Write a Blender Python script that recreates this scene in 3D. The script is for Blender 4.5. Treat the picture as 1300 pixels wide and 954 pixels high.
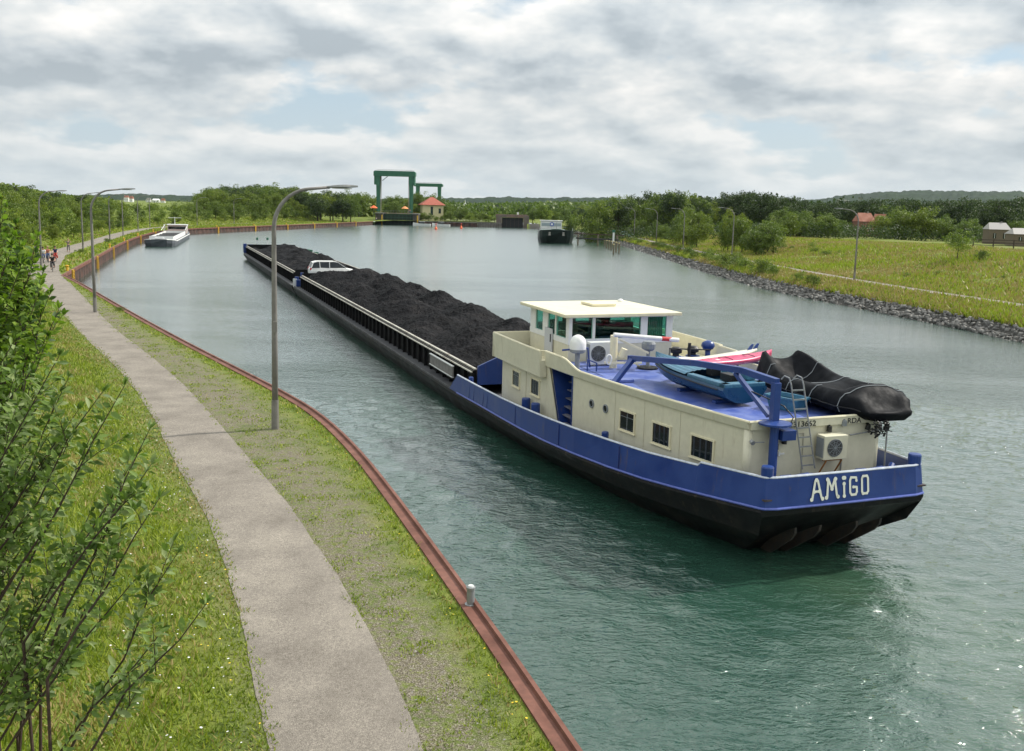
import bpy, bmesh, math, random
import numpy as np
from mathutils import Vector, Matrix, geometry, noise as mn
R = math.radians
PI = math.pi
random.seed(7)
for o in list(bpy.data.objects):
    bpy.data.objects.remove(o)
S = bpy.context.scene
COL = S.collection

# ------------------------------------------------------------------ camera
F_PX, CX, CY, ROLL, HZ, CZ = 1200.0, 650.0, 432.0, R(1.42), 263.0, 8.9
PITCH = math.atan((CY - HZ) * math.cos(ROLL) / F_PX)
fwd = Vector((0, math.cos(PITCH), -math.sin(PITCH)))
up0 = Vector((0, math.sin(PITCH), math.cos(PITCH)))
rt = Vector((1, 0, 0)) * math.cos(ROLL) + up0 * math.sin(ROLL)
up = Vector((-1, 0, 0)) * math.sin(ROLL) + up0 * math.cos(ROLL)
cd = bpy.data.cameras.new('camera')
cam = bpy.data.objects.new('camera', cd)
COL.objects.link(cam)
M4 = Matrix.Identity(4)
for i in range(3):
    M4[i][0], M4[i][1], M4[i][2] = rt[i], up[i], -fwd[i]
M4[2][3] = CZ
cam.matrix_world = M4
cd.sensor_width = 36.0
cd.lens = F_PX / 1300 * 36
cd.shift_y = -45 / 1300
cd.clip_start = 0.1
cd.clip_end = 30000
S.camera = cam

# ------------------------------------------------------------------ world, sun, exposure
SUN_EL, SUN_AZ = R(41), math.atan2(0.90, 0.43)       # azimuth measured from +Y towards +X
w = bpy.data.worlds.new('World')
S.world = w
w.use_nodes = True
nt = w.node_tree
N, L = nt.nodes, nt.links
N.clear()
def nd(tree, typ, **kw):
    n = tree.nodes.new(typ)
    for k, v in kw.items():
        if k.startswith('i_'):
            key = k[2:]
            key = int(key) if key.isdigit() else key.replace('_', ' ')
            n.inputs[key].default_value = v
        else:
            setattr(n, k, v)
    return n
def math_n(tree, op, a, b=None, c=None, clamp=False):
    n = tree.nodes.new('ShaderNodeMath'); n.operation = op; n.use_clamp = clamp
    for i, v in enumerate((a, b, c)):
        if v is None: continue
        if isinstance(v, (int, float)): n.inputs[i].default_value = v
        else: tree.links.new(v, n.inputs[i])
    return n.outputs[0]
def ramp(tree, fac, stops, interp='LINEAR'):
    r = tree.nodes.new('ShaderNodeValToRGB')
    r.color_ramp.interpolation = interp
    el = r.color_ramp.elements
    while len(el) < len(stops): el.new(0.5)
    for e, (p, c) in zip(el, stops):
        e.position = p
        e.color = c if len(c) == 4 else (*c, 1)
    if fac is not None: tree.links.new(fac, r.inputs[0])
    return r.outputs[0]
def mixc(tree, fac, a, b, blend='MIX'):
    m = tree.nodes.new('ShaderNodeMix'); m.data_type = 'RGBA'; m.blend_type = blend
    for idx, v in ((0, fac), (6, a), (7, b)):
        if isinstance(v, (int, float)): m.inputs[idx].default_value = v
        elif isinstance(v, tuple): m.inputs[idx].default_value = (*v, 1) if len(v) == 3 else v
        else: tree.links.new(v, m.inputs[idx])
    return m.outputs[2]
sky = nd(nt, 'ShaderNodeTexSky', sky_type='NISHITA', sun_disc=False)
sky.sun_elevation = SUN_EL
sky.sun_rotation = SUN_AZ
sky.air_density = 1.0; sky.dust_density = 1.5; sky.ozone_density = 1.0
tc = N.new('ShaderNodeTexCoord')
sep = N.new('ShaderNodeSeparateXYZ'); L.new(tc.outputs['Generated'], sep.inputs[0])
zc = math_n(nt, 'MAXIMUM', sep.outputs[2], 0.0)
den = math_n(nt, 'ADD', zc, 0.34)
u = math_n(nt, 'DIVIDE', sep.outputs[0], den)
v = math_n(nt, 'DIVIDE', sep.outputs[1], den)
cmb = N.new('ShaderNodeCombineXYZ'); L.new(u, cmb.inputs[0]); L.new(v, cmb.inputs[1])
def cloud_noise(off, scale, detail, rough):
    mp = nd(nt, 'ShaderNodeMapping'); mp.inputs['Location'].default_value = off
    L.new(cmb.outputs[0], mp.inputs[0])
    n_ = nd(nt, 'ShaderNodeTexNoise', i_Scale=scale, i_Detail=detail, i_Roughness=rough)
    n_.inputs['Distortion'].default_value = 0.0
    L.new(mp.outputs[0], n_.inputs['Vector'])
    return n_.outputs[0]
na = cloud_noise((1.3, 7.2, 0.4), 2.7, 12, 0.53)          # the cloud thickness
nb = cloud_noise((1.3 + 0.015, 7.2 - 0.065, 0.4), 2.7, 10, 0.53)   # same field a step towards the sun
ncov = cloud_noise((9.0, 4.0, 2.0), 2.2, 3, 0.5)        # large openings in the cover
thick = math_n(nt, 'ADD', na, math_n(nt, 'MULTIPLY', math_n(nt, 'SUBTRACT', ncov, 0.5), 0.40))
cover = ramp(nt, thick, [(0.345, (0, 0, 0)), (0.43, (1, 1, 1))])
relief = math_n(nt, 'SUBTRACT', na, nb)
shade = math_n(nt, 'ADD', math_n(nt, 'MULTIPLY', relief, 4.6), math_n(nt, 'MULTIPLY', math_n(nt, 'SUBTRACT', 0.50, thick), 2.2))
shade = math_n(nt, 'ADD', shade, 0.5, clamp=True)
cl_col = ramp(nt, shade, [(0.0, (4.2, 4.75, 5.15)), (0.3, (5.6, 6.1, 6.4)), (0.55, (6.9, 7.2, 7.25)), (1.0, (9.3, 9.15, 8.85))])
blue = mixc(nt, 0.35, sky.outputs[0], (7.0, 7.6, 8.0))
blue = mixc(nt, 0.55, blue, (4.8, 6.5, 7.8))
hi = ramp(nt, sep.outputs[2], [(0.12, (1, 1, 1)), (0.28, (1.25, 1.25, 1.25)), (0.6, (1.75, 1.75, 1.7))])
cl_col = mixc(nt, 1.0, cl_col, hi, 'MULTIPLY')
c1 = mixc(nt, cover, blue, cl_col)
hzf = ramp(nt, zc, [(0.0, (1, 1, 1)), (0.035, (0.75, 0.75, 0.75)), (0.13, (0, 0, 0))])
c2 = mixc(nt, math_n(nt, 'MULTIPLY', hzf, 0.7), c1, (6.1, 6.7, 6.9))
bg = nd(nt, 'ShaderNodeBackground', i_Strength=0.1)
L.new(c2, bg.inputs[0])
wo = N.new('ShaderNodeOutputWorld'); L.new(bg.outputs[0], wo.inputs[0])

sl = bpy.data.lights.new('sun', 'SUN')
sl.energy = 4.3
sl.angle = R(1.5)
sl.color = (1.0, 0.95, 0.86)
so = bpy.data.objects.new('sun', sl); COL.objects.link(so)
sd = Vector((math.sin(SUN_AZ) * math.cos(SUN_EL), math.cos(SUN_AZ) * math.cos(SUN_EL), math.sin(SUN_EL)))
so.rotation_euler = sd.to_track_quat('Z', 'Y').to_euler()
S.view_settings.view_transform = 'Standard'
S.view_settings.look = 'None'
S.view_settings.exposure = 0.1
S.view_settings.gamma = 1.0
S.view_settings.use_curve_mapping = False
S.render.engine = 'CYCLES'
S.render.resolution_x, S.render.resolution_y = 1024, 751

# ------------------------------------------------------------------ materials
MATS = {}
def mat(name, col, rough=0.6, metal=0.0, var=0.0, scale=3.0, bump=0.0, bscale=20.0, col2=None, spec=0.5, emit=None, detail=4, thr=(0.35, 0.65), objrand=0.0, streak=None):
    if name in MATS: return MATS[name]
    m = bpy.data.materials.new(name); m.use_nodes = True
    t = m.node_tree
    b = t.nodes['Principled BSDF']
    b.inputs['Base Color'].default_value = (*col, 1)
    b.inputs['Roughness'].default_value = rough
    b.inputs['Metallic'].default_value = metal
    b.inputs['Specular IOR Level'].default_value = spec
    co = t.nodes.new('ShaderNodeTexCoord').outputs['Object']
    if var or col2:
        n_ = nd(t, 'ShaderNodeTexNoise', i_Scale=scale, i_Detail=detail, i_Roughness=0.6)
        t.links.new(co, n_.inputs['Vector'])
        c2_ = col2 if col2 else tuple(c * (1 - var) for c in col)
        c = ramp(t, n_.outputs[0], [(thr[0], col), (thr[1], c2_)])
        if var and col2:
            n2 = nd(t, 'ShaderNodeTexNoise', i_Scale=scale * 6, i_Detail=3)
            t.links.new(co, n2.inputs['Vector'])
            g = ramp(t, n2.outputs[0], [(0.3, (1 - var,) * 3), (0.7, (1 + var * 0.4,) * 3)])
            c = mixc(t, 1.0, c, g, 'MULTIPLY')
        if objrand:
            oi = t.nodes.new('ShaderNodeObjectInfo').outputs['Random']
            g = ramp(t, oi, [(0.0, (1 - objrand, 1 - objrand * 0.6, 1 - objrand)), (0.5, (1, 1, 1)), (1.0, (1 + objrand, 1 + objrand * 0.6, 1 + objrand * 0.2))])
            c = mixc(t, 1.0, c, g, 'MULTIPLY')
        t.links.new(c, b.inputs['Base Color'])
        r_ = ramp(t, n_.outputs[0], [(0.3, (rough * 0.8,) * 3), (0.7, (min(1, rough * 1.25),) * 3)])
        t.links.new(r_, b.inputs['Roughness'])
    if streak:
        mp = nd(t, 'ShaderNodeMapping'); mp.inputs['Scale'].default_value = (2.6, 2.6, .35); t.links.new(co, mp.inputs[0])
        ns = nd(t, 'ShaderNodeTexNoise', i_Scale=2.2, i_Detail=7, i_Roughness=0.72); t.links.new(mp.outputs[0], ns.inputs['Vector'])
        nb2 = nd(t, 'ShaderNodeTexNoise', i_Scale=.5, i_Detail=3); t.links.new(co, nb2.inputs['Vector'])
        fs = math_n(t, 'MULTIPLY', ramp(t, ns.outputs[0], [(streak[1], (0, 0, 0)), (streak[1] + .09, (1, 1, 1))]), ramp(t, nb2.outputs[0], [(.42, (0, 0, 0)), (.58, (1, 1, 1))]))
        src = b.inputs['Base Color'].links[0].from_socket if b.inputs['Base Color'].links else tuple(col)
        t.links.new(mixc(t, math_n(t, 'MULTIPLY', fs, streak[2]), src, streak[0]), b.inputs['Base Color'])
    if bump:
        n3 = nd(t, 'ShaderNodeTexNoise', i_Scale=bscale, i_Detail=4)
        t.links.new(co, n3.inputs['Vector'])
        bp = nd(t, 'ShaderNodeBump', i_Strength=0.6, i_Distance=bump)
        t.links.new(n3.outputs[0], bp.inputs['Height']); t.links.new(bp.outputs[0], b.inputs['Normal'])
    if emit:
        b.inputs['Emission Color'].default_value = (*emit[0], 1); b.inputs['Emission Strength'].default_value = emit[1]
    MATS[name] = m
    return m
def leafmat(name, col, col2, trans=0.3, rnd=0.25):
    if name in MATS: return MATS[name]
    m = bpy.data.materials.new(name); m.use_nodes = True
    t = m.node_tree; t.nodes.clear()
    co = t.nodes.new('ShaderNodeTexCoord').outputs['Object']
    n_ = nd(t, 'ShaderNodeTexNoise', i_Scale=1.3, i_Detail=5, i_Roughness=0.7); t.links.new(co, n_.inputs['Vector'])
    c = ramp(t, n_.outputs[0], [(0.35, col), (0.65, col2)])
    oi = t.nodes.new('ShaderNodeObjectInfo').outputs['Random']
    g = ramp(t, oi, [(0.0, (1 - rnd, 1 - rnd * 0.8, 1 - rnd * 0.6)), (0.5, (1, 1, 1)), (1.0, (1 + rnd * 1.2, 1 + rnd * 0.7, 1 - rnd * 0.3))])
    c = mixc(t, 1.0, c, g, 'MULTIPLY')
    d = nd(t, 'ShaderNodeBsdfPrincipled', i_Roughness=0.55); d.inputs['Specular IOR Level'].default_value = 0.35
    t.links.new(c, d.inputs['Base Color'])
    tr = nd(t, 'ShaderNodeBsdfTranslucent'); t.links.new(mixc(t, 1.0, c, (1.1, 1.3, 0.6), 'MULTIPLY'), tr.inputs[0])
    mx = nd(t, 'ShaderNodeMixShader', i_0=trans); t.links.new(d.outputs[0], mx.inputs[1]); t.links.new(tr.outputs[0], mx.inputs[2])
    o = t.nodes.new('ShaderNodeOutputMaterial'); t.links.new(mx.outputs[0], o.inputs[0])
    MATS[name] = m
    return m
def glassmat(name, tint, refl=1.0, opac=0.25):
    m = bpy.data.materials.new(name); m.use_nodes = True
    t = m.node_tree; t.nodes.clear()
    tp = nd(t, 'ShaderNodeBsdfTransparent'); tp.inputs[0].default_value = (*tint, 1)
    gl = nd(t, 'ShaderNodeBsdfGlossy', i_Roughness=0.02); gl.inputs[0].default_value = (0.9, 1, 0.97, 1)
    fr = nd(t, 'ShaderNodeFresnel', i_IOR=1.5)
    f = math_n(t, 'ADD', math_n(t, 'MULTIPLY', fr.outputs[0], refl), opac * 0.2, clamp=True)
    mx = t.nodes.new('ShaderNodeMixShader'); t.links.new(f, mx.inputs[0]); t.links.new(tp.outputs[0], mx.inputs[1]); t.links.new(gl.outputs[0], mx.inputs[2])
    o = t.nodes.new('ShaderNodeOutputMaterial'); t.links.new(mx.outputs[0], o.inputs[0])
    return m

m_blue = mat('blue ship paint', (0.010, 0.038, 0.185), 0.36, var=0.0, col2=(0.018, 0.053, 0.22), scale=1.4, bump=0.004, bscale=5, streak=((.10, .075, .085), .57, .55))
m_bluetop = mat('blue deck paint with painted sheen', (0.075, 0.12, 0.40), 0.35, col2=(0.16, 0.21, 0.48), scale=1.5, thr=(0.42, 0.62), var=0.12)  # the paler patches put the deck's whitish shine into the colour
m_bluetrim = mat('light blue rubbing strip', (0.10, 0.14, 0.48), 0.4, var=0.2, scale=8)
m_whtrim = mat('worn white trim', (0.62, 0.66, 0.75), 0.4, var=0.3, scale=6)
m_hull = mat('black tar paint', (0.008, 0.009, 0.010), 0.55, spec=.25, col2=(0.050, 0.044, 0.036), scale=1.1, thr=(0.5, 0.75), var=0.3, bump=0.01, bscale=3, streak=((.09, .065, .045), .56, .7))
m_deck = mat('grey black walkway', (0.045, 0.048, 0.055), 0.6, col2=(0.09, 0.09, 0.095), scale=1.5, var=0.2)
m_coam = mat('black coaming steel', (0.007, 0.007, 0.008), 0.6, var=0.3, scale=2, spec=.2)
m_rail = mat('pale coaming rail', (0.50, 0.48, 0.42), 0.5, col2=(0.26, 0.22, 0.18), scale=2.2, thr=(0.45, 0.7), var=0.15)
m_cream = mat('cream ship paint', (0.66, 0.63, 0.49), 0.42, col2=(0.60, 0.57, 0.44), scale=1.1, thr=(0.35, 0.7), var=0.06, bump=0.004, bscale=4, streak=((.34, .27, .17), .58, .5))
m_creamlt = mat('cream roof paint', (0.74, 0.69, 0.50), 0.5, col2=(0.68, 0.62, 0.44), scale=1.5, var=0.04)
m_white = mat('white paint', (0.78, 0.78, 0.76), 0.4, var=0.08, scale=4)
m_whitegrey = mat('off white plastic', (0.66, 0.67, 0.66), 0.45, var=0.08, scale=6)
m_black = mat('black rubber', (0.012, 0.012, 0.013), 0.5)
m_dark = mat('dark interior', (0.03, 0.032, 0.035), 0.7)
m_steel = mat('galvanised steel', (0.30, 0.31, 0.32), 0.45, metal=0.3, var=0.25, scale=6)
m_pole = mat('lamp post grey', (0.21, 0.20, 0.185), 0.6, metal=0.0, col2=(0.15, 0.14, 0.13), scale=2.0, var=0.1)
m_grey = mat('mid grey', (0.22, 0.24, 0.26), 0.5, var=0.15, scale=5)
m_letter = mat('cream lettering', (0.80, 0.80, 0.70), 0.5)
m_blkletter = mat('black lettering', (0.02, 0.02, 0.02), 0.5)
m_glass = glassmat('green wheelhouse glass', (0.62, 0.88, 0.82), refl=0.25, opac=0.05)
m_wpane = mat('dark window pane', (0.010, 0.016, 0.018), 0.06, spec=0.6)
m_curtain = mat('curtain cloth', (0.028, 0.036, 0.052), 0.8, var=0.3, scale=9)
m_rust = mat('rusty steel', (0.19, 0.075, 0.050), 0.75, col2=(0.12, 0.045, 0.03), scale=1.3, var=0.2, bump=0.004, bscale=30)
m_rustdk = mat('rusty dark piling', (0.105, 0.052, 0.038), 0.8, col2=(0.045, 0.033, 0.03), scale=0.9, var=0.3)
m_yellow = mat('yellow paint', (0.66, 0.40, 0.035), 0.5, var=0.2, scale=5)
m_orange = mat('orange buoy', (0.85, 0.13, 0.03), 0.5)
m_red = mat('red paint', (0.50, 0.03, 0.03), 0.4)
m_greensteel = mat('green lock steel', (0.020, 0.115, 0.065), 0.5, col2=(0.035, 0.15, 0.09), scale=0.4, var=0.15)
m_conc = mat('concrete', (0.30, 0.29, 0.27), 0.85, col2=(0.20, 0.19, 0.17), scale=0.5, var=0.2, bump=0.01, bscale=8)
m_bark = mat('bark', (0.065, 0.048, 0.034), 0.9, var=0.4, scale=6, bump=0.02, bscale=12)
m_wood = mat('weathered timber', (0.20, 0.165, 0.11), 0.85, col2=(0.12, 0.10, 0.07), scale=3, var=0.2)
m_skin = mat('skin', (0.55, 0.33, 0.24), 0.6)
m_hair = mat('brown hair', (0.06, 0.035, 0.02), 0.7)

# ------------------------------------------------------------------ mesh helpers
class MB:
    def __init__(s): s.v = []; s.f = []; s.m = []; s.cur = 0
    def add(s, vs, fs):
        o = len(s.v); s.v += [tuple(p) for p in vs]; s.f += [tuple(i + o for i in f) for f in fs]; s.m += [s.cur] * len(fs); return s
    def box(s, c, d, rot=None, taper=1.0):
        x, y, z = d[0] / 2, d[1] / 2, d[2] / 2
        vs = [Vector((a * x * (taper if k > 0 else 1), b * y * (taper if k > 0 else 1), k * z)) for k in (-1, 1) for a, b in ((-1, -1), (1, -1), (1, 1), (-1, 1))]
        if rot is not None:
            if isinstance(rot, (int, float)): rot = Matrix.Rotation(rot, 3, 'Z')
            vs = [rot @ q for q in vs]
        c = Vector(c)
        return s.add([q + c for q in vs], [(3, 2, 1, 0), (4, 5, 6, 7), (0, 1, 5, 4), (1, 2, 6, 5), (2, 3, 7, 6), (3, 0, 4, 7)])
    def bar(s, p0, p1, w_, h_=None, upv=(0, 0, 1)):
        p0, p1 = Vector(p0), Vector(p1); h_ = h_ or w_
        d = (p1 - p0); ln = d.length; d.normalize()
        upv = Vector(upv)
        if abs(d.dot(upv)) > 0.98: upv = Vector((1, 0, 0))
        sx_ = d.cross(upv).normalized(); uz = sx_.cross(d)
        m = Matrix((sx_, d, uz)).transposed()
        return s.box((p0 + p1) / 2, (w_, ln, h_), rot=m)
    def cyl(s, p0, p1, r0, r1=None, n=12, caps=True):
        return s.tube([p0, p1], [r0, r0 if r1 is None else r1], n, caps)
    def tube(s, pts, r, n=8, caps=True):
        pts = [Vector(p) for p in pts]
        if isinstance(r, (int, float)): r = [r] * len(pts)
        vs, fs = [], []
        prev = None
        for i, p in enumerate(pts):
            d = (pts[min(i + 1, len(pts) - 1)] - pts[max(i - 1, 0)]).normalized()
            if prev is None:
                a = Vector((0, 0, 1)) if abs(d.z) < 0.9 else Vector((1, 0, 0))
                e1 = d.cross(a).normalized()
            else:
                e1 = (prev - d * prev.dot(d)).normalized()
            prev = e1
            e2 = d.cross(e1)
            for k in range(n):
                t = 2 * PI * k / n
                vs.append(p + (e1 * math.cos(t) + e2 * math.sin(t)) * r[i])
        for i in range(len(pts) - 1):
            for k in range(n):
                fs.append((i * n + k, i * n + (k + 1) % n, (i + 1) * n + (k + 1) % n, (i + 1) * n + k))
        if caps:
            fs.append(tuple(range(n - 1, -1, -1))); fs.append(tuple((len(pts) - 1) * n + k for k in range(n)))
        return s.add(vs, fs)
    def lathe(s, c, prof, n=16, axis='Z'):
        vs, fs = [], []
        for r, z in prof:
            for k in range(n):
                t = 2 * PI * k / n
                q = (r * math.cos(t), r * math.sin(t), z)
                if axis == 'Y': q = (q[0], q[2], q[1])
                if axis == 'X': q = (q[2], q[0], q[1])
                vs.append((c[0] + q[0], c[1] + q[1], c[2] + q[2]))
        for i in range(len(prof) - 1):
            for k in range(n):
                fs.append((i * n + k, i * n + (k + 1) % n, (i + 1) * n + (k + 1) % n, (i + 1) * n + k))
        fs.append(tuple(range(n - 1, -1, -1))); fs.append(tuple((len(prof) - 1) * n + k for k in range(n)))
        return s.add(vs, fs)
    def prism(s, poly, h0, h1, fn=lambda a, b, h: (a, b, h)):
        n = len(poly)
        vs = [fn(a, b, h0) for a, b in poly] + [fn(a, b, h1) for a, b in poly]
        fs = [tuple(range(n - 1, -1, -1)), tuple(range(n, 2 * n))] + [(i, (i + 1) % n, n + (i + 1) % n, n + i) for i in range(n)]
        return s.add(vs, fs)
    def grid(s, rows, closed=False):
        o = []; nr, nc = len(rows), len(rows[0])
        vs = [p for r_ in rows for p in r_]
        fs = []
        for i in range(nr - 1):
            for k in range(nc if closed else nc - 1):
                fs.append((i * nc + k, i * nc + (k + 1) % nc, (i + 1) * nc + (k + 1) % nc, (i + 1) * nc + k))
        return s.add(vs, fs)
    def build(s, name, m, parent=None, smooth=False, bevel=0.0, solid=0.0):
        me = bpy.data.meshes.new(name)
        me.from_pydata(s.v, [], s.f)
        ms = m if isinstance(m, (list, tuple)) else [m]
        for q in ms: me.materials.append(q)
        if len(ms) > 1: me.polygons.foreach_set('material_index', s.m)
        bm = bmesh.new(); bm.from_mesh(me)
        bmesh.ops.recalc_face_normals(bm, faces=bm.faces)
        bm.to_mesh(me); bm.free()
        if smooth: me.shade_smooth() if hasattr(me, 'shade_smooth') else me.polygons.foreach_set('use_smooth', [True] * len(me.polygons))
        me.update()
        o = bpy.data.objects.new(name, me); COL.objects.link(o)
        if parent: o.parent = parent
        if solid:
            q = o.modifiers.new('solid', 'SOLIDIFY'); q.thickness = solid; q.offset = 0
        if bevel:
            q = o.modifiers.new('bevel', 'BEVEL'); q.width = bevel; q.segments = 2; q.limit_method = 'ANGLE'
        return o
def tag(o, label=None, cat=None, group=None, kind=None):
    if label: o['label'] = label
    if cat: o['category'] = cat
    if group: o['group'] = group
    if kind: o['kind'] = kind
    return o
def thing(name, loc=(0, 0, 0), rz=0.0, label=None, cat=None, group=None):
    o = bpy.data.objects.new(name, None); COL.objects.link(o)
    o.location = loc; o.rotation_euler = (0, 0, rz); o.empty_display_size = 0.3
    return tag(o, label, cat, group)
def kids(o): return [c for c in bpy.data.objects if c.parent == o]
def copy_tree(o, parent=None, tree=None):
    c = o.copy(); COL.objects.link(c); c.parent = parent
    for ch in (kids(o) if tree is None else tree.get(o.name, [])): copy_tree(ch, c, tree)
    return c
def sm(a, b, x):
    t = np.clip((x - a) / (b - a), 0, 1); return t * t * (3 - 2 * t)

# ------------------------------------------------------------------ plan of the place (metres, water z = 0, left bank z = 1.4)
BZ = 1.4
QUAY = [(9.5, -60), (7.5, -20), (4.6, 0), (2.2, 8.5), (0.3, 14.3), (-0.8, 17.5), (-2.9, 23.4), (-4.7, 28.2), (-6.8, 32.9), (-9.4, 37.2), (-12.7, 42.2), (-18.9, 51.7), (-27.2, 64.9), (-38.0, 82.4), (-42.8, 89.7),
        (-46.9, 101.9), (-55.6, 128.5), (-62.5, 149), (-72, 180), (-80, 210), (-83.5, 235), (-79.5, 266), (-69.5, 326), (-61, 392), (-60, 402)]
def smooth_poly(P, it=1, keep=()):
    for _ in range(it):
        Q = [P[0]]
        for i in range(len(P) - 1):
            a, b = P[i], P[i + 1]
            if i not in keep: Q.append((a[0] * .75 + b[0] * .25, a[1] * .75 + b[1] * .25)) if i > 0 else None
            else: Q.append(a)
            Q.append((a[0] * .25 + b[0] * .75, a[1] * .25 + b[1] * .75)) if (i + 1 not in keep and i < len(P) - 2) else None
        Q.append(P[-1]); P = Q
    return P
QUAY_A = smooth_poly(QUAY[:15], 2)          # near quay up to the corner
QUAY_B = smooth_poly(QUAY[14:], 2)          # wall beyond the corner
QUAYS = QUAY_A + QUAY_B[1:]
RIGHT = [(30, -60), (36, 20), (38.0, 60), (37.4, 69.5), (35.7, 79.6), (33.6, 91), (31.2, 103), (29.6, 115), (28.6, 138.8), (28.4, 174), (27.4, 224), (25.5, 268), (22, 310), (15, 360), (9, 392), (7, 412)]
RIGHT = smooth_poly(RIGHT, 1)
PATH = [(0.6, 2), (-0.9, 8), (-2.75, 14.1), (-5.95, 21.6), (-8.45, 26.3), (-12.6, 34.6), (-16.9, 42.2), (-24.5, 54.6), (-36.6, 76.0), (-41.8, 85), (-47.6, 95), (-58.2, 119), (-64.9, 140), (-72.9, 168), (-82, 198), (-91, 235), (-93, 270), (-86, 330), (-76, 400)]
PATH_W = [1.0, 1.0, 1.05, 1.0, 1.0, 0.95, 0.95, 1.0, 1.25, 1.4, 1.5, 1.6, 1.5, 1.5, 1.5, 1.5, 1.5, 1.5, 1.5]
RPATH = [(50, 40), (46.5, 62), (43.6, 80.5), (40.8, 93.3), (38.7, 107), (37.3, 121), (35.0, 150), (33.3, 185), (32.5, 230), (30, 300), (24, 380)]
def pdist(P, X, Y):
    """distance, signed side (left of the direction of travel positive), interpolated index"""
    P = np.array(P, float); best = np.full(X.shape, 1e9); sgn = np.zeros(X.shape); par = np.zeros(X.shape)
    for i in range(len(P) - 1):
        a, b = P[i], P[i + 1]; d = b - a; l2 = (d ** 2).sum()
        t = np.clip(((X - a[0]) * d[0] + (Y - a[1]) * d[1]) / l2, 0, 1)
        dx, dy = X - a[0] - t * d[0], Y - a[1] - t * d[1]
        q = np.hypot(dx, dy); k = q < best
        best = np.where(k, q, best)
        sgn = np.where(k, np.sign(d[0] * (Y - a[1]) - d[1] * (X - a[0])), sgn)
        par = np.where(k, i + t, par)
    return best, sgn, par
def npn(X, Y, sc, seed=0.0, octv=4):
    out = np.empty(X.shape)
    fx, fy, fo = X.ravel(), Y.ravel(), out.ravel()
    for i in range(fx.size):
        fo[i] = mn.fractal(Vector((fx[i] * sc + seed, fy[i] * sc - seed, seed)), 0.9, 2.0, octv)
    return out
def height(X, Y):
    dP, sP, pP = pdist(PATH, X, Y)
    lp = dP * sP                                    # left of the path
    dW, sW, pW = pdist(RIGHT, X, Y)
    rw = -dW * sW                                   # right of the right water edge
    hl = BZ + 2.3 * sm(2.0, 12, lp) * (1 + 0 * X) + 2.6 * sm(17, 5, Y) * sm(1.8, 6.5, lp)
    hl = hl + 1.2 * sm(8, 25, lp) * sm(40, 80, Y) * sm(420, 300, Y)
    hr = np.where(rw < 0, rw * 0.5, 0) + 1.15 * sm(-0.5, 2.4, rw) + 0.45 * sm(2, 7, rw) + 2.9 * sm(9.5, 33, rw) * sm(420, 250, Y) * (0.55 + 0.45 * sm(230, 130, Y))
    left = X < -20 + 0 * Y
    left = (pdist(QUAYS, X, Y)[0] * 1.0 < dW)
    h = np.where(left, hl, hr)
    far = Y > 400
    h = np.where(far, 2.0 + 0 * h, h)
    return h
def hz(x, y):
    return float(height(np.array([float(x)]), np.array([float(y)]))[0])

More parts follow.
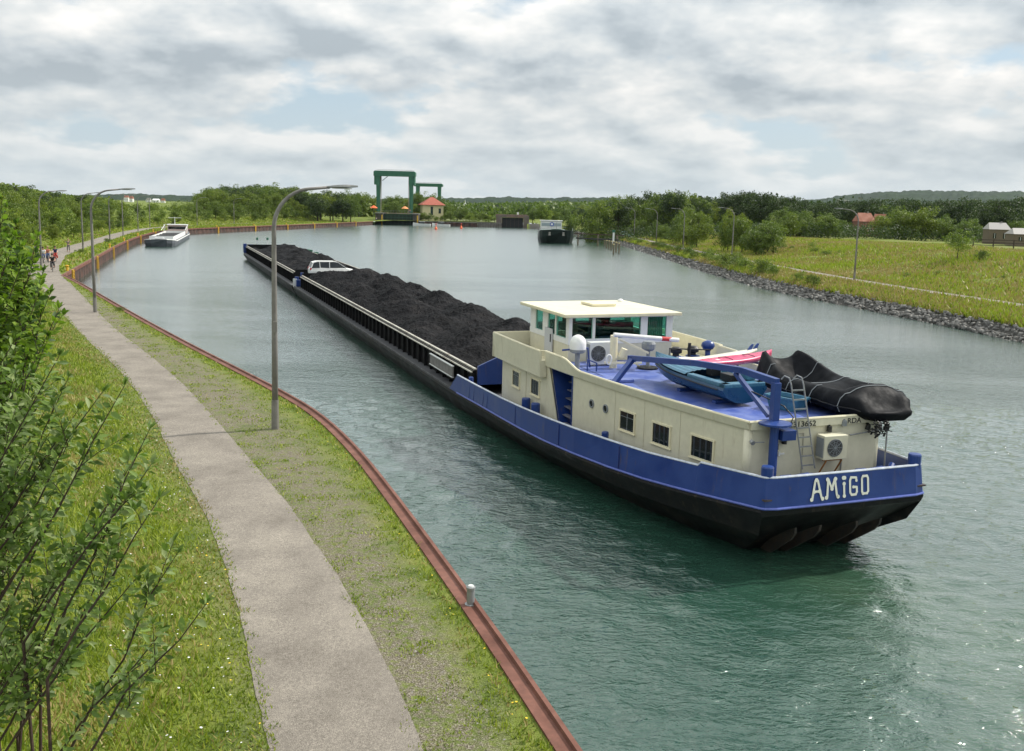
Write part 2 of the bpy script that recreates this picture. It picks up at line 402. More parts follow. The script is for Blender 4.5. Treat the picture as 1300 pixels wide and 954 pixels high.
# ------------------------------------------------------------------ ground
def make_ground():
    pts = []; key = set()
    rnd = random.Random(3)
    def add(x, y, s):
        k = (round(x / (s * 0.4)), round(y / (s * 0.4)), s)
        if k in key: return
        key.add(k); pts.append((x, y))
    def fill(x0, x1, y0, y1, s, skip=None):
        y = y0
        while y < y1:
            x = x0
            while x < x1:
                qx, qy = x + rnd.uniform(-.3, .3) * s, y + rnd.uniform(-.3, .3) * s
                if skip is None or not skip(qx, qy): pts.append((qx, qy))
                x += s
            y += s
    # boundary constraints
    bound = QUAYS + [(-45, 404), (-42, 411), (-6, 413), (-5, 440), (5, 440)] + RIGHT[::-1]
    bnd = [Vector(p) for p in bound]
    BX = np.array([p[0] for p in bound]); BY = np.array([p[1] for p in bound])
    fill(-24, 6, 2, 46, 0.55)
    fill(-70, 6, -30, 130, 2.6, lambda x, y: -24 < x < 6 and 2 < y < 46)
    fill(24, 80, 40, 150, 1.8)
    fill(-160, 140, -60, 460, 9, lambda x, y: (-70 < x < 6 and -30 < y < 130) or (24 < x < 80 and 40 < y < 150))
    fill(-2500, 2500, -600, 5200, 240, lambda x, y: -160 < x < 140 and -60 < y < 460)
    P = np.array(pts)
    # dense bands along the right edge, both paths and the quay
    extra = []
    for poly, offs in ((RIGHT, (-3, -1.5, -0.6, 0, 0.6, 1.2, 1.8, 2.4, 3.4, 5, 7)), (RPATH, (-2.4, -1.2, 0, 1.2, 2.4)), (PATH, (-1.6, 1.6, 2.4, 3.4, 5, 7, 9))):
        for i in range(len(poly) - 1):
            a, b = Vector(poly[i]), Vector(poly[i + 1]); d = (b - a); ln = d.length; d.normalize(); nrm = Vector((d.y, -d.x)) if poly is not PATH else Vector((-d.y, d.x))
            n = max(1, int(ln / 2.0))
            for k in range(n):
                q = a + d * ln * k / n
                for o_ in offs: extra.append(tuple(q + nrm * o_))
    P = np.vstack([P, np.array(extra)])
    # drop points inside the canal (keep a margin under the water on the right side) or too close to the boundary
    bq, _, _ = pdist(bound, P[:, 0], P[:, 1])
    inside = np.zeros(len(P), bool)
    j = len(bound) - 1
    for i in range(len(bound)):
        xi, yi, xj, yj = BX[i], BY[i], BX[j], BY[j]
        c = ((yi > P[:, 1]) != (yj > P[:, 1])) & (P[:, 0] < (xj - xi) * (P[:, 1] - yi) / (yj - yi + 1e-12) + xi)
        inside ^= c; j = i
    dR = pdist(RIGHT, P[:, 0], P[:, 1])[0]
    keep = (~inside & (bq > 0.2)) | (inside & (dR < 3.2) & (P[:, 1] < 405))
    P = P[keep]
    dQ, _, _ = pdist(QUAYS, P[:, 0], P[:, 1])
    P = P[dQ > 0.2]
    nb_ = len(QUAYS)
    allp = [Vector(p) for p in QUAYS] + [Vector(p) for p in P]
    edges = [(i, i + 1) for i in range(nb_ - 1)]
    vs, es, fs, ov, oe, of = geometry.delaunay_2d_cdt(allp, edges, [], 0, 1e-4)
    V = np.array([(p.x, p.y) for p in vs])
    Z = height(V[:, 0], V[:, 1])
    dq, sq, _ = pdist(QUAYS, V[:, 0], V[:, 1])
    dP, sP, _ = pdist(PATH, V[:, 0], V[:, 1])
    dR2, sR, _ = pdist(RIGHT, V[:, 0], V[:, 1])
    near = (np.abs(V[:, 0]) < 130) & (V[:, 1] < 420)
    nz = np.zeros(len(V))
    idx = np.where(near)[0]
    nz[idx] = npn(V[idx, 0], V[idx, 1], 0.35, 2.0, 3)
    amp = 0.16 * sm(3, 8, dP) * sm(1.5, 4, dq) * (sm(1.5, 4, dR2) * (dR2 < 400))
    rp = pdist(RPATH, V[:, 0], V[:, 1])[0]
    amp = amp * sm(1.2, 3, rp)
    Z = Z + nz * amp * (1 + 1.2 * (V[:, 0] > 20))
    Z = np.where(dq < 0.01, BZ, Z)
    # leave the canal out
    def keepf(f):
        c = V[list(f)].mean(axis=0)
        ins = False; j = len(bound) - 1
        for i in range(len(bound)):
            xi, yi, xj, yj = BX[i], BY[i], BX[j], BY[j]
            if (yi > c[1]) != (yj > c[1]) and c[0] < (xj - xi) * (c[1] - yi) / (yj - yi + 1e-12) + xi: ins = not ins
            j = i
        if not ins: return True
        d = pdist(RIGHT, np.array([c[0]]), np.array([c[1]]))[0][0]
        return d < 3.3 and c[1] < 404
    fk = [tuple(f) for f in fs if keepf(f)]
    me = bpy.data.meshes.new('ground')
    me.from_pydata([(V[i, 0], V[i, 1], Z[i]) for i in range(len(V))], [], fk)
    bm = bmesh.new(); bm.from_mesh(me)
    bmesh.ops.recalc_face_normals(bm, faces=bm.faces)
    if sum(f.normal.z for f in bm.faces) < 0: bmesh.ops.reverse_faces(bm, faces=bm.faces)
    for q in [q for q in bm.verts if not q.link_faces]: bm.verts.remove(q)
    bm.to_mesh(me); bm.free()
    me.polygons.foreach_set('use_smooth', [True] * len(me.polygons))
    VV = np.empty(len(me.vertices) * 3); me.vertices.foreach_get('co', VV); VV = VV.reshape(-1, 3)
    dP, sP, _ = pdist(PATH, VV[:, 0], VV[:, 1]); dR2, sR, _ = pdist(RIGHT, VV[:, 0], VV[:, 1]); dq, _, _ = pdist(QUAYS, VV[:, 0], VV[:, 1])
    wear = sm(4.4, 2.2, dP) * (sP < 0) * sm(0.35, 1.2, dq) * sm(90, 70, VV[:, 1])      # trodden gravelly verge between path and quay
    wear = np.maximum(wear, 0.45 * sm(1.9, 1.0, dP))
    stone = sm(2.7, 2.2, dR2) * (VV[:, 0] > 5)
    field = (VV[:, 0] > 20) * sm(4, 9, dR2)
    for nm, arr in (('wear', wear), ('stone', stone), ('field', field)):
        at = me.attributes.new(nm, 'FLOAT', 'POINT'); at.data.foreach_set('value', np.ascontiguousarray(arr, dtype=np.float32))
    m = bpy.data.materials.new('grassy ground'); m.use_nodes = True; t = m.node_tree
    b = t.nodes['Principled BSDF']; b.inputs['Roughness'].default_value = 0.9; b.inputs['Specular IOR Level'].default_value = 0.2
    co = t.nodes.new('ShaderNodeTexCoord').outputs['Object']
    def nz_(sc, det=5, ro=0.6):
        n_ = nd(t, 'ShaderNodeTexNoise', i_Scale=sc, i_Detail=det, i_Roughness=ro); t.links.new(co, n_.inputs['Vector']); return n_.outputs[0]
    big, mid, fine, vfine = nz_(0.12, 4), nz_(1.1, 5, 0.65), nz_(9, 5, 0.7), nz_(42, 3, 0.7)
    green = ramp(t, mid, [(0.3, (0.075, 0.115, 0.018)), (0.5, (0.14, 0.185, 0.026)), (0.7, (0.20, 0.22, 0.042))])
    dry = ramp(t, fine, [(0.3, (0.13, 0.125, 0.035)), (0.7, (0.30, 0.25, 0.10))])
    soil = ramp(t, vfine, [(0.35, (0.07, 0.058, 0.038)), (0.5, (0.16, 0.138, 0.098)), (0.68, (0.34, 0.31, 0.26))])
    def attr(nm):
        a = t.nodes.new('ShaderNodeAttribute'); a.attribute_name = nm; return a.outputs['Fac']
    fd = attr('field')
    df = math_n(t, 'ADD', math_n(t, 'MULTIPLY', math_n(t, 'SUBTRACT', nz_(0.16, 6, 0.65), 0.46), 5.0), math_n(t, 'MULTIPLY', math_n(t, 'SUBTRACT', mid, 0.5), 2.0), clamp=True)
    base = mixc(t, math_n(t, 'MULTIPLY', df, math_n(t, 'ADD', math_n(t, 'MULTIPLY', fd, 0.65), 0.12)), green, dry)
    wr = attr('wear')
    wf = math_n(t, 'ADD', math_n(t, 'MULTIPLY', math_n(t, 'SUBTRACT', fine, 0.52), 4.0), math_n(t, 'MULTIPLY', math_n(t, 'SUBTRACT', mid, 0.5), 2.0))
    wf = math_n(t, 'MULTIPLY', math_n(t, 'ADD', wf, 0.85, clamp=True), wr)
    base = mixc(t, wf, base, soil)
    st = attr('stone')
    base = mixc(t, st, base, (0.075, 0.072, 0.066))
    g = ramp(t, vfine, [(0.3, (0.6,) * 3), (0.7, (1.25,) * 3)])
    base = mixc(t, 1.0, base, g, 'MULTIPLY')
    t.links.new(base, b.inputs['Base Color'])
    bp = nd(t, 'ShaderNodeBump', i_Strength=0.8, i_Distance=0.05); t.links.new(fine, bp.inputs['Height'])
    bp2 = nd(t, 'ShaderNodeBump', i_Strength=0.7, i_Distance=0.02); t.links.new(vfine, bp2.inputs['Height']); t.links.new(bp.outputs[0], bp2.inputs['Normal'])
    t.links.new(bp2.outputs[0], b.inputs['Normal'])
    me.materials.append(m)
    o = bpy.data.objects.new('ground', me); COL.objects.link(o); tag(o, kind='structure')
make_ground()

# ---- water
def make_water():
    # canal sheet, finer near the camera, with real low waves there
    xs = np.concatenate([np.arange(-140, -14, 7.0), np.arange(-14, 30, 0.16), np.arange(30, 60, 5.0)])
    ys = np.concatenate([np.arange(-60, 12, 6.0), np.arange(12, 46, 0.16), np.geomspace(46, 470, 60)])
    X, Y = np.meshgrid(xs, ys)
    rng = np.random.RandomState(4)
    Z = np.zeros_like(X)
    for i in range(46):
        lam = 0.50 * (1.026 ** i); k = 2 * PI / lam
        th = rng.normal(0.9, 0.9)
        a = 0.0037 * lam ** 0.9 * rng.uniform(0.4, 1.2)
        ph = rng.uniform(0, 2 * PI)
        Z += a * np.sin(k * (X * math.cos(th) + Y * math.sin(th)) + ph + 1.3 * np.sin(0.23 * k * (X * math.sin(th) - Y * math.cos(th)) + ph))
    # stern wave behind the barge: a rougher fan
    sx_, sy_ = 8.6, 23.5
    ux, uy = 0.35, -0.937
    al = (X - sx_) * ux + (Y - sy_) * uy; la = -(X - sx_) * uy + (Y - sy_) * ux
    wk = np.exp(-(la / (2.2 + 0.25 * np.clip(al, 0, 99))) ** 2) * sm(-2, 1, al) * sm(26, 4, al)
    for i in range(10):
        lam = 0.6 + 0.22 * i; k = 2 * PI / lam; th = rng.uniform(0, 6.28); ph = rng.uniform(0, 6.28)
        Z += wk * 0.011 * np.sin(k * (X * math.cos(th) + Y * math.sin(th)) + ph + 0.8 * np.sin(k * .4 * (X - Y)))
    fade = sm(-14, -11, X) * sm(30, 27, X) * sm(12, 13, Y) * sm(46, 40, Y)
    Z *= fade
    mb = bpy.data.meshes.new('water')
    ny, nx = X.shape
    co = np.stack([X, Y, Z], -1).reshape(-1, 3)
    idx = np.arange(ny * nx).reshape(ny, nx)
    q = np.stack([idx[:-1, :-1], idx[:-1, 1:], idx[1:, 1:], idx[1:, :-1]], -1).reshape(-1, 4)
    mb.vertices.add(len(co)); mb.vertices.foreach_set('co', co.ravel())
    mb.loops.add(q.size); mb.loops.foreach_set('vertex_index', q.ravel())
    mb.polygons.add(len(q)); mb.polygons.foreach_set('loop_start', np.arange(len(q)) * 4)
    mb.polygons.foreach_set('use_smooth', [True] * len(q))
    mb.update(calc_edges=True)
    at = mb.attributes.new('wake', 'FLOAT', 'POINT'); at.data.foreach_set('value', np.ascontiguousarray(wk.ravel(), dtype=np.float32))
    m = bpy.data.materials.new('canal water'); m.use_nodes = True; t = m.node_tree
    b = t.nodes['Principled BSDF']
    b.inputs['Roughness'].default_value = 0.07; b.inputs['IOR'].default_value = 1.36; b.inputs['Coat Weight'].default_value = 1.0; b.inputs['Coat IOR'].default_value = 1.6; b.inputs['Coat Roughness'].default_value = 0.10
    tc_ = t.nodes.new('ShaderNodeTexCoord').outputs['Object']
    def tn(sc, stretch, rot, det=3, ro=0.55, dist=0.6):
        mp = t.nodes.new('ShaderNodeMapping'); mp.inputs['Scale'].default_value = stretch; mp.inputs['Rotation'].default_value = (0, 0, R(rot))
        t.links.new(tc_, mp.inputs[0])
        n_ = nd(t, 'ShaderNodeTexNoise', i_Scale=sc, i_Detail=det, i_Roughness=ro, i_Distortion=dist); t.links.new(mp.outputs[0], n_.inputs['Vector']); return n_.outputs[0]
    at = t.nodes.new('ShaderNodeAttribute'); at.attribute_name = 'wake'
    murk = tn(0.5, (1, 1, 1), 0, 4)
    col = mixc(t, math_n(t, 'MULTIPLY', at.outputs['Fac'], math_n(t, 'MULTIPLY', murk, 0.9)), (0.022, 0.066, 0.046), (0.060, 0.110, 0.060))
    t.links.new(col, b.inputs['Base Color'])
    h1 = tn(0.55, (1, 2.0, 1), 12); h2 = tn(3.4, (1, 1.8, 1), -9); h3 = tn(9, (1, 1.5, 1), 20)
    patch = ramp(t, tn(0.035, (1, 2.2, 1), 10, 3), [(0.4, (0.45,) * 3), (0.6, (1, 1, 1))])
    hh = math_n(t, 'ADD', math_n(t, 'MULTIPLY', h1, 0.10), math_n(t, 'ADD', math_n(t, 'MULTIPLY', h2, 0.085), math_n(t, 'MULTIPLY', h3, 0.024)))
    sy_ = t.nodes.new('ShaderNodeSeparateXYZ'); t.links.new(tc_, sy_.inputs[0])
    mr = nd(t, 'ShaderNodeMapRange', interpolation_type='SMOOTHSTEP'); t.links.new(sy_.outputs[1], mr.inputs[0]); mr.inputs[1].default_value = 25; mr.inputs[2].default_value = 190; mr.inputs[3].default_value = 1.0; mr.inputs[4].default_value = 0.16
    mr2 = nd(t, 'ShaderNodeMapRange', interpolation_type='SMOOTHSTEP'); t.links.new(sy_.outputs[1], mr2.inputs[0]); mr2.inputs[1].default_value = 25; mr2.inputs[2].default_value = 160; mr2.inputs[3].default_value = 0.05; mr2.inputs[4].default_value = 0.22
    t.links.new(mr2.outputs[0], b.inputs['Roughness'])
    bp = nd(t, 'ShaderNodeBump', i_Distance=1.0); t.links.new(math_n(t, 'MULTIPLY', math_n(t, 'MULTIPLY', patch, 0.80), mr.outputs[0]), bp.inputs['Strength'])
    t.links.new(hh, bp.inputs['Height']); t.links.new(bp.outputs[0], b.inputs['Normal']); t.links.new(bp.outputs[0], b.inputs['Coat Normal']); t.links.new(mr2.outputs[0], b.inputs['Coat Roughness'])
    mb.materials.append(m)
    o = bpy.data.objects.new('water', mb); COL.objects.link(o); tag(o, kind='structure')
make_water()

# ---- paths
def ribbon(name, P, W, m, dz=0.012, step=0.35, jit=0.06, cross=5, maxy=400):
    rows = []; rnd = random.Random(5)
    PP = [Vector(p) for p in P]; pts = []; ws = []
    sp_ = smooth_poly(list(zip([p[0] for p in P], [p[1] for p in P])), 2)
    # resample
    cum = 0; res = []
    for i in range(len(sp_) - 1):
        a, b = Vector(sp_[i]), Vector(sp_[i + 1]); ln = (b - a).length; n = max(1, int(ln / (step * (1 + max(0, a.y) / 60))))
        for k in range(n): res.append(a + (b - a) * k / n)
    res = [r_ for r_ in res if r_.y < maxy]
    ra = np.array([(r_.x, r_.y) for r_ in res])
    _, _, par = pdist(P, ra[:, 0], ra[:, 1])
    wv = np.interp(par, np.arange(len(W)), W)
    cl = []
    for i, q in enumerate(res):
        d = (res[min(i + 1, len(res) - 1)] - res[max(i - 1, 0)]).normalized(); nrm = Vector((-d.y, d.x))
        jl, jr = (mn.noise(Vector((i * step * 0.5, 0, 3))) * jit * .9 + rnd.uniform(-.5, .5) * jit * 0.5 for _ in range(2))
        jr = mn.noise(Vector((i * step * 0.5, 9, 3))) * jit * .9 + rnd.uniform(-.5, .5) * jit * 0.5
        row = []
        for k in range(cross):
            t_ = k / (cross - 1) * 2 - 1
            w_ = wv[i] + (jl if t_ > 0 else jr)
            p = q + nrm * w_ * t_
            row.append((p.x, p.y))
        cl.append(row)
    fl = np.array(cl).reshape(-1, 2)
    Zs = height(fl[:, 0], fl[:, 1]).reshape(len(cl), cross)
    rows = []
    for i in range(len(cl)):
        base = Zs[i].max()
        rows.append([(cl[i][k][0], cl[i][k][1], base + dz + 0.02 * (1 - abs(k / (cross - 1) * 2 - 1))) for k in range(cross)])
    o = MB().grid(rows).build(name, m, smooth=True)
    return tag(o, kind='structure')
def gravelmat():
    m = bpy.data.materials.new('fine grey gravel'); m.use_nodes = True; t = m.node_tree; b = t.nodes['Principled BSDF']
    b.inputs['Roughness'].default_value = 0.9; b.inputs['Specular IOR Level'].default_value = 0.2
    co = t.nodes.new('ShaderNodeTexCoord').outputs['Object']
    def nz_(sc, det=5, ro=0.6):
        n_ = nd(t, 'ShaderNodeTexNoise', i_Scale=sc, i_Detail=det, i_Roughness=ro); t.links.new(co, n_.inputs['Vector']); return n_.outputs[0]
    a, f_, v_ = nz_(0.9, 6, 0.65), nz_(14, 4, 0.7), nz_(60, 3, 0.8)
    c = ramp(t, a, [(0.3, (0.17, 0.150, 0.128)), (0.5, (0.225, 0.200, 0.172)), (0.72, (0.28, 0.250, 0.212))])
    g = ramp(t, f_, [(0.3, (0.76,) * 3), (0.7, (1.16,) * 3)]); g2 = ramp(t, v_, [(0.32, (0.45,) * 3), (0.5, (1,) * 3), (0.66, (1.65,) * 3)])
    c = mixc(t, 1, mixc(t, 1, c, g, 'MULTIPLY'), g2, 'MULTIPLY')
    t.links.new(c, b.inputs['Base Color'])
    bp = nd(t, 'ShaderNodeBump', i_Strength=0.7, i_Distance=0.012); t.links.new(v_, bp.inputs['Height']); t.links.new(bp.outputs[0], b.inputs['Normal'])
    return m
m_gravel = gravelmat()
ribbon('path', PATH, PATH_W, m_gravel)
ribbon('path', RPATH, [1.0] * len(RPATH), m_gravel, dz=0.06, maxy=330, jit=0.05)

# ---- quay: sheet-pile walls with a rusty steel cap, each run a thing
def quay_wall(P, name, label, capw, lip=True, group=None, ys=(-30, 410)):
    root = thing(name, (0, 0, 0), label=label, cat='quay wall')
    Q = [Vector(p) for p in P]
    res = []
    for i in range(len(Q) - 1):
        a, b = Q[i], Q[i + 1]; ln = (b - a).length; n = max(1, int(round(ln / 0.6)))
        for k in range(n): res.append(a + (b - a) * k / n)
    res.append(Q[-1])
    res = [q for q in res if ys[0] < q.y < ys[1]]
    def nrm(i):
        d = (res[min(i + 1, len(res) - 1)] - res[max(i - 1, 0)]).normalized(); return Vector((-d.y, d.x))   # to the land
    rows = []
    face = []
    for i, q in enumerate(res):
        n = nrm(i)
        off = (0.0, 0.0, 0.16, 0.16)[i % 4]
        a = q + n * (0.06 + off)
        face.append([(a.x, a.y, -1.0), (a.x, a.y, BZ - 0.02)])
        o_ = q - n * 0.10; i_ = q + n * capw
        l1 = q - n * 0.02
        rows.append([(q.x - n.x * 0.1, q.y - n.y * 0.1, BZ - 0.22), (o_.x, o_.y, BZ + 0.10), (l1.x, l1.y, BZ + 0.105), ((q + n * 0.0).x, (q + n * 0.0).y, BZ + 0.045), (i_.x, i_.y, BZ + 0.04), (i_.x, i_.y, BZ - 0.15)])
    MB().grid(face).build('sheet_piling', m_rustdk, root)
    MB().grid(rows).build('steel_cap', m_rust, root)
    return root, res
def arc_sample(P, step, start=0.0):
    out = []; acc = start
    for i in range(len(P) - 1):
        a, b = Vector(P[i]), Vector(P[i + 1]); ln = (b - a).length; d = (b - a) / ln
        while acc < ln: out.append((a + d * acc, d)); acc += step
        acc -= ln
    return out
quay_wall(QUAY_A, 'quay_wall', 'rusty red steel cap and sheet piling edging the near grass bank', 0.22)
quay_wall(QUAY_B, 'quay_wall', 'rusty brown sheet pile wall with yellow ladder posts beyond the corner', 0.22)
# joints in the cap are modelled as thin plates
for i, (q, d) in enumerate(arc_sample(QUAY_B, 24.0, 6.0)):
    if q.y > 395: break
    n = Vector((-d.y, d.x)); a = math.atan2(d.y, d.x)
    root = thing('ladder_post', (q.x, q.y, 0), a)
    b = MB(); b.box((0, -0.15, 0.75), (0.5, 0.14, 1.6)); b.build('backing_plate', m_yellow, root)
    r_ = MB()
    for k in range(5): r_.bar((-0.22, -0.30, 0.15 + k * 0.3), (0.22, -0.30, 0.15 + k * 0.3), 0.035)
    for s in (-1, 1): r_.bar((s * 0.22, -0.30, 0.0), (s * 0.22, -0.30, 1.55), 0.04)
    r_.build('rungs', m_yellow, root)
    k_ = MB(); k_.cyl((0, 0.35, BZ), (0, 0.35, BZ + 0.45), 0.14, 0.12, 10); k_.lathe((0, 0.35, BZ + 0.45), [(0.12, 0), (0.2, 0.04), (0.2, 0.12), (0.1, 0.16)], 10)
    k_.build('bollard_head', m_yellow, root)
    tag(root, 'yellow mooring post and ladder set in the rusty sheet pile wall', 'mooring post', 'yellow mooring posts along the sheet pile wall')
# small bollard on the near cap
t_ = thing('bollard', (-0.66, 17.0, BZ + 0.04), label='short grey steel bollard on the red quay cap near the bottom of the picture', cat='bollard')
MB().lathe((0, 0, 0), [(0.11, 0), (0.11, 0.015), (0.075, 0.02), (0.075, 0.30), (0.088, 0.305), (0.088, 0.35), (0.06, 0.36)], 16).build('post', m_steel, t_, smooth=False)
MB().lathe((0, 0, 0.36), [(0.058, 0), (0.05, 0.02), (0.01, 0.022)], 12).build('cap', m_whitegrey, t_)

# ================================================================== THE COAL BARGE (local frame: x starboard, y forward, z up from the water)
SA = R(20.5)
_sx, _sy = 16.1, 18.7
SHIP_LOC = (_sx * math.cos(SA) - _sy * math.sin(SA), _sx * math.sin(SA) + _sy * math.cos(SA), 0)
ship = thing('coal_barge', SHIP_LOC, SA, label='long blue, black and cream motor barge loaded with coal, its stern towards us', cat='barge')
def hb(Y):
    Y = max(0.0, Y)
    if Y >= 14: return 4.25
    t = Y / 14; return 2.5 + 1.75 * (1 - (1 - t) ** 2)
def interp(x, xs, ys): return float(np.interp(x, xs, ys))
def bot(Y): return interp(Y, [0, 4, 6.8, 10, 15.9, 20.6, 73], [1.75, 1.38, 1.22, 1.12, 1.02, 0.88, 0.88])      # top of the black hull
def top(Y): return interp(Y, [0, 2.15, 2.25, 4.3, 8.2, 15.5, 19.6], [2.5, 2.36, 2.26, 2.12, 1.98, 1.74, 1.68])  # bulwark edge
def hull_obj(y0, y1, parent, stern=True, bow=False, deckz=None):
    ys = list(np.concatenate([np.array([0, .5, 1, 2, 3, 4, 5, 6, 8, 10, 12, 14, 17, 20.6]), np.arange(24, y1, 4), [y1]])) if stern else list(np.arange(y0, y1 + .01, 2))
    rows = []
    for Y in ys:
        B = hb(Y) if stern else 4.25
        zt = bot(Y) if stern else 0.9
        k = 0.0
        if bow:
            t = max(0, (Y - (y1 - 7)) / 7); B = 4.25 * (1 - 0.30 * t ** 2.2); k = t
        wlin = interp(Y, [0, 1, 4, 9, 14, 20], [0.85, 0.9, 1.0, 0.98, 0.72, 0.40]) if stern else 0.40 + k * 0.9
        prof = [(B, zt), (B + 0.03, zt - 0.10), (B - 0.02, zt - 0.22), (B - wlin * 0.22, zt * 0.55), (B - wlin, 0.0), (B - wlin - 0.5, -0.8)]
        sh = 0.0
        if stern: sh = [0, 0.0, 0.02, 0.30, 1.8, 2.7]
        row = []
        for i, (x, z) in enumerate(prof):
            yy = Y
            if stern and Y < 6: yy = Y + sh[i] * (1 - Y / 6)
            if bow and k > 0: yy = Y - 1.4 * k * (i / 5)
            row.append((-x, yy, z))
        row2 = [(-p[0], p[1], p[2]) for p in row[::-1]]
        rows.append(row + row2)
    b = MB().grid(rows)
    n = len(rows[0])
    # close: transom (or bow), front and the deck lid
    o = len(b.v)
    b.f.append(tuple(range(n))); b.m.append(0)
    b.f.append(tuple((len(rows) - 1) * n + k_ for k_ in range(n))); b.m.append(0)
    for i in range(len(rows) - 1):
        a, c = i * n, (i + 1) * n
        b.f.append((a, a + n - 1, c + n - 1, c)); b.m.append(1)
    return b.build('hull', [m_hull, m_deck], parent)
hull_obj(0, 73, ship)

# --- blue bulwark round the stern (thick plate)
ys = [19.6, 17, 14, 12, 10, 8, 6, 4.3, 3, 2.25, 2.15, 1, 0.35, 0.06]
port = [(-hb(Y), Y) for Y in ys]
corner = [(-hb(0) + 0.06, -0.04), (-hb(0) + 0.35, -0.12)]
half = port + corner
outline = half + [(0, -0.14)] + [(-x, y) for x, y in half[::-1]]
def bulw(off_t, zt_off=0.0):
    rows = []
    for i, (x, y) in enumerate(outline):
        a = outline[max(i - 1, 0)]; c = outline[min(i + 1, len(outline) - 1)]
        d = Vector((c[0] - a[0], c[1] - a[1])).normalized(); n = Vector((-d.y, d.x))      # to the inside
        if i in (0, len(outline) - 1): n = Vector((1 if x < 0 else -1, 0))
        yy = max(0, y); zb, zt = bot(yy) + 0.01, top(yy)
        kx = 0.10 * sm(10, 0, yy)                                                         # the plate leans in towards its top
        o0 = Vector((x, y)) - n * 0.012; o1 = o0 + n * kx; i1 = o1 + n * 0.05; i0 = o0 + n * 0.05
        rows.append([(o0.x, o0.y, zb), (o1.x, o1.y, zt), (i1.x, i1.y, zt), (i0.x, i0.y, zb)])
    return rows
rw_ = bulw(0)
# forward ends slope down to the deck
b = MB().grid(rw_, closed=True)
for s, r_ in ((-1, rw_[0]), (1, rw_[-1])):
    x = r_[0][0]
    b.add([(x, 19.6, bot(19.6)), (x, 19.6, top(19.6)), (x, 20.7, bot(20.7) + 0.03), (x + 0.05 * -s, 19.6, bot(19.6)), (x + 0.05 * -s, 19.6, top(19.6)), (x + 0.05 * -s, 20.7, bot(20.7) + 0.03)], [(0, 1, 2), (5, 4, 3), (1, 4, 5, 2)])
bulwark = b.build('bulwark', m_blue, ship)
tr = []; lo = []
for r_ in rw_:
    c = (Vector(r_[1]) + Vector(r_[2])) / 2; tr.append(c + Vector((0, 0, 0.012)))
    lo.append(Vector(r_[0]))
MB().tube(tr, 0.036, 6).build('capping_rail', m_whtrim, bulwark)
MB().tube(lo, 0.035, 6).build('rubbing_strip', m_bluetrim, bulwark)
# weld ribs on the port side
for Y in (17.9, 17.3, 16.1, 15.6, 12.5, 9.0, 5.5): MB().bar((-hb(Y) - 0.016, Y, bot(Y) + .06), (-hb(Y) - 0.004, Y - 0.12 * (Y > 15), top(Y) - .05), 0.02, 0.02).build('plate_seam', mat('seam blue', (0.014, 0.025, 0.14), 0.4), bulwark)

# --- name on the transom, bone-ended letters
def strokes_mesh(strokes, t, r, org, sc, depth, knob=True, yface=-1):
    b = MB(); ox, oy, oz = org
    lay = 0
    for st in strokes:
        for i in range(len(st) - 1):
            a, c = Vector((st[i][0] * sc[0], st[i][1] * sc[1])), Vector((st[i + 1][0] * sc[0], st[i + 1][1] * sc[1]))
            d = (c - a).normalized() * t * 0.35; n = Vector((-d.y, d.x)).normalized() * t / 2
            a2, c2 = a - d * 0, c + d * 0
            lay += 1; dd = depth + 0.0005 * (lay % 7)
            q = [a2 - n, c2 - n, c2 + n, a2 + n]
            b.prism([(p.x, p.y) for p in q], 0, dd, lambda u_, v_, h: (ox + u_, oy - h, oz + v_))
        for j, p in enumerate(st):
            end = j in (0, len(st) - 1)
            rr = r if (end and knob) else t * 0.52
            lay += 1; dd = depth + 0.0006 * (lay % 9) + 0.0003
            b.prism([(p[0] * sc[0] + rr * math.cos(k * PI / 5), p[1] * sc[1] + rr * math.sin(k * PI / 5)) for k in range(10)], 0, dd, lambda u_, v_, h: (ox + u_, oy - h, oz + v_))
    return b
GL = {
 'A': [[(-.06, -.03), (.0, .06), (.22, .95), (.30, 1.0)], [(.30, 1.0), (.40, .95), (.62, .06), (.70, -.03)], [(.12, .38), (.50, .38)]],
 'M': [[(.0, .0), (.06, .08), (.14, .92)], [(.10, .97), (.18, .92), (.40, .45)], [(.40, .45), (.58, .90), (.66, .97)], [(.62, .92), (.74, .08), (.82, .0)]],
 'i': [[(.10, .0), (.10, .66)], [(.06, .98), (.14, .98)]],
 'G': [[(.52, .78), (.50, .94), (.14, .97), (.06, .80), (.06, .16), (.16, .02), (.46, .03), (.54, .16), (.54, .42), (.30, .44)]],
 'O': [[(.12, .03), (.06, .14), (.06, .85), (.14, .98), (.44, .98), (.50, .85), (.50, .14), (.42, .03), (.12, .03)]],
}
lx = -1.13
for ch, adv in (('A', 0.42), ('M', 0.50), ('i', 0.20), ('G', 0.37), ('O', 0.36)):
    kn = ch in 'AMi'
    b = strokes_mesh(GL[ch], 0.058, 0.050 if kn else 0.038, (lx, -0.158 + 0.0, 1.93), (0.43, 0.46), 0.004, knob=True)
    # lean with the plate
    b.v = [(x, y + 0.0 + (z - 1.75) * 0.132 - 0.012, z + (x + 1.13) * 0.0) for x, y, z in b.v]
    b.build('letter', m_letter, bulwark)
    lx += adv
# --- rudder-guard brackets under the counter
for x, lean in ((-1.35, 0.18), (-0.55, -0.10), (0.55, 0.15), (1.35, -0.10)):
    b = MB(); b.prism([(.0, 1.16), (.02, 1.0), (.20, .78), (.85, .30), (1.50, -.15), (2.0, -.15), (1.1, .5), (.3, 1.0)], x - .035, x + .035, lambda a, c, h: (h + (1.3 - c) * lean * .8, a + .16, c - .05))
    b.build('stern_bracket', mat('scraped hull steel', (0.018, 0.017, 0.016), 0.8, col2=(0.06, 0.045, 0.035), scale=5, var=.3), ship)

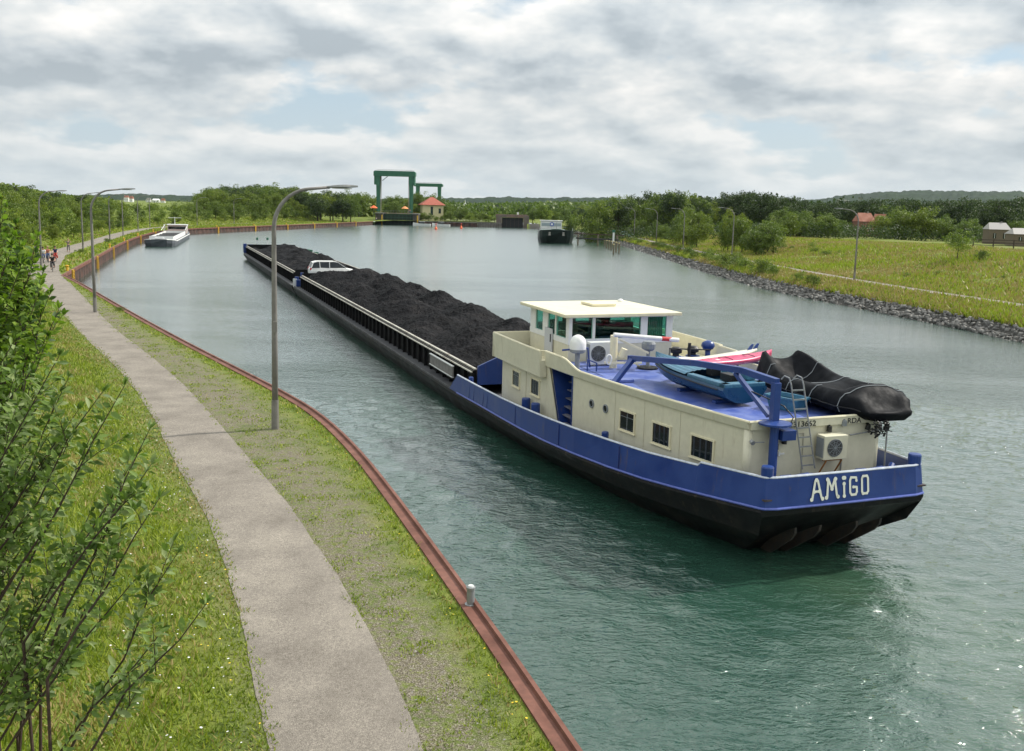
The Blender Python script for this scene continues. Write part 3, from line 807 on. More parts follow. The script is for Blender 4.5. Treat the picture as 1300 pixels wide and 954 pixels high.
# --- deckhouse
def hw(Y): return hb(Y) - 0.75
def htop(Y): return interp(Y, [1.3, 9.0, 9.25, 9.6, 9.95, 10.3, 16.3], [3.60, 3.62, 3.66, 3.76, 3.86, 3.90, 3.94])
ROOFZ = 3.40
house = MB()
def sidewall(b, s, pts_top, pts_bot, thick=0.07):
    rows = []
    for (Yt, zt), (Yb, zb) in zip(pts_top, pts_bot):
        rows.append([(s * hw(Yb), Yb, zb), (s * hw(Yt), Yt, zt), (s * (hw(Yt) - thick), Yt, zt), (s * (hw(Yb) - thick), Yb, zb)])
    b.grid(rows, closed=True)
def lin(a, b_, n): return [a + (b_ - a) * i / (n - 1) for i in range(n)]
for s in (-1, 1):
    Ya = lin(1.3, 9.6, 14)
    sidewall(house, s, [(y, ROOFZ) for y in Ya], [(y, bot(y) - .05) for y in Ya])
    if s == -1:
        Yt = [11.35, 12.5, 14, 16.0]; Yb = [10.35, 12.3, 14, 16.0]
        sidewall(house, s, [(y, ROOFZ) for y in Yt], [(y, 1.0) for y in Yb])
    else:
        Yt = lin(9.6, 16.0, 6); sidewall(house, s, [(y, ROOFZ) for y in Yt], [(y, 1.0) for y in Yt])
# aft wall and front wall
house.box((0, 1.335, 2.5), (2 * hw(1.3) - 0.004, 0.07, 1.8))
house.box((0, 15.965, 2.2), (2 * hw(16) - 0.004, 0.07, 2.4))
hs = house.build('deckhouse', m_cream, ship)
# rounded vertical corner post aft port
for s in (-1, 1): MB().cyl((s * (hw(1.3) - 0.05), 1.42, 1.6), (s * (hw(1.3) - 0.05), 1.42, ROOFZ - .01), 0.13, n=14, caps=True).build('corner_post', m_cream, hs, smooth=True)
# stair recess, port: inner walls and treads
b = MB()
xo = -hw(10.3)
b.box((xo + 1.0, 10.4, 2.2), (0.04, 2.3, 2.4)); b.box((xo + 0.5, 9.58, 2.2), (0.96, 0.04, 2.4)); 
b.add([(xo + .02, 10.35, 1.0), (xo + .02, 11.38, 3.38), (xo + 1, 11.38, 3.38), (xo + 1, 10.35, 1.0), (xo + .02, 10.40, 1.0), (xo + .02, 11.43, 3.38), (xo + 1, 11.43, 3.38), (xo + 1, 10.40, 1.0)], [(0, 1, 2, 3), (7, 6, 5, 4), (0, 4, 5, 1), (3, 2, 6, 7)])
st = b.build('stairwell', m_blue, hs)
b = MB(); b2 = MB()
for k in range(8):
    z = 1.3 + k * 0.265; yf = 10.35 + (z - 1.0) * 0.43
    b.box((xo + 0.10 + k * 0.10, (9.62 + yf) / 2, z), (0.20, yf - 9.64, 0.035)); b2.box((xo + 0.19 + k * 0.10, (9.62 + yf) / 2, z - 0.13), (0.02, yf - 9.66, 0.22))
b.build('tread', mat('worn tread', (0.16, 0.16, 0.20), 0.6, var=.3), st); b2.build('riser', mat('dark blue riser', (0.015, 0.02, 0.10), 0.5), st)
# roof deck
def strip(b, ya, yb, n, f_in, z0, z1):
    rows = []
    for y in lin(ya, yb, n):
        w_ = f_in(y); rows.append([(-w_, y, z1), (w_, y, z1), (w_, y, z0), (-w_, y, z0)])
    b.grid(rows, closed=True); m_ = len(rows)
    b.f.append(tuple(len(b.v) - 4 * m_ + k for k in range(4))); b.f.append(tuple(len(b.v) - 4 + k for k in range(4))); b.m += [0, 0]
b = MB(); strip(b, 1.32, 12.2, 14, lambda y: hw(y) - 0.075, ROOFZ - 0.06, ROOFZ)
b.build('roof_deck', m_bluetop, hs)
b = MB(); strip(b, 12.21, 15.9, 5, lambda y: hw(y) - 0.08, ROOFZ - 0.26, ROOFZ - 0.20); b.build('roof_deck', m_creamlt, hs)
# gunwale band round the roof: low lip aft, high wing bulwark forward
def band(b, s, Ys, zlo, out0):
    rows = []
    for Y in Ys:
        w_ = hw(Y) + out0; zt = htop(Y); zl = zlo(Y)
        rows.append([(s * w_, Y, zl), (s * (w_ + 0.05), Y, zt), (s * (w_ - 0.045), Y, zt), (s * (w_ - 0.09), Y, zl)])
    b.grid(rows, closed=True); n = len(rows)
    b.f.append(tuple(len(b.v) - 4 * n + k for k in range(4))); b.f.append(tuple(len(b.v) - 4 + k for k in range(4))); b.m += [0, 0]
b = MB()
for s in (-1, 1):
    Ys = lin(1.3, 9.0, 12) + [9.25, 9.6, 9.95, 10.3, 10.8, 11.3, 11.58]
    band(b, s, Ys, lambda Y: 3.405, 0.06)
    band(b, s, [11.6, 13, 14.5, 16.35], lambda Y: 3.0, 0.24)
    b.box((s * (hw(11.6) + 0.12), 11.62, 3.30), (0.22, 0.08, 0.60))
b.box((0, 1.26, 3.50), (2 * hw(1.3) + 0.02, 0.07, 0.19))
b.box((0, 16.40, 3.47), (2 * hw(16.4) + 0.56, 0.07, 0.94))
bd = b.build('roof_bulwark', m_cream, hs)
b = MB()
for s in (-1, 1):
    pts = [(s * (hw(Y) + (0.07 if Y < 11.59 else 0.25)), Y, htop(Y) + 0.012) for Y in lin(1.25, 9.0, 12) + [9.25, 9.6, 9.95, 10.3, 10.8, 11.3, 11.58, 11.62, 13, 14.5, 16.4]]
    b.tube(pts, 0.04, 6)
b.tube([(-hw(1.3) - .07, 1.25, 3.612), (hw(1.3) + .07, 1.25, 3.612)], 0.04, 6); b.tube([(-hw(16.4) - .25, 16.4, 3.95), (hw(16.4) + .25, 16.4, 3.95)], 0.04, 6)
b.build('capping_rail', m_creamlt, bd)
# windows on both sides
def wall_frame(Y, s):
    d = Vector((s * (hw(Y + .1) - hw(Y - .1)), 0.2, 0)).normalized()
    return math.atan2(d.y, d.x)
def side_window(Y0, Y1, z0, z1, s, curtain=False):
    Y = (Y0 + Y1) / 2; a = wall_frame(Y, s); n = Vector((s, 0, 0)); dr = Vector((math.cos(a), math.sin(a), 0)); n = Vector((dr.y * s, -dr.x * s, 0))
    if n.x * s < 0: n = -n
    c = Vector((s * hw(Y), Y, (z0 + z1) / 2)); w_ = (Y1 - Y0); h_ = z1 - z0
    b = MB(); M = Matrix((dr, n, Vector((0, 0, 1)))).transposed()
    for dx, dz, sx2, sz2 in ((0, h_ / 2, w_ + .09, .05), (0, -h_ / 2, w_ + .09, .05), (w_ / 2, 0, .05, h_ - .052), (-w_ / 2, 0, .05, h_ - .052)):
        b.box(c + dr * dx + Vector((0, 0, dz)), (sx2, 0.07, sz2), rot=M)
    b.box(c + Vector((0, 0, -h_ / 2 - 0.035)) + n * 0.03, (w_ + .12, 0.05, 0.025), rot=M)
    fr = b.build('window', m_creamlt, hs)
    MB().box(c, (w_ - .03, 0.024, h_ - .03), rot=M).build('pane', m_wpane, fr)
    b = MB()
    if curtain:
        for k in range(4):
            b.box(c + dr * (-w_ * .40 + k * w_ * .25 + .02 * math.sin(k * 5)) + n * 0.0135, (w_ * 0.07, 0.004, h_ - .06), rot=M)
        b.build('curtain', m_curtain, fr)
    else:
        b.box(c + dr * (w_ * 0.0) + n * 0.014, (0.02, 0.006, h_ - .06), rot=M); b.box(c + n * 0.014 + Vector((0, 0, .12)), (w_ - .06, 0.005, 0.015), rot=M)
        b.build('glazing_bar', m_grey, fr)
for s in (-1, 1):
    for (a, c, z0, z1, cu) in ((14.05, 14.78, 2.13, 2.73, 0), (12.14, 12.88, 2.17, 2.75, 1), (5.90, 6.66, 2.26, 2.86, 0), (4.24, 5.04, 2.22, 2.83, 1), (2.50, 3.38, 2.22, 2.83, 1)):
        side_window(a, c, z0, z1, s, bool(cu))
    for Y in (8.3, 7.47):
        a = wall_frame(Y, s); b = MB(); b.lathe((0, 0, 0), [(0.14, -0.02), (0.14, 0.03), (0.10, 0.035), (0.10, 0.012)], 18, axis='Y')
        M = Matrix.Rotation(a, 3, 'Z')
        nn = Vector((math.sin(a), -math.cos(a), 0)); flip = 1 if nn.x * s > 0 else -1
        vs = []
        for p in b.v:
            q = M @ Vector((p[0], p[1] * -flip, p[2])); vs.append(q + Vector((s * hw(Y), Y, 2.71)))
        b.v = vs; po = b.build('porthole', m_grey, hs)
        b = MB(); b.lathe((0, 0, 0), [(0.098, 0), (0.098, 0.014), (0.01, 0.016)], 16, axis='Y'); b.v = [M @ Vector((p[0], p[1] * -flip, p[2])) + Vector((s * hw(Y), Y, 2.71)) for p in b.v]
        b.build('pane', m_wpane, po)
for Y in (6.95, 5.45, 3.85, 13.4):
    MB().bar((-hw(Y) - .004, Y, 1.5), (-hw(Y) - .004, Y, 3.36), .012, .012).build('weld_seam', mat('cream weld', (.50, .47, .36), .6), hs)
# door outline, handles, hand rail and small fittings on the aft wall
b = MB()
for x in (-1.22, -0.40): b.box((x, 1.288, 2.45), (0.02, 0.02, 1.55))
b.box((-0.81, 1.288, 3.22), (0.84, 0.02, 0.02))
dr_ = b.build('aft_door', mat('door seam', (0.40, 0.38, 0.30), 0.5), hs)
b = MB(); b.box((-1.08, 1.26, 2.72), (0.16, 0.04, 0.04)); b.box((-1.15, 1.27, 2.72), (0.05, 0.05, 0.12)); b.build('handle', m_white, dr_)
for pp_, rr_ in (([(-2.05, 1.10, 3.12), (-1.75, 1.10, 3.11)], .015), ([(1.02, 1.2, 3.1), (2.15, 1.2, 3.2)], .02), ([(2.26, 1.2, 1.9), (2.26, 1.2, 3.5)], .022), ([(0.86, 1.27, 2.5), (0.86, 1.27, 1.7)], .02)): MB().tube(pp_, rr_, 6).build('handrail', m_steel, hs)
for x, z, m_ in ((-1.05, 3.08, m_black), (0.35, 3.32, m_black), (1.62, 3.30, m_black), (2.25, 3.30, m_black), (-1.30, 2.95, m_black), (0.82, 3.45, m_grey)):
    b = MB(); b.cyl((x, 1.22, z - 0.08), (x, 1.20, z + 0.06), 0.075, 0.06, 10); b.box((x, 1.25, z + 0.07), (0.05, 0.08, 0.05)); b.build('deck_light', m_, hs)
b = MB(); b.cyl((-2.08, 1.20, 3.14), (-2.08, 1.10, 3.10), 0.05, 0.065, 10); b.build('deck_light', m_steel, hs)
def text_mesh(name, body, size, loc, rot, m, parent, squash=1.0):
    c = bpy.data.curves.new(name, 'FONT'); c.body = body; c.size = size; c.extrude = 0.002; c.align_x = 'LEFT'; c.offset = size * 0.012
    t = bpy.data.objects.new(name, c); COL.objects.link(t)
    dg = bpy.context.evaluated_depsgraph_get(); me = bpy.data.meshes.new_from_object(t.evaluated_get(dg))
    bpy.data.objects.remove(t)
    o = bpy.data.objects.new(name, me); COL.objects.link(o); me.materials.clear(); me.materials.append(m)
    o.location = loc; o.rotation_euler = rot; o.scale = (squash, 1, 1)
    if parent: o.parent = parent
    return o
text_mesh('registration_number', '2313662', 0.205, (-0.93, 1.215, 3.42), (R(90), 0, 0), m_blkletter, hs, 1.18)
text_mesh('home_port_letters', 'RDA', 0.205, (0.92, 1.215, 3.42), (R(90), 0, 0), m_blkletter, hs, 1.1)
# air conditioner units
def aircon(loc, w_, h_, d_, fx, fr, parent, mm, stain=False):
    root = MB().box(loc, (w_, d_, h_)).build('air_conditioner', mm, parent, bevel=0.015)
    x, y, z = loc; yf = y - d_ / 2
    b = MB(); b.lathe((x + fx, yf, z), [(fr, -0.012), (fr, 0.0)], 24, axis='Y'); b.build('fan_recess', mat('fan dark', (0.05, 0.05, 0.05), 0.6), root)
    b = MB()
    for q in (0.35, 0.6, 0.85, 1.0):
        b.tube([(x + fx + fr * q * math.cos(t * PI / 10), yf - 0.02, z + fr * q * math.sin(t * PI / 10)) for t in range(21)], 0.006, 4, caps=False)
    for k in range(10): b.bar((x + fx, yf - 0.024, z), (x + fx + fr * math.cos(k * PI / 5), yf - 0.024, z + fr * math.sin(k * PI / 5)), 0.012)
    b.lathe((x + fx, yf - 0.02, z), [(fr * 0.17, -0.012), (fr * 0.17, 0.0)], 12, axis='Y')
    b.build('fan_grille', m_grey, root)
    b = MB(); b.box((x - w_ / 2 - 0.012, y, z), (0.02, d_ * 0.8, h_ * 0.8)); b.build('side_vent', m_grey, root)
    return root
a_ = aircon((-1.52, 11.3, 3.85), 0.95, 0.80, 0.32, -0.16, 0.28, hs, m_whitegrey)
for x_ in (-1.85, -1.2): MB().box((x_, 11.3, 3.43), (0.06, 0.36, 0.05)).build('foot', m_steel, a_)
a_ = aircon((0.33, 1.05, 2.88), 0.74, 0.64, 0.34, -0.04, 0.235, hs, m_cream)
b = MB(); b.bar((0.05, 1.02, 2.53), (0.62, 1.02, 2.53), 0.05); b.bar((0.1, 1.28, 2.0), (0.1, 0.95, 2.52), 0.03); b.bar((0.6, 1.28, 2.0), (0.6, 0.95, 2.52), 0.03); b.build('bracket', mat('rust orange', (0.35, 0.14, 0.03), .7), a_)

# --- wheelhouse with real openings
wh = MB()
X0, Y0w, Y1w = 2.30, 12.4, 16.1
WB, WT = 4.20, 4.98
# skirts (cream below, white above)
for (cx, cy, sx_, sy_) in ((0, Y0w, 2 * X0, 0.08), (0, Y1w, 2 * X0, 0.08), (-X0 + .04, (Y0w + Y1w) / 2, 0.08, Y1w - Y0w - .084), (X0 - .04, (Y0w + Y1w) / 2, 0.08, Y1w - Y0w - .084)):
    wh.box((cx, cy, 3.60), (sx_, sy_, 0.8))
wheel = wh.build('wheelhouse', m_cream, ship); wheel.location.x = -0.17; wheel.scale.x = 0.926
b = MB()
for (cx, cy, sx_, sy_) in ((0, Y0w, 2 * X0 + .04, 0.12), (0, Y1w, 2 * X0 + .04, 0.12), (-X0 + .04, (Y0w + Y1w) / 2, 0.12, Y1w - Y0w - .13), (X0 - .04, (Y0w + Y1w) / 2, 0.12, Y1w - Y0w - .13)):
    b.box((cx, cy, 4.10), (sx_, sy_, 0.20)); b.box((cx, cy, WT + 0.03), (sx_, sy_, 0.08))
def pil(x0, x1, y): b.box(((x0 + x1) / 2, y, (WB + WT) / 2), (x1 - x0, 0.10, WT - WB - .004))
for x0, x1 in ((-2.30, -2.16), (-1.285, -1.165), (0.853, 1.155), (2.02, 2.30 - 0.0)): pil(x0, x1, Y0w)
for x0, x1 in ((-2.30, -2.2), (-0.8, -0.72), (0.72, 0.8), (2.2, 2.3)): pil(x0, x1, Y1w)
for s in (-1, 1):
    for y0, y1 in ((Y0w + .052, 12.6), (13.55, 13.65), (14.35, 14.85), (15.6, Y1w - .052)):
        b.box((s * (X0 - .04), (y0 + y1) / 2, (WB + WT) / 2), (0.10, y1 - y0, WT - WB - .004))
b.build('window_frame', m_white, wheel)
b = MB()
b.box((0, Y0w, (WB + WT) / 2), (2 * X0 - .12, 0.012, WT - WB + .01)); b.box((0, Y1w, (WB + WT) / 2), (2 * X0 - .12, 0.012, WT - WB + .01))
for s in (-1, 1): b.box((s * (X0 - .04), 14.25, (WB + WT) / 2), (0.012, Y1w - Y0w - .12, WT - WB + .01))
b.build('glass', m_glass, wheel)
b = MB()
b.prism([(-2.68, 11.95), (2.50, 12.0), (2.42, 16.7), (-2.62, 16.6)], 5.03, 5.15, lambda a, c, h: (a, c, h + 0.03 * (1 - abs(a) / 2.6)))
rf = b.build('roof', m_creamlt, wheel, bevel=0.02)
MB().box((0.25, 14.9, 5.21), (1.1, 1.1, 0.09)).build('roof_hatch', m_creamlt, rf, bevel=0.015)
MB().lathe((1.95, 16.1, 5.15), [(0.13, 0), (0.13, 0.05), (0.08, 0.10), (0.02, 0.12)], 12).build('roof_vent', m_white, rf)
b = MB()
b.box((0, 15.5, 4.15), (4.2, 0.7, 0.55)); b.box((-0.9, 15.3, 4.50), (0.5, 0.25, 0.22)); b.box((0.6, 15.4, 4.5), (0.9, 0.25, 0.2)); b.box((-1.6, 15.3, 4.48), (0.3, 0.2, 0.18))
b.box((0, 14.2, 3.62), (4.4, 3.4, 0.04))
b.build('console', mat('console dark', (0.025, 0.03, 0.032), 0.6), wheel)
b = MB(); b.box((-0.55, 13.9, 4.15), (0.5, 0.5, 0.12)); b.box((-0.55, 13.66, 4.46), (0.46, 0.12, 0.55)); b.box((-0.55, 13.64, 4.78), (0.26, 0.10, 0.14)); b.cyl((-0.55, 13.9, 3.65), (-0.55, 13.9, 4.12), 0.05); b.build('helm_chair', m_black, wheel, bevel=0.03)
b = MB(); b.lathe((0.1, 15.0, 4.55), [(0.01, 0), (0.12, 0.05), (0.14, 0.15), (0.05, 0.22)], 10); b.bar((0.05, 15, 4.4), (0.1, 15, 4.6), 0.03); b.box((0.45, 14.6, 4.6), (0.16, 0.04, 0.8)); b.build('curtain', m_dark, wheel)
b = MB()
for k in range(9): b.cyl((1.22 + k * 0.085, 12.52, 4.22), (1.22 + k * 0.085, 12.52, 4.97), 0.035, n=6)
b.build('curtain', mat('grey green curtain', (0.20, 0.24, 0.20), .8), wheel)
# port side door (grey leaf with glass top) and its handle
b = MB(); b.box((-2.36, 14.1, 3.95), (0.05, 0.72, 0.9)); dr_ = b.build('door', mat('pale grey door', (0.50, 0.51, 0.53), .5), wheel)
MB().box((-2.40, 13.85, 4.05), (0.04, 0.03, 0.3)).build('handle', m_black, dr_)
# --- hold: coamings, stiffeners, coal bed is a thing of its own
def coaming(y0, y1, parent):
    for s in (-1, 1):
        b = MB(); b.box((s * 3.6, (y0 + y1) / 2, 1.43), (0.06, y1 - y0, 1.12))
        n = int((y1 - y0) / 1.1)
        for k in range(n + 1):
            y = y0 + 0.05 + (y1 - y0 - .1) * k / n; b.box((s * 3.70, y, 1.40), (0.14, 0.05, 1.04))
        cm = b.build('hold_coaming', m_coam, parent)
        b = MB(); b.box((s * 3.62, (y0 + y1) / 2, 2.02), (0.10, y1 - y0 + .02, 0.06)); b.box((s * 3.80, (y0 + y1) / 2, 1.90), (0.08, y1 - y0 + .02, 0.05))
        b.build('coaming_rail', m_rail, cm)
        b = MB(); b.box((s * 3.71, (y0 + y1) / 2, 1.95), (0.07, y1 - y0, 0.02))
        b.build('coaming_gutter', mat('dark gutter', (0.05, 0.045, 0.04), .6), cm)
coaming(19.0, 71.5, ship)
b = MB(); b.prism([(-3.55, 1.35), (3.55, 1.35), (3.55, 2.25), (2.6, 2.55), (-2.6, 2.55), (-3.55, 2.15)], 18.9, 19.0, lambda a, c, h: (a, h, c)); b.build('hold_bulkhead', m_blue, ship)
b = MB(); b.box((0, 71.55, 1.6), (7.2, 0.08, 1.3)); b.build('hold_bulkhead', m_coam, ship)
# fenders ledge line along the deck edge and small posts
b = MB()
for s in (-1, 1): b.box((s * 4.22, 46.5, 0.92), (0.07, 52, 0.07))
b.build('deck_edge_bar', mat('worn deck edge', (0.075, 0.075, 0.08), 0.5, var=.4, scale=2), ship)
# boarding plank hung on the coaming
b = MB(); b.box((-3.92, 23.2, 1.52), (0.06, 3.8, 0.46)); pl = b.build('boarding_plank', mat('plank grey', (0.20, 0.19, 0.18), .7, var=.2), ship)
b = MB(); b.box((-3.935, 23.2, 1.77), (0.10, 3.84, 0.04)); b.box((-3.935, 23.2, 1.27), (0.10, 3.84, 0.04)); b.build('plank_edge', m_whitegrey, pl)
# bollards
def bollard_pair(x, y, z, parent, n=2, r=0.17, h=0.45, rope=True, gap=0.55, m=None):
    b = MB()
    for k in range(n): b.lathe((x, y - k * gap, z), [(r, 0), (r, h * 0.55), (r, h * 0.56)], 14)
    b.box((x, y - (n - 1) * gap / 2, z + .02), (r * 2.6, (n - 1) * gap + r * 3, 0.04))
    o = b.build('bollard', mat('bollard worn rust', (0.10, 0.075, 0.07), .6, col2=(0.04, 0.03, 0.035), scale=6, var=.3), parent)
    b = MB()
    for k in range(n): b.lathe((x, y - k * gap, z + h * 0.56), [(r * 1.01, 0), (r * 1.01, h * 0.4), (r * 0.9, h * .44), (r * .3, h * 0.45)], 14)
    b.build('painted_top', m_blue, o)
    if rope:
        b = MB(); pts = []
        for k in range(40):
            t = k / 39 * 2 * PI; pts.append((x + math.sin(t) * (r + .10), y - gap / 2 + math.cos(t) * (gap / 2 + r + 0.18), z + h * .48 + 0.05 * math.sin(3 * t)))
        b.tube(pts, 0.028, 6); b.build('yellow_rope', mat('yellow rope', (0.62, 0.52, 0.20), .8), o)
    return o
bollard_pair(-3.72, 12.78, 1.12, ship, gap=0.93, r=0.16, h=0.90)
bollard_pair(-3.42, 6.84, 1.22, ship, n=1, r=0.11, h=0.92, rope=False)
bollard_pair(-3.95, 18.6, 1.05, ship, n=1, r=0.10, h=0.72, rope=False)
bollard_pair(-2.28, 0.16, 1.95, ship, n=1, r=0.155, h=0.82, rope=False)
bollard_pair(2.28, 0.16, 1.95, ship, n=1, r=0.165, h=0.82, rope=False)
for x in (-1.35, 1.0):
    b = MB(); b.box((x, 0.55, 2.20), (0.34, 0.3, 0.26)); b.cyl((x + .17, 0.55, 2.22), (x + .62, 0.55, 2.26), 0.13, n=14); b.cyl((x + .62, .55, 2.26), (x + .74, .55, 2.27), 0.10, n=14); b.box((x + .1, .55, 2.0), (0.6, 0.34, 0.2))
    b.build('winch_motor', m_blue, ship, bevel=0.01)
b = MB(); b.bar((-1.95, 0.6, 2.05), (-1.2, 0.6, 2.2), 0.12); b.cyl((1.75, .5, 2.15), (2.05, .7, 2.35), 0.09, n=10); b.cyl((-1.6, .6, 2.05), (-1.6, .6, 2.2), .2, n=12); b.build('pipe', m_blue, ship)
MB().box((0, 0.68, 1.86), (4.6, 1.2, 0.04)).build('aft_deck', m_deck, ship)
# crane
b = MB(); b.cyl((-1.52, 1.02, 1.9), (-1.52, 1.02, 3.60), 0.115, n=16); b.lathe((-1.52, 1.02, 3.58), [(0.42, 0), (0.42, 0.05), (0.14, 0.10)], 18)
crane = b.build('deck_crane', m_blue, ship, smooth=False)
b = MB(); b.box((-1.54, 1.04, 4.15), (0.19, 0.19, 1.02)); b.box((-1.18, 1.0, 3.30), (0.42, 0.32, 0.26)); b.build('post', m_blue, crane, bevel=0.01)
b = MB()
pa = [(-1.54, 1.0, 4.68), (-1.62, 2.4, 4.74), (-1.72, 4.6, 4.58), (-1.92, 8.15, 4.17)]
for p, q in zip(pa[:-1], pa[1:]): b.bar(p, q, 0.15, 0.17)
b.bar((-1.92, 8.1, 4.14), (-2.90, 7.45, 3.50), 0.15, 0.16); b.box((-1.92, 8.15, 4.15), (0.2, 0.22, 0.2), rot=0.3)
b.build('arm', m_blue, crane, bevel=0.008)
b = MB(); b.bar((-1.62, 2.75, 4.62), (-1.55, 1.25, 3.75), 0.11); b.build('brace', m_blue, crane)
b = MB(); b.cyl((-1.55, 2.72, 4.50), (-1.50, 1.35, 3.78), 0.035, n=8); b.build('hydraulic_ram', m_steel, crane)
b = MB(); b.tube([(-1.6, 2.0, 4.25), (-1.3, 1.6, 4.1), (-1.15, 1.2, 4.0), (-1.02, 0.95, 3.75), (-1.15, 0.95, 3.5)], 0.018, 6); b.build('hose', m_black, crane)
# mast lying on trestle, white with red band
b = MB(); b.cyl((-1.62, 10.1, 4.66), (0.80, 9.9, 4.44), 0.075, n=14); ml = b.build('boarding_boom', m_white, ship)
b = MB(); b.cyl((0.15, 9.95, 4.50), (0.52, 9.93, 4.466), 0.079, n=14); b.build('red_marking', m_red, ml)
b = MB(); b.cyl((-1.3, 10.7, 3.4), (-1.3, 10.7, 4.55), 0.13, n=12); b.bar((-1.3, 10.3, 4.45), (-0.3, 10.0, 4.0), 0.07); b.bar((-1.75, 10.5, 3.62), (-0.55, 10.0, 3.66), 0.07); b.bar((-1.3, 10.7, 4.0), (-0.3, 10.5, 3.42), 0.05); b.cyl((-1.1, 10.5, 3.8), (-1.0, 10.45, 4.1), .12, n=8)
b.build('boom_trestle', m_creamlt, ml)
b = MB(); b.tube([(-1.62 + 0.1 * math.cos(t / 10 * 2 * PI), 10.4, 3.75 + 0.17 * math.sin(t / 10 * 2 * PI)) for t in range(11)], 0.03, 6); b.build('hose_coil', m_white, ml)
# grey floodlight / horn
b = MB(); b.lathe((-0.15, 10.3, 4.02), [(0.05, 0), (0.16, 0.02), (0.24, 0.10), (0.25, 0.26), (0.20, 0.34), (0.05, 0.37)], 16); b.cyl((-0.15, 10.3, 3.42), (-0.15, 10.3, 4.04), 0.07, n=10)
hn = b.build('radar_scanner', m_grey, ship, smooth=False)
MB().lathe((-0.15, 10.3, 3.42), [(0.38, 0), (0.38, 0.04), (0.05, 0.06)], 16).build('base_ring', m_black, hn)
# dome
b = MB(); b.lathe((-2.75, 10.55, 4.02), [(0.20, 0.0), (0.27, 0.03), (0.285, 0.12), (0.29, 0.32), (0.25, 0.46), (0.17, 0.55), (0.07, 0.60), (0.01, 0.61)], 24)
dm = b.build('satellite_dome', m_white, ship, smooth=True)
b = MB(); b.lathe((-2.75, 10.55, 4.02), [(0.205, -0.02), (0.275, 0.02), (0.29, 0.11), (0.2, 0.115)], 24); b.cyl((-2.75, 10.55, 3.42), (-2.75, 10.55, 4.02), 0.09, n=10); b.build('stand', m_grey, dm)
b = MB(); b.tube([(-3.3, 10.6, 4.10), (-2.3, 10.7, 4.13), (-2.2, 10.7, 3.45)], 0.035, 6); b.tube([(-2.62, 10.0, 3.45), (-2.62, 10.0, 3.85), (-2.25, 10.05, 3.70), (-2.25, 10.05, 3.42)], 0.028, 6); b.build('blue_railing', m_blue, dm)
# ventilators on the roof near starboard
for x, y in ((1.55, 11.3), (2.35, 11.45)):
    b = MB(); b.lathe((x, y, 3.42), [(0.26, 0), (0.26, 0.2), (0.18, 0.22)], 14); vt = b.build('roof_ventilator', m_blue, ship)
    b = MB(); b.cyl((x, y, 3.62), (x, y + .02, 3.72), 0.12); b.lathe((x, y, 3.72), [(0.12, 0), (0.21, 0.04), (0.22, 0.16), (0.14, 0.24)], 14); b.build('cowl', m_black, vt)
b = MB(); b.lathe((2.95, 11.4, 3.80), [(0.05, 0), (0.20, 0.05), (0.26, 0.16), (0.22, 0.28), (0.08, 0.36)], 14); b.cyl((2.95, 11.4, 3.42), (2.95, 11.4, 3.82), 0.1, n=8); b.build('horn', m_blue, ship, smooth=True)
b = MB(); b.cyl((1.92, 11.0, 3.42), (1.92, 11.0, 4.15), 0.06, n=8); b.tube([(1.15, 11.1, 3.42), (1.15, 11.1, 3.95), (2.9, 11.1, 3.85)], 0.025, 5); b.build('rail', m_black, ship)
b = MB(); b.box((0.55, 9.3, 3.56), (0.9, 0.7, 0.30)); b.box((2.2, 10.4, 3.52), (1.7, 0.7, 0.20)); b.box((-2.35, 8.2, 3.46), (0.9, 0.5, 0.10)); b.build('roof_locker', m_bluetop, ship, bevel=0.02)
b = MB(); b.box((0.7, 8.7, 3.9), (0.9, 0.05, 0.05), rot=0.5)
for k in range(5): b.bar((0.3 + .25 * k, 10.1 + .1 * k, 3.75), (0.6 + .25 * k, 9.7, 3.78), 0.03)
b.build('deck_gear', m_white, ship)
# ladder leaning on the aft wall
b = MB()
pL = [(-0.63, 0.95, 2.35), (-0.98, 1.18, 4.55), (-1.02, 1.22, 4.72), (-1.08, 1.34, 4.76), (-1.13, 1.40, 4.66)]
pR = [(-0.24, 0.95, 2.35), (-0.60, 1.18, 4.55), (-0.64, 1.22, 4.72), (-0.70, 1.34, 4.76), (-0.75, 1.40, 4.66)]
b.tube(pL, 0.020, 6); b.tube(pR, 0.020, 6)
ld = b.build('boarding_ladder', m_steel, ship)
b = MB()
for k in range(9):
    t = (k + .4) / 9; q0 = Vector(pL[0]).lerp(Vector(pL[1]), t); q1 = Vector(pR[0]).lerp(Vector(pR[1]), t); MB().bar(q0, q1, 0.035).build('rung', m_steel, ld)
# bow gear of the main barge
def bow_gear(y, parent):
    for s in (-1, 1):
        b = MB(); b.box((s * 3.7, y + 0.6, 1.25), (0.7, 0.7, 0.6)); b.cyl((s * 3.55, y + 0.2, 1.0), (s * 3.55, y + .2, 2.25), 0.16, n=10); b.cyl((s * 3.9, y + 1.2, 1.0), (s * 3.9, y + 1.2, 1.8), 0.2, n=10); b.lathe((s * 2.9, y + .9, 1.55), [(0.1, 0), (0.45, .1), (.5, .25), (.2, .4)], 12)
        b.build('winch', m_blue, parent)
        b = MB(); b.box((s * 4.1, y + 1.0, 1.25), (0.35, 0.4, 0.75)); b.build('fender', m_whitegrey, parent)
bow_gear(71.8, ship)

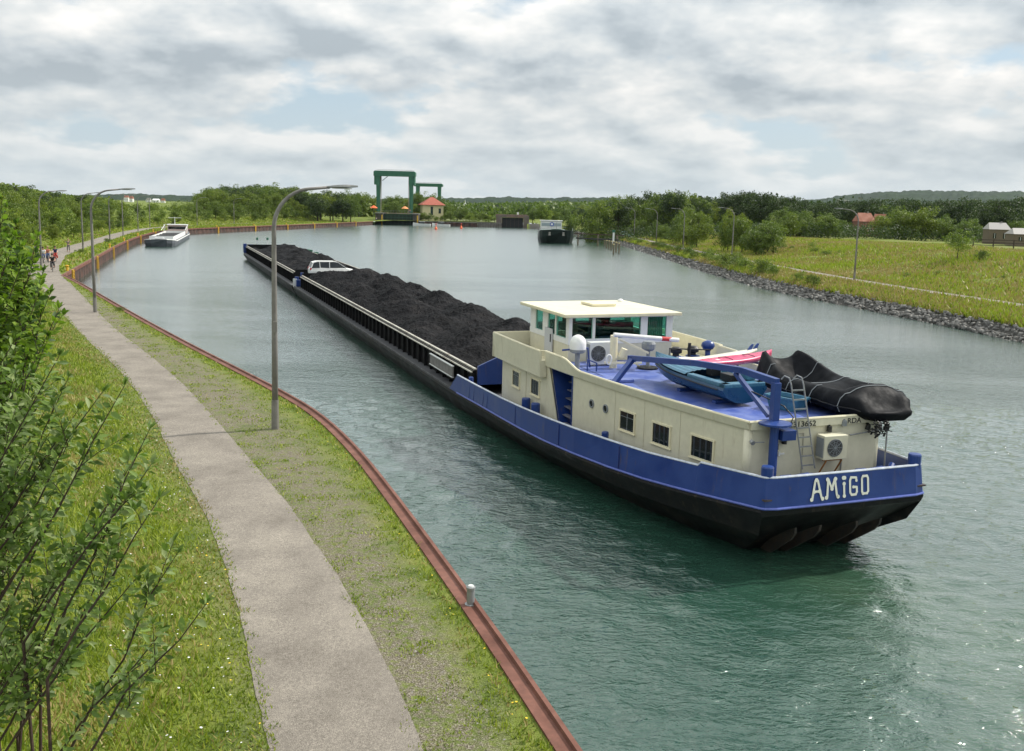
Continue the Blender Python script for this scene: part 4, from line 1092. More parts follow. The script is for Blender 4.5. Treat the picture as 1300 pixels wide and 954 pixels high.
# --- pushed barge ahead
lighter = thing('coal_lighter', tuple(ship.matrix_world @ Vector((0, 0, 0)) if False else SHIP_LOC), SA, label='black coal lighter with blue gear pushed ahead of the cream and blue motor barge', cat='barge')
hull_obj(74.0, 136.0, lighter, stern=False, bow=True)
coaming(76.5, 131.0, lighter)
for y_ in (76.45, 131.05): MB().box((0, y_, 1.6), (7.2, 0.08, 1.3)).build('hold_bulkhead', m_coam, lighter)
b = MB(); b.box((-3.6, 132.4, 1.45), (0.9, 1.6, 1.0)); b.box((-3.9, 131.5, 2.0), (.5, .7, .7)); b.box((3.0, 132.4, 1.35), (0.9, 1.0, 0.9)); b.cyl((-2.9, 132.6, 1), (-2.9, 132.6, 2.2), .3); b.box((-1.6, 132.8, 1.5), (1.6, .9, .8)); b.build('bow_winch', m_blue, lighter)
b = MB()
for x in (-1.9, -0.35): b.cyl((x, 133.2, 0.9), (x, 133.2, 3.2), 0.06, n=6)
b.bar((-1.9, 133.2, 3.0), (-0.35, 133.2, 3.0), 0.07); b.bar((-3.8, 132, 2.3), (3.8, 132, 2.35), 0.05); rl = b.build('bow_rail', m_whitegrey, lighter)
for x in (-1.9, -0.35):
    MB().lathe((x, 133.2, 2.85), [(0.05, 0), (0.17, 0.05), (0.17, 0.35), (0.05, 0.42)], 10).build('lantern', m_greensteel, rl)
b = MB()
for x, y in ((3.9, 112), (4.0, 118), (3.9, 119.5)): b.box((x, y, 1.9), (0.5, 0.9, 0.5))
b.build('deck_box', m_greensteel, lighter)

# --- coal, one heaped bed per hold
def coalmat():
    m = bpy.data.materials.new('lump coal'); m.use_nodes = True; t = m.node_tree; b = t.nodes['Principled BSDF']
    b.inputs['Roughness'].default_value = 0.7; b.inputs['Specular IOR Level'].default_value = 0.10
    co = t.nodes.new('ShaderNodeTexCoord').outputs['Object']
    v_ = nd(t, 'ShaderNodeTexVoronoi', i_Scale=7.0); t.links.new(co, v_.inputs['Vector'])
    n_ = nd(t, 'ShaderNodeTexNoise', i_Scale=0.5, i_Detail=6, i_Roughness=0.7); t.links.new(co, n_.inputs['Vector'])
    n2 = nd(t, 'ShaderNodeTexNoise', i_Scale=14, i_Detail=4, i_Roughness=0.8); t.links.new(co, n2.inputs['Vector'])
    c = ramp(t, n_.outputs[0], [(0.38, (0.004, 0.004, 0.005)), (0.55, (0.009, 0.009, 0.011)), (0.68, (0.026, 0.024, 0.025))])
    g = ramp(t, n2.outputs[0], [(0.35, (0.45,) * 3), (0.55, (1, 1, 1)), (0.72, (2.6,) * 3)])
    t.links.new(mixc(t, 1, c, g, 'MULTIPLY'), b.inputs['Base Color'])
    bp = nd(t, 'ShaderNodeBump', i_Strength=1.0, i_Distance=0.05); t.links.new(v_.outputs['Distance'], bp.inputs['Height'])
    bp2 = nd(t, 'ShaderNodeBump', i_Strength=1.0, i_Distance=0.05); t.links.new(n2.outputs[0], bp2.inputs['Height']); t.links.new(bp.outputs[0], bp2.inputs['Normal'])
    t.links.new(bp2.outputs[0], b.inputs['Normal'])
    return m
m_coal = coalmat()
def coal_bed(y0, y1, base, peaks, label, st, seed):
    xs = np.linspace(-3.5, 3.5, 60 if st < .2 else 34); ys = np.arange(y0, y1 + .01, st)
    X, Y = np.meshgrid(xs, ys)
    Z = np.full(X.shape, base)
    for (px, py, rr, hh) in peaks:
        d = np.hypot((X - px), (Y - py) * 0.8)
        Z = np.maximum(Z, base + hh - d * hh / rr)
    rnd = npn(X, Y, 0.40, seed, 3) * 0.42 + npn(X, Y, 1.6, seed + 3, 3) * 0.07
    edge = 1 - sm(3.0, 3.5, np.abs(X)) * 0.8
    Z = Z * 1.0 + rnd * edge
    Z = np.minimum(Z, 1.90 + (3.56 - np.abs(X)) * 0.72)
    Z = np.minimum(Z, 1.70 + (Y - y0) * 0.9 + 0.3); Z = np.minimum(Z, 1.75 + (y1 - Y) * 0.26 + .10 * (X - 0.2).clip(0, 2))
    rg = np.random.RandomState(seed); Z += rg.normal(0, 0.022, Z.shape)
    rows = [[(X[i, j], Y[i, j], Z[i, j]) for j in range(X.shape[1])] for i in range(X.shape[0])]
    o = MB().grid(rows).build('coal_heap', m_coal)
    o.location = SHIP_LOC; o.rotation_euler = (0, 0, SA)
    return tag(o, label, 'coal', kind='stuff')
rg = random.Random(11)
pk = [(1.2, 21.5, 3.2, 1.3), (1.6, 28.5, 4.2, 1.35), (-1.0, 26, 3.0, 0.9), (-1.4, 33, 3.3, 1.0), (1.2, 35, 4.0, 1.25), (1.5, 42, 4.2, 1.45), (-1.2, 40, 3.2, 1.1), (-0.6, 47, 3.4, 1.2), (1.5, 50.5, 4.2, 1.4), (1.0, 56.5, 4.4, 1.5), (-1.4, 54, 3.0, 1.0), (0.3, 63.5, 4.2, 1.5), (-0.8, 68, 3.4, 1.3), (1.2, 68.5, 3.6, 1.45)]
coal_bed(19.05, 71.45, 1.75, pk, 'heaped black coal filling the hold of the motor barge', 0.12, 5)
pk = [(rg.uniform(-1.5, 1.8), 79 + k * 3.6 + rg.uniform(-1, 1), rg.uniform(3, 4), rg.uniform(0.8, 1.35)) for k in range(14)]
coal_bed(76.6, 130.9, 1.6, pk, 'heaped black coal filling the hold of the front lighter', 0.2, 9)

# --- car standing across the fore deck of the motor barge
def W2(x, y, z=0):
    c, s = math.cos(SA), math.sin(SA); return (SHIP_LOC[0] + x * c - y * s, SHIP_LOC[1] + x * s + y * c, z)
car = thing('parked_car', W2(-0.5, 73.4, 1.75), SA, label='white estate car standing across the deck between the two coal heaps', cat='car')
def loft(b, secs):
    b.grid(secs, closed=True); n = len(secs[0]); o = len(b.v) - n * len(secs)
    b.f.append(tuple(o + k for k in range(n))); b.f.append(tuple(len(b.v) - n + k for k in range(n))); b.m += [0, 0]
def carsec(x, w_, z0, z1, r_=0.12): return [(x, -w_, z0 + .1), (x, -w_ * 1.02, (z0 + z1) / 2), (x, -w_ * 0.93, z1 - .03), (x, -w_ * .6, z1), (x, w_ * .6, z1), (x, w_ * .93, z1 - .03), (x, w_ * 1.02, (z0 + z1) / 2), (x, w_, z0 + .1), (x, w_ * .8, z0), (x, -w_ * .8, z0)]
b = MB(); loft(b, [carsec(*q) for q in ((-2.2, .74, .34, .80), (-2.1, .82, .25, .93), (-1.2, .87, .20, .95), (0.9, .87, .20, .92), (1.3, .86, .20, .88), (2.0, .80, .22, .74), (2.25, .66, .28, .60))])
body = b.build('body', m_white, car, smooth=False, bevel=0.03)
b = MB(); loft(b, [[(x, -w_, z0), (x, -w_ * .86, z1), (x, w_ * .86, z1), (x, w_, z0)] for x, w_, z0, z1 in ((-2.08, .78, .90, .94), (-1.85, .80, .90, 1.40), (-1.5, .80, .90, 1.50), (0.1, .80, .90, 1.49), (0.45, .79, .89, 1.42), (1.25, .74, .86, .90))])
b.build('cabin_glass', m_wpane, car)
b = MB()
b.grid([[(x, -w_, z), (x, 0, z + .03), (x, w_, z)] for x, w_, z in ((-1.95, .68, 1.40), (-1.5, .70, 1.515), (0.1, .70, 1.505), (.5, .66, 1.42))])
for s in (-1, 1):
    for p, q in (((-2.10, s * .80, .92), (-1.88, s * .715, 1.41)), ((-1.88, s * .715, 1.41), (-1.5, s * .70, 1.51)), ((-1.5, s * .70, 1.51), (.1, s * .70, 1.50)), ((.1, s * .70, 1.5), (.5, s * .69, 1.42)), ((.5, s * .69, 1.42), (1.27, s * .745, .90)), ((-.35, s * .80, .93), (-.35, s * .71, 1.5)), ((-1.25, s * .80, .93), (-1.3, s * .71, 1.5))):
        b.bar(p, q, 0.05, 0.07)
b.build('roof', m_white, car)
for x in (-1.35, 1.35):
    for s in (-1, 1):
        b = MB(); b.lathe((x, s * .80, .31), [(0.31, -0.1), (0.31, 0.1)], 18, axis='Y'); wl = b.build('wheel', m_black, car)
        b = MB(); b.lathe((x, s * .80 + s * .1, .31), [(0.19, -0.012), (0.19, 0.012)], 12, axis='Y'); b.build('rim', m_steel, wl)
for s in (-1, 1):
    b = MB(); b.box((-2.12, s * .70, .82), (0.16, 0.18, 0.22)); b.build('tail_light', m_red, car)
    b = MB(); b.box((2.08, s * .62, .62), (0.2, 0.22, 0.12)); b.build('headlight', m_whitegrey, car)

# --- dinghy on the roof deck
def W(x, y, z): p = W2(x, y); return Vector((p[0], p[1], z))
m_teal = mat('blue plastic', (0.006, 0.050, 0.125), 0.3, col2=(0.012, 0.075, 0.16), scale=2, var=.1)
m_teallt = mat('light blue plastic', (0.035, 0.13, 0.22), 0.4, col2=(.06, .19, .28), var=.2, scale=3)
rz = SA + math.atan2(-0.10, 4.9) * -1
din = thing('dinghy', W2(-0.55, 3.8, ROOFZ + .10), SA + 0.06, label='blue plastic dinghy with ribbed foredeck lying on the roof deck under the crane arm', cat='dinghy')
b = MB(); rows = []
for t in np.linspace(0, 1, 15):
    y = t * 4.75; bw = 0.72 * (1 - max(0, (t - .45) / .55) ** 2.2) + 0.02; h = 0.48 + 0.16 * t ** 2
    kb = 0.02 + 0.35 * max(0, (t - .6) / .4) ** 2
    rows.append([(-bw, y, h), (-bw * 1.04, y, h - .08), (-bw * .86, y, .18 + kb), (-bw * .45, y, .02 + kb), (0, y, -.02 + kb), (bw * .45, y, .02 + kb), (bw * .86, y, .18 + kb), (bw * 1.04, y, h - .08), (bw, y, h)])
b.grid(rows); b.f.append(tuple(range(9))); b.m.append(0)
b.build('hull', m_teal, din, smooth=False)
b = MB(); rows = []
for t in np.linspace(0.42, 1, 9):
    y = t * 4.75; bw = 0.70 * (1 - max(0, (t - .45) / .55) ** 2.2) + 0.015; h = 0.49 + 0.16 * t ** 2
    rows.append([(x * bw, y, h + 0.03 + 0.10 * (1 - x * x) + (0.022 if k % 2 else 0)) for k, x in enumerate(np.linspace(-1, 1, 17))])
b.grid(rows); b.build('foredeck', m_teallt, din)
b = MB()
for s in (-1, 1): b.box((s * .58, 0.95, .52), (0.26, 1.9, 0.14))
b.box((0, 0.16, .50), (1.42, 0.30, 0.18)); b.box((0, 1.2, .42), (0.8, 0.4, 0.1)); b.build('side_bench', m_teallt, din, bevel=0.03)
b = MB(); b.box((0, 1.0, 0.25), (0.85, 1.7, 0.04)); b.build('floor', m_teal, din)
b = MB(); b.box((0.15, 1.75, .66), (0.34, 0.3, 0.30)); b.box((0.1, .9, .60), (0.3, .5, .22)); b.lathe((-.1, 1.75, .8), [(.02, 0), (.16, .02), (.16, .05), (.02, .06)], 14); b.build('steering_seat', m_black, din, bevel=.03)
b = MB(); b.box((0.45, .55, .70), (.32, .5, .22)); b.box((.35, 1.35, .68), (.25, .3, .2)); b.build('cushion', m_teallt, din, bevel=.05)
b = MB(); pts = []
for t in np.linspace(.05, .97, 20):
    bw = 0.72 * (1 - max(0, (t - .45) / .55) ** 2.2) + 0.04; pts.append((-bw * 1.05, t * 4.75, .40 + .16 * t * t))
b.tube(pts, .022, 6); b.tube([(-p[0], p[1], p[2]) for p in pts], .022, 6); b.build('rubbing_cord', m_black, din)
b = MB(); b.box((0, .7, -.055), (1.1, .18, .08)); b.box((0, 2.6, -.055), (1.0, .18, .08)); b.build('chock', m_blue, din)
# second small blue tub boat part seen behind the post
tub = thing('plastic_tub', W2(0.45, 3.2, ROOFZ), SA + 0.3, label='small pale blue plastic tub behind the stern of the blue dinghy', cat='tub')
b = MB(); b.grid([[(x, y, z) for x, y in ((-w_, -l_), (w_, -l_), (w_ * 1.1, 0), (w_, l_), (-w_, l_), (-w_ * 1.1, 0))] for w_, l_, z in ((.24, .42, .03), (.30, .5, .36), (.34, .54, .36), (.34, .54, .41), (.28, .48, .41), (.26, .46, .30))], closed=True)
b.build('shell', m_teallt, tub); MB().box((0, 0, .25), (.4, .7, .05)).build('bottom', m_teal, tub)
# kayak
m_pink = mat('crimson plastic', (0.52, 0.035, 0.12), 0.3, col2=(0.60, 0.09, 0.19), scale=2, var=.1)
kay = thing('kayak', W2(1.55, 7.72, ROOFZ + 0.52), SA + R(18) - PI / 2, label='crimson and white sit-on kayak lying across the roof deck', cat='kayak')
rows = []
for t in np.linspace(-1, 1, 25):
    y = t * 2.15; bw = 0.40 * (1 - abs(t) ** 2.4) + .012; dip = 0.10 * math.exp(-((t - .1) / .30) ** 2) + .06 * math.exp(-((t + .55) / .16) ** 2)
    rz_ = .10 * abs(t) ** 3
    rows.append([(-bw, y, .14 + rz_), (-bw * .8, y, .22 + rz_), (-bw * .45, y, .23 + rz_ - dip), (0, y, .24 + rz_ - dip * 1.1), (bw * .45, y, .23 + rz_ - dip), (bw * .8, y, .22 + rz_), (bw, y, .14 + rz_), (bw * .7, y, .02 + rz_), (0, y, -.03 + rz_), (-bw * .7, y, .02 + rz_)])
b = MB().grid(rows, closed=True); b.build('hull', m_pink, kay, smooth=True)
b = MB(); b.lathe((0, -.7, .19), [(.09, 0), (.10, .02), (.06, .03)], 16); b.build('seat_patch', mat('pale plastic', (.72, .70, .66), .4), kay)
b = MB(); b.tube([(-.28, .9, .22), (0, .85, .27), (.28, .9, .22)], .012, 5); b.tube([(-.3, -.3, .22), (0, -.33, .27), (.3, -.3, .22)], .012, 5); b.build('lashing', m_black, kay)
# rack under the boards
rk = thing('boat_rack', W2(1.7, 8.1, ROOFZ), SA + R(-70), label='low timber and steel rack carrying kayak and surfboard on the roof deck', cat='rack')
b = MB()
for y in (-1.1, 1.0):
    b.box((0.1, y, .47), (1.3, .07, .07))
    for x in (-.35, .6): b.box((x, y, .22), (.06, .06, .43))
b.build('frame', m_grey, rk)
# surfboard
sb = thing('surfboard', W2(1.70, 8.65, ROOFZ + .56), SA + R(-67), label='long cream windsurf board beside the crimson kayak', cat='surfboard')
rows = []
for t in np.linspace(-1, 1, 21):
    y = t * 2.3; bw = 0.30 * (1 - abs(t) ** 3) + .01; zz = .16 * max(0, -t - .3) ** 1.5 + .05 * t * t
    rows.append([(-bw, y, zz + .05), (-bw * .6, y, zz + .11), (bw * .6, y, zz + .11), (bw, y, zz + .05), (bw * .5, y, zz), (-bw * .5, y, zz)])
b = MB().grid(rows, closed=True); b.build('board', mat('cream board', (.72, .68, .56), .3, var=.1), sb, smooth=True)
for y in (1.85, 2.2):
    b = MB(); b.prism([(0, 0), (.28, 0), (.42, .20), (.30, .22), (.12, .12)], -.012, .012, lambda a, c, h: (h, y - .2 + a, c + .12)); b.build('fin', m_blue, sb, bevel=.008)
# covered inflatable
def cover_mat():
    return mat('black tarpaulin', (0.006, 0.007, 0.010), 0.6, var=0.3, scale=3, bump=0.012, bscale=7, spec=0.10)
rib = thing('covered_inflatable_boat', W2(2.2, 3.75, ROOFZ), SA + R(-3), label='inflatable boat under a sagging black cover at the starboard aft corner', cat='inflatable boat')
rows = []
prof = [(-1.0, .16), (-1.06, .32), (-1.0, .52), (-.86, 1.0), (-.72, 1.03), (-.55, None), (-.35, None), (-.15, None), (.05, None), (.2, None), (.38, None), (.56, None), (.72, 1.03), (.86, 1.0), (1.0, .52), (1.06, .32), (1.0, .16), (.7, .03), (-.7, .03)]
for t in np.linspace(0, 1, 70):
    y = -2.85 + 5.6 * t
    bw = 1.10 * (1 - 0.42 * max(0, (t - .68) / .32) ** 1.8) * (1 - .40 * max(0, (.16 - t) / .16) ** 1.3)
    if t > .985: bw *= .8
    tube_h = .66 + .36 * sm(.62, .96, t) + .03 * math.sin(t * 9)
    mid = .26 + .62 * math.exp(-((t - .15) / .085) ** 2) + .55 * sm(.74, .95, t) + .26 * math.exp(-((t - .50) / .13) ** 2)
    if t < .16: tube_h -= .12 * (1 - t / .16)
    endf = sm(-.01, .07, t) * sm(1.01, .93, t)
    row = []
    for (fx, fz) in prof:
        fold = .012 * math.sin(t * 40 + fx * 5 + 2.5 * mn.noise(Vector((fx * 2, t * 6, 2)))) * mn.noise(Vector((fx * 1.5 + 5, t * 7, 7))) * 3
        if fz is None:
            kk = abs(fx) / .72; z = mid * (1 - kk ** 3) + tube_h * kk ** 3 + fold * .9
        elif fz >= 1: z = tube_h * (fz - .02) + fold * .7
        else: z = fz
        z = (.25 + (z - .25) * endf) if z > .25 else z
        xx = fx * bw * (1 + .02 * mn.noise(Vector((fx * 2, t * 8, 5)))) + (.02 * math.sin(t * 60 + z * 9) if fz is not None and fz < 1 else 0)
        row.append((xx, y, z + .06 + .12 * sm(.75, 1, t)))
    rows.append(row)
b = MB().grid(rows, closed=True); n = len(prof); b.f.append(tuple(range(n))); b.f.append(tuple(len(b.v) - n + k for k in range(n))); b.m += [0, 0]
cv = b.build('cover', cover_mat(), rib, smooth=True)
for i_ in (9, 24, 38, 54):
    MB().tube([(p_[0] * 1.012, p_[1], p_[2] + .012) for p_ in rows[i_][:17]], .013, 5).build('lashing_rope', m_grey, cv)
sl_ = []
for i_ in range(2, 69): p_ = rows[i_][1]; sl_.append((p_[0] * 1.01, p_[1], p_[2]))
MB().tube(sl_, .016, 5).build('hem_cord', m_black, cv)
b = MB()
rg = random.Random(2)
for k in range(60):
    x, y = rg.uniform(-.65, -.1), -2.92 + rg.uniform(-.15, .12); z = rg.uniform(-.22, .12)
    b.bar((x, y, z), (x + rg.uniform(-.1, .1), y + rg.uniform(-.06, .06), z + rg.uniform(-.14, .1)), .05, .02)
b.build('hanging_lashings', m_black, rib)

# ================================================================== SURROUNDINGS
def ray(px, py): return fwd + rt * ((px - CX) / F_PX) - up * ((py - CY) / F_PX)
def at(px, py, Y):
    d = ray(px, py); k = Y / d.y; return Vector((0, 0, CZ)) + d * k
def topz(px, py, Y): return at(px, py, Y).z
def proj(p):
    v_ = Vector(p) - Vector((0, 0, CZ)); return (CX + F_PX * v_.dot(rt) / v_.dot(fwd), CY - F_PX * v_.dot(up) / v_.dot(fwd))

# ---- street lamps
def make_lamp(dl=0.0):
    root = thing('street_lamp')
    b = MB()
    pts = [(0, 0, 0), (0, 0, 3.0), (0, 0, 6.65)]; rad = [0.105, 0.095, 0.072]
    for k in range(1, 11):
        a = k / 10 * PI / 2 * 0.97; pts.append((1.25 * (1 - math.cos(a)), 0, 6.65 + 1.30 * math.sin(a))); rad.append(0.07 - 0.002 * k)
    pts.append((1.80, 0, 8.02)); rad.append(0.045)
    b.tube(pts, rad, 12); b.build('pole', m_pole, root, smooth=True)
    MB().cyl((0, 0, 0), (0, 0, 1.0), 0.125, 0.118, 14).build('base_sleeve', m_pole, root)
    MB().box((0.0, -0.10, 3.45), (0.12, 0.09, 0.36)).build('service_box', m_pole, root)
    b = MB(); rows = []
    for t in np.linspace(0, 1, 9):
        w_ = (.05 + .13 * math.sin(PI * min(1, t * 1.2 + .06) * .83)) ; h = .035 + .035 * math.sin(PI * t)
        x = 1.72 + 0.98 * t; z = 8.02 + .05 * t
        rows.append([(x, -w_, z), (x, -w_ * .7, z + h), (x, w_ * .7, z + h), (x, w_, z), (x, w_ * .8, z - h * .6), (x, -w_ * .8, z - h * .6)])
    b.grid(rows, closed=True); b.f.append(tuple(range(6))); b.f.append(tuple(len(b.v) - 6 + k for k in range(6))); b.m += [0, 0]
    hd = b.build('lamp_head', mat('lamp head grey', (0.17, 0.18, 0.175), .5), root)
    MB().box((2.2, 0, 7.995), (0.62, .18, .03)).build('diffuser', mat('frosted diffuser', (.55, .56, .55), .3), hd)
    return root
LG = 'street lamps along the left path'; LGR = 'street lamps along the right bank path'
lamps = [
 (-7.8, 30.7, R(20), 0, 'tall grey curved street lamp nearest to us, standing in the verge before the coal barge', LG),
 (-27.3, 61.4, R(24), 0, 'curved street lamp in the grass edge where the quay bends, second nearest on the left', LG),
 (-49.6, 99.2, R(28), 0, 'curved street lamp behind the cyclists, rising out of the leafy shrub at far left', LG),
 (-58.45, 128.45, R(25), 0, 'curved street lamp at the path edge just past the cyclists', LG),
 (-67.8, 159.0, R(25), 0, 'curved street lamp beside the path halfway to the moored grey barge', LG),
 (-77.5, 188, R(20), 0, 'thin street lamp left of the moored grey barge, nearest of three', LG),
 (-86, 217, R(15), 0, 'thin street lamp left of the moored grey barge, middle of three', LG),
 (-94, 245, R(10), 0, 'thin street lamp left of the moored grey barge, farthest of three', LG),
 (-89.5, 268, R(0), 0, 'distant street lamp before the trees right of the moored grey barge', LG),
 (-88.5, 300, R(-10), 0, 'distant street lamp above the long sheet pile wall', LG),
 (38.4, 106.6, R(172), 0, 'street lamp nearest on the right bank, between stones and path', LGR),
 (35.4, 154.3, R(175), 0, 'right bank street lamp behind the low bushes, second nearest', LGR),
 (32.7, 183.9, R(175), 0, 'right bank street lamp in front of the dark bush, third nearest', LGR),
 (31.0, 208, R(178), 0, 'right bank street lamp on the grassy bank, fourth nearest', LGR),
 (30.8, 245, R(180), 0, 'far right bank street lamp left of the fourth one, before the trees', LGR),
 (30.9, 283, R(180), 0, 'far right bank street lamp above the timber mooring piles', LGR),
 (30.9, 320, R(180), 0, 'small far street lamp near the end of the right bank', LGR),
 (30.4, 355, R(180), 0, 'last small street lamp on the right bank before the lock', LGR)]
lp0 = make_lamp(); lk = kids(lp0)
for i, (x, y, rz_, ln, lb, g) in enumerate(lamps):
    o = lp0 if i == 0 else copy_tree(lp0)
    o.location = (x, y, hz(x, y) - 0.02); o.rotation_euler = (0, R(-0.3) if i % 2 else R(0.2), rz_); tag(o, lb, 'street lamp', g)

# ---- leaf clouds as numpy meshes
def quads_mesh(name, C_, U, V_, mats, mi=None):
    n = len(C_)
    co = np.stack([C_ - U - V_ * .2, C_ + V_ * -1.0 * 0 + U * 0 - V_, C_ + U + V_ * .1, C_ + V_], 1).reshape(-1, 3)
    me = bpy.data.meshes.new(name)
    me.vertices.add(4 * n); me.vertices.foreach_set('co', co.ravel())
    me.loops.add(4 * n); me.loops.foreach_set('vertex_index', np.arange(4 * n))
    me.polygons.add(n); me.polygons.foreach_set('loop_start', np.arange(n) * 4)
    me.update(calc_edges=True)
    for q in mats: me.materials.append(q)
    if mi is not None: me.polygons.foreach_set('material_index', mi.astype(np.int32))
    return me
def unit(a): return a / (np.linalg.norm(a, axis=-1, keepdims=True) + 1e-9)
def leaf_cloud(seed, clumps, per, leaf, aspect=.6, jitter=.9, fill=.55):
    """clumps: array of (x,y,z,r)"""
    r_ = np.random.RandomState(seed); C_ = []; Nn = []; mi = []
    tot = sum(c[3] ** 2 for c in clumps)
    for ci, c in enumerate(clumps):
        n = max(3, int(per * c[3] ** 2 / tot * len(clumps)))
        d = unit(r_.normal(size=(n, 3)) + [0, 0, .25]); rr = c[3] * r_.uniform(fill, 1.0, (n, 1)) ** .7 * (1 + .2 * r_.normal(size=(n, 1)))
        p = np.array(c[:3]) + d * rr * [1, 1, .85]
        C_.append(p); Nn.append(d * 1.0 + r_.normal(size=(n, 3)) * jitter); mi.append(np.full(n, r_.randint(0, 2)))
    C_ = np.vstack(C_); Nn = unit(np.vstack(Nn)); mi = np.concatenate(mi)
    flip = r_.uniform(size=len(mi)) < .25; mi = np.where(flip, 1 - mi, mi)
    T = unit(np.cross(Nn, r_.normal(size=Nn.shape))); B = np.cross(Nn, T)
    s_ = leaf * r_.uniform(.6, 1.3, (len(C_), 1)) / 2
    return C_, T * s_ * aspect, B * s_, mi
LEAF = {
 'mid': (leafmat('leaf mid a', (0.115, 0.165, 0.025), (0.175, 0.22, 0.040)), leafmat('leaf mid b', (0.065, 0.105, 0.018), (0.11, 0.155, 0.030))),
 'light': (leafmat('leaf light a', (0.18, 0.25, 0.028), (0.25, 0.30, 0.045)), leafmat('leaf light b', (0.075, 0.125, 0.018), (0.115, 0.165, 0.028))),
 'dark': (leafmat('leaf dark a', (0.042, 0.072, 0.022), (0.068, 0.100, 0.030), rnd=.15), leafmat('leaf dark b', (0.022, 0.042, 0.015), (0.042, 0.066, 0.022), rnd=.15)),
}
def crown_proto(seed, h, r0, z0, n_cl, per, leaf, kind, squash=1.0, name='crown', asym=.25):
    """crown between z0 and h; unit radius r0"""
    r_ = np.random.RandomState(seed); cl = []
    cz = (h + z0) / 2; hh = (h - z0) / 2
    lob = [(r_.uniform(-.45, .45) * r0, r_.uniform(-.45, .45) * r0, r_.uniform(-.35, .45) * hh, r_.uniform(.55, .8)) for _ in range(5)]
    for i in range(n_cl):
        L_ = lob[r_.randint(5)]
        d = unit(r_.normal(size=3)); q = r_.uniform(.25, 1.0) ** .5
        p = np.array([L_[0] + d[0] * r0 * L_[3] * q, L_[1] + d[1] * r0 * L_[3] * q, cz + L_[2] * .8 + d[2] * hh * .62 * q])
        rad = r0 * r_.uniform(.16, .30)
        p[2] = np.clip(p[2], z0 + rad * .5, h - rad * .6 * r_.uniform(.6, 1.4))
        cl.append((*p, rad))
    C_, U, V_, mi = leaf_cloud(seed + 1, cl, per, leaf)
    return quads_mesh(name, C_, U, V_, LEAF[kind], mi)
def trunk_mesh(seed, h, r_, spread):
    rg_ = random.Random(seed); b = MB()
    top_ = Vector((rg_.uniform(-.2, .2), rg_.uniform(-.2, .2), h))
    b.tube([(0, 0, -0.3), (rg_.uniform(-.08, .08), rg_.uniform(-.08, .08), h * .4), top_], [r_, r_ * .75, r_ * .25], 7)
    for k in range(6):
        a = k * 1.05 + rg_.uniform(-.3, .3); z = h * rg_.uniform(.35, .7); l = spread * rg_.uniform(.5, .9)
        b.tube([(0, 0, z), (math.cos(a) * l * .5, math.sin(a) * l * .5, z + l * .35), (math.cos(a) * l, math.sin(a) * l, z + l * .9)], [r_ * .4, r_ * .25, r_ * .08], 5)
    me_o = b.build('trunk', m_bark); me = me_o.data; bpy.data.objects.remove(me_o); return me
PROTO = {}
SHORT = {'trees in the belt left of the path': 'green belt tree', 'tall trees left of the lock portal': 'round headed tree', 'trees behind the big portal': 'green tree', 'trees around the lock house': 'full green tree', 'bushes on the island between the locks': 'low green island bush', 'trees right of the second lock': 'leafy green tree', 'tall trees in the clump behind the right bank': 'tall clump tree', 'front trees of the right bank clump': 'bushy front tree', 'trees beside the second right bank lamp': 'slender dark tree', 'bush trees left of the open meadow': 'round bush tree', 'dark trees in the long row behind the meadow': 'dark row tree', 'bushy trees along the meadow edge': 'lower bushy tree', 'trees at the left end of the meadow': 'broad green tree', 'shrubs above the right bank stones': 'leafy waterside shrub', 'small shrubs on the right slope': 'low shrub on the slope', 'wild shrubs on the left slope': 'wild shrub on the left slope'}
def proto(key, seed, h, r0, z0, ncl, per, leaf, kind, tr_=.2):
    PROTO[key] = (crown_proto(seed, h, r0, z0, ncl, per, leaf, kind), trunk_mesh(seed, h * .8, tr_, r0 * .7), h, r0)
for i in range(3):
    proto(('broad', 'mid', i), 10 + i, 10, 4.2, .8, 74, 75, .36, 'mid')
    proto(('broad', 'dark', i), 20 + i, 12, 4.6, .8, 78, 75, .42, 'dark', .28)
    proto(('bushy', 'mid', i), 30 + i, 7, 3.2, -.2, 66, 75, .28, 'mid', .12)
    proto(('bushy', 'light', i), 40 + i, 7, 3.2, -.2, 66, 75, .28, 'light', .12)
for i in range(3):
    proto(('shrub', 'mid', i), 50 + i, 2.4, 1.6, 0, 36, 48, .15, 'mid', .05)
    proto(('shrub', 'light', i), 60 + i, 2.4, 1.6, 0, 36, 48, .15, 'light', .05)
proto(('airy', 'light', 0), 71, 7.5, 3.2, .9, 60, 60, .24, 'light', .10)
proto(('slim', 'light', 0), 73, 8.0, 1.5, .6, 34, 55, .28, 'light', .12)
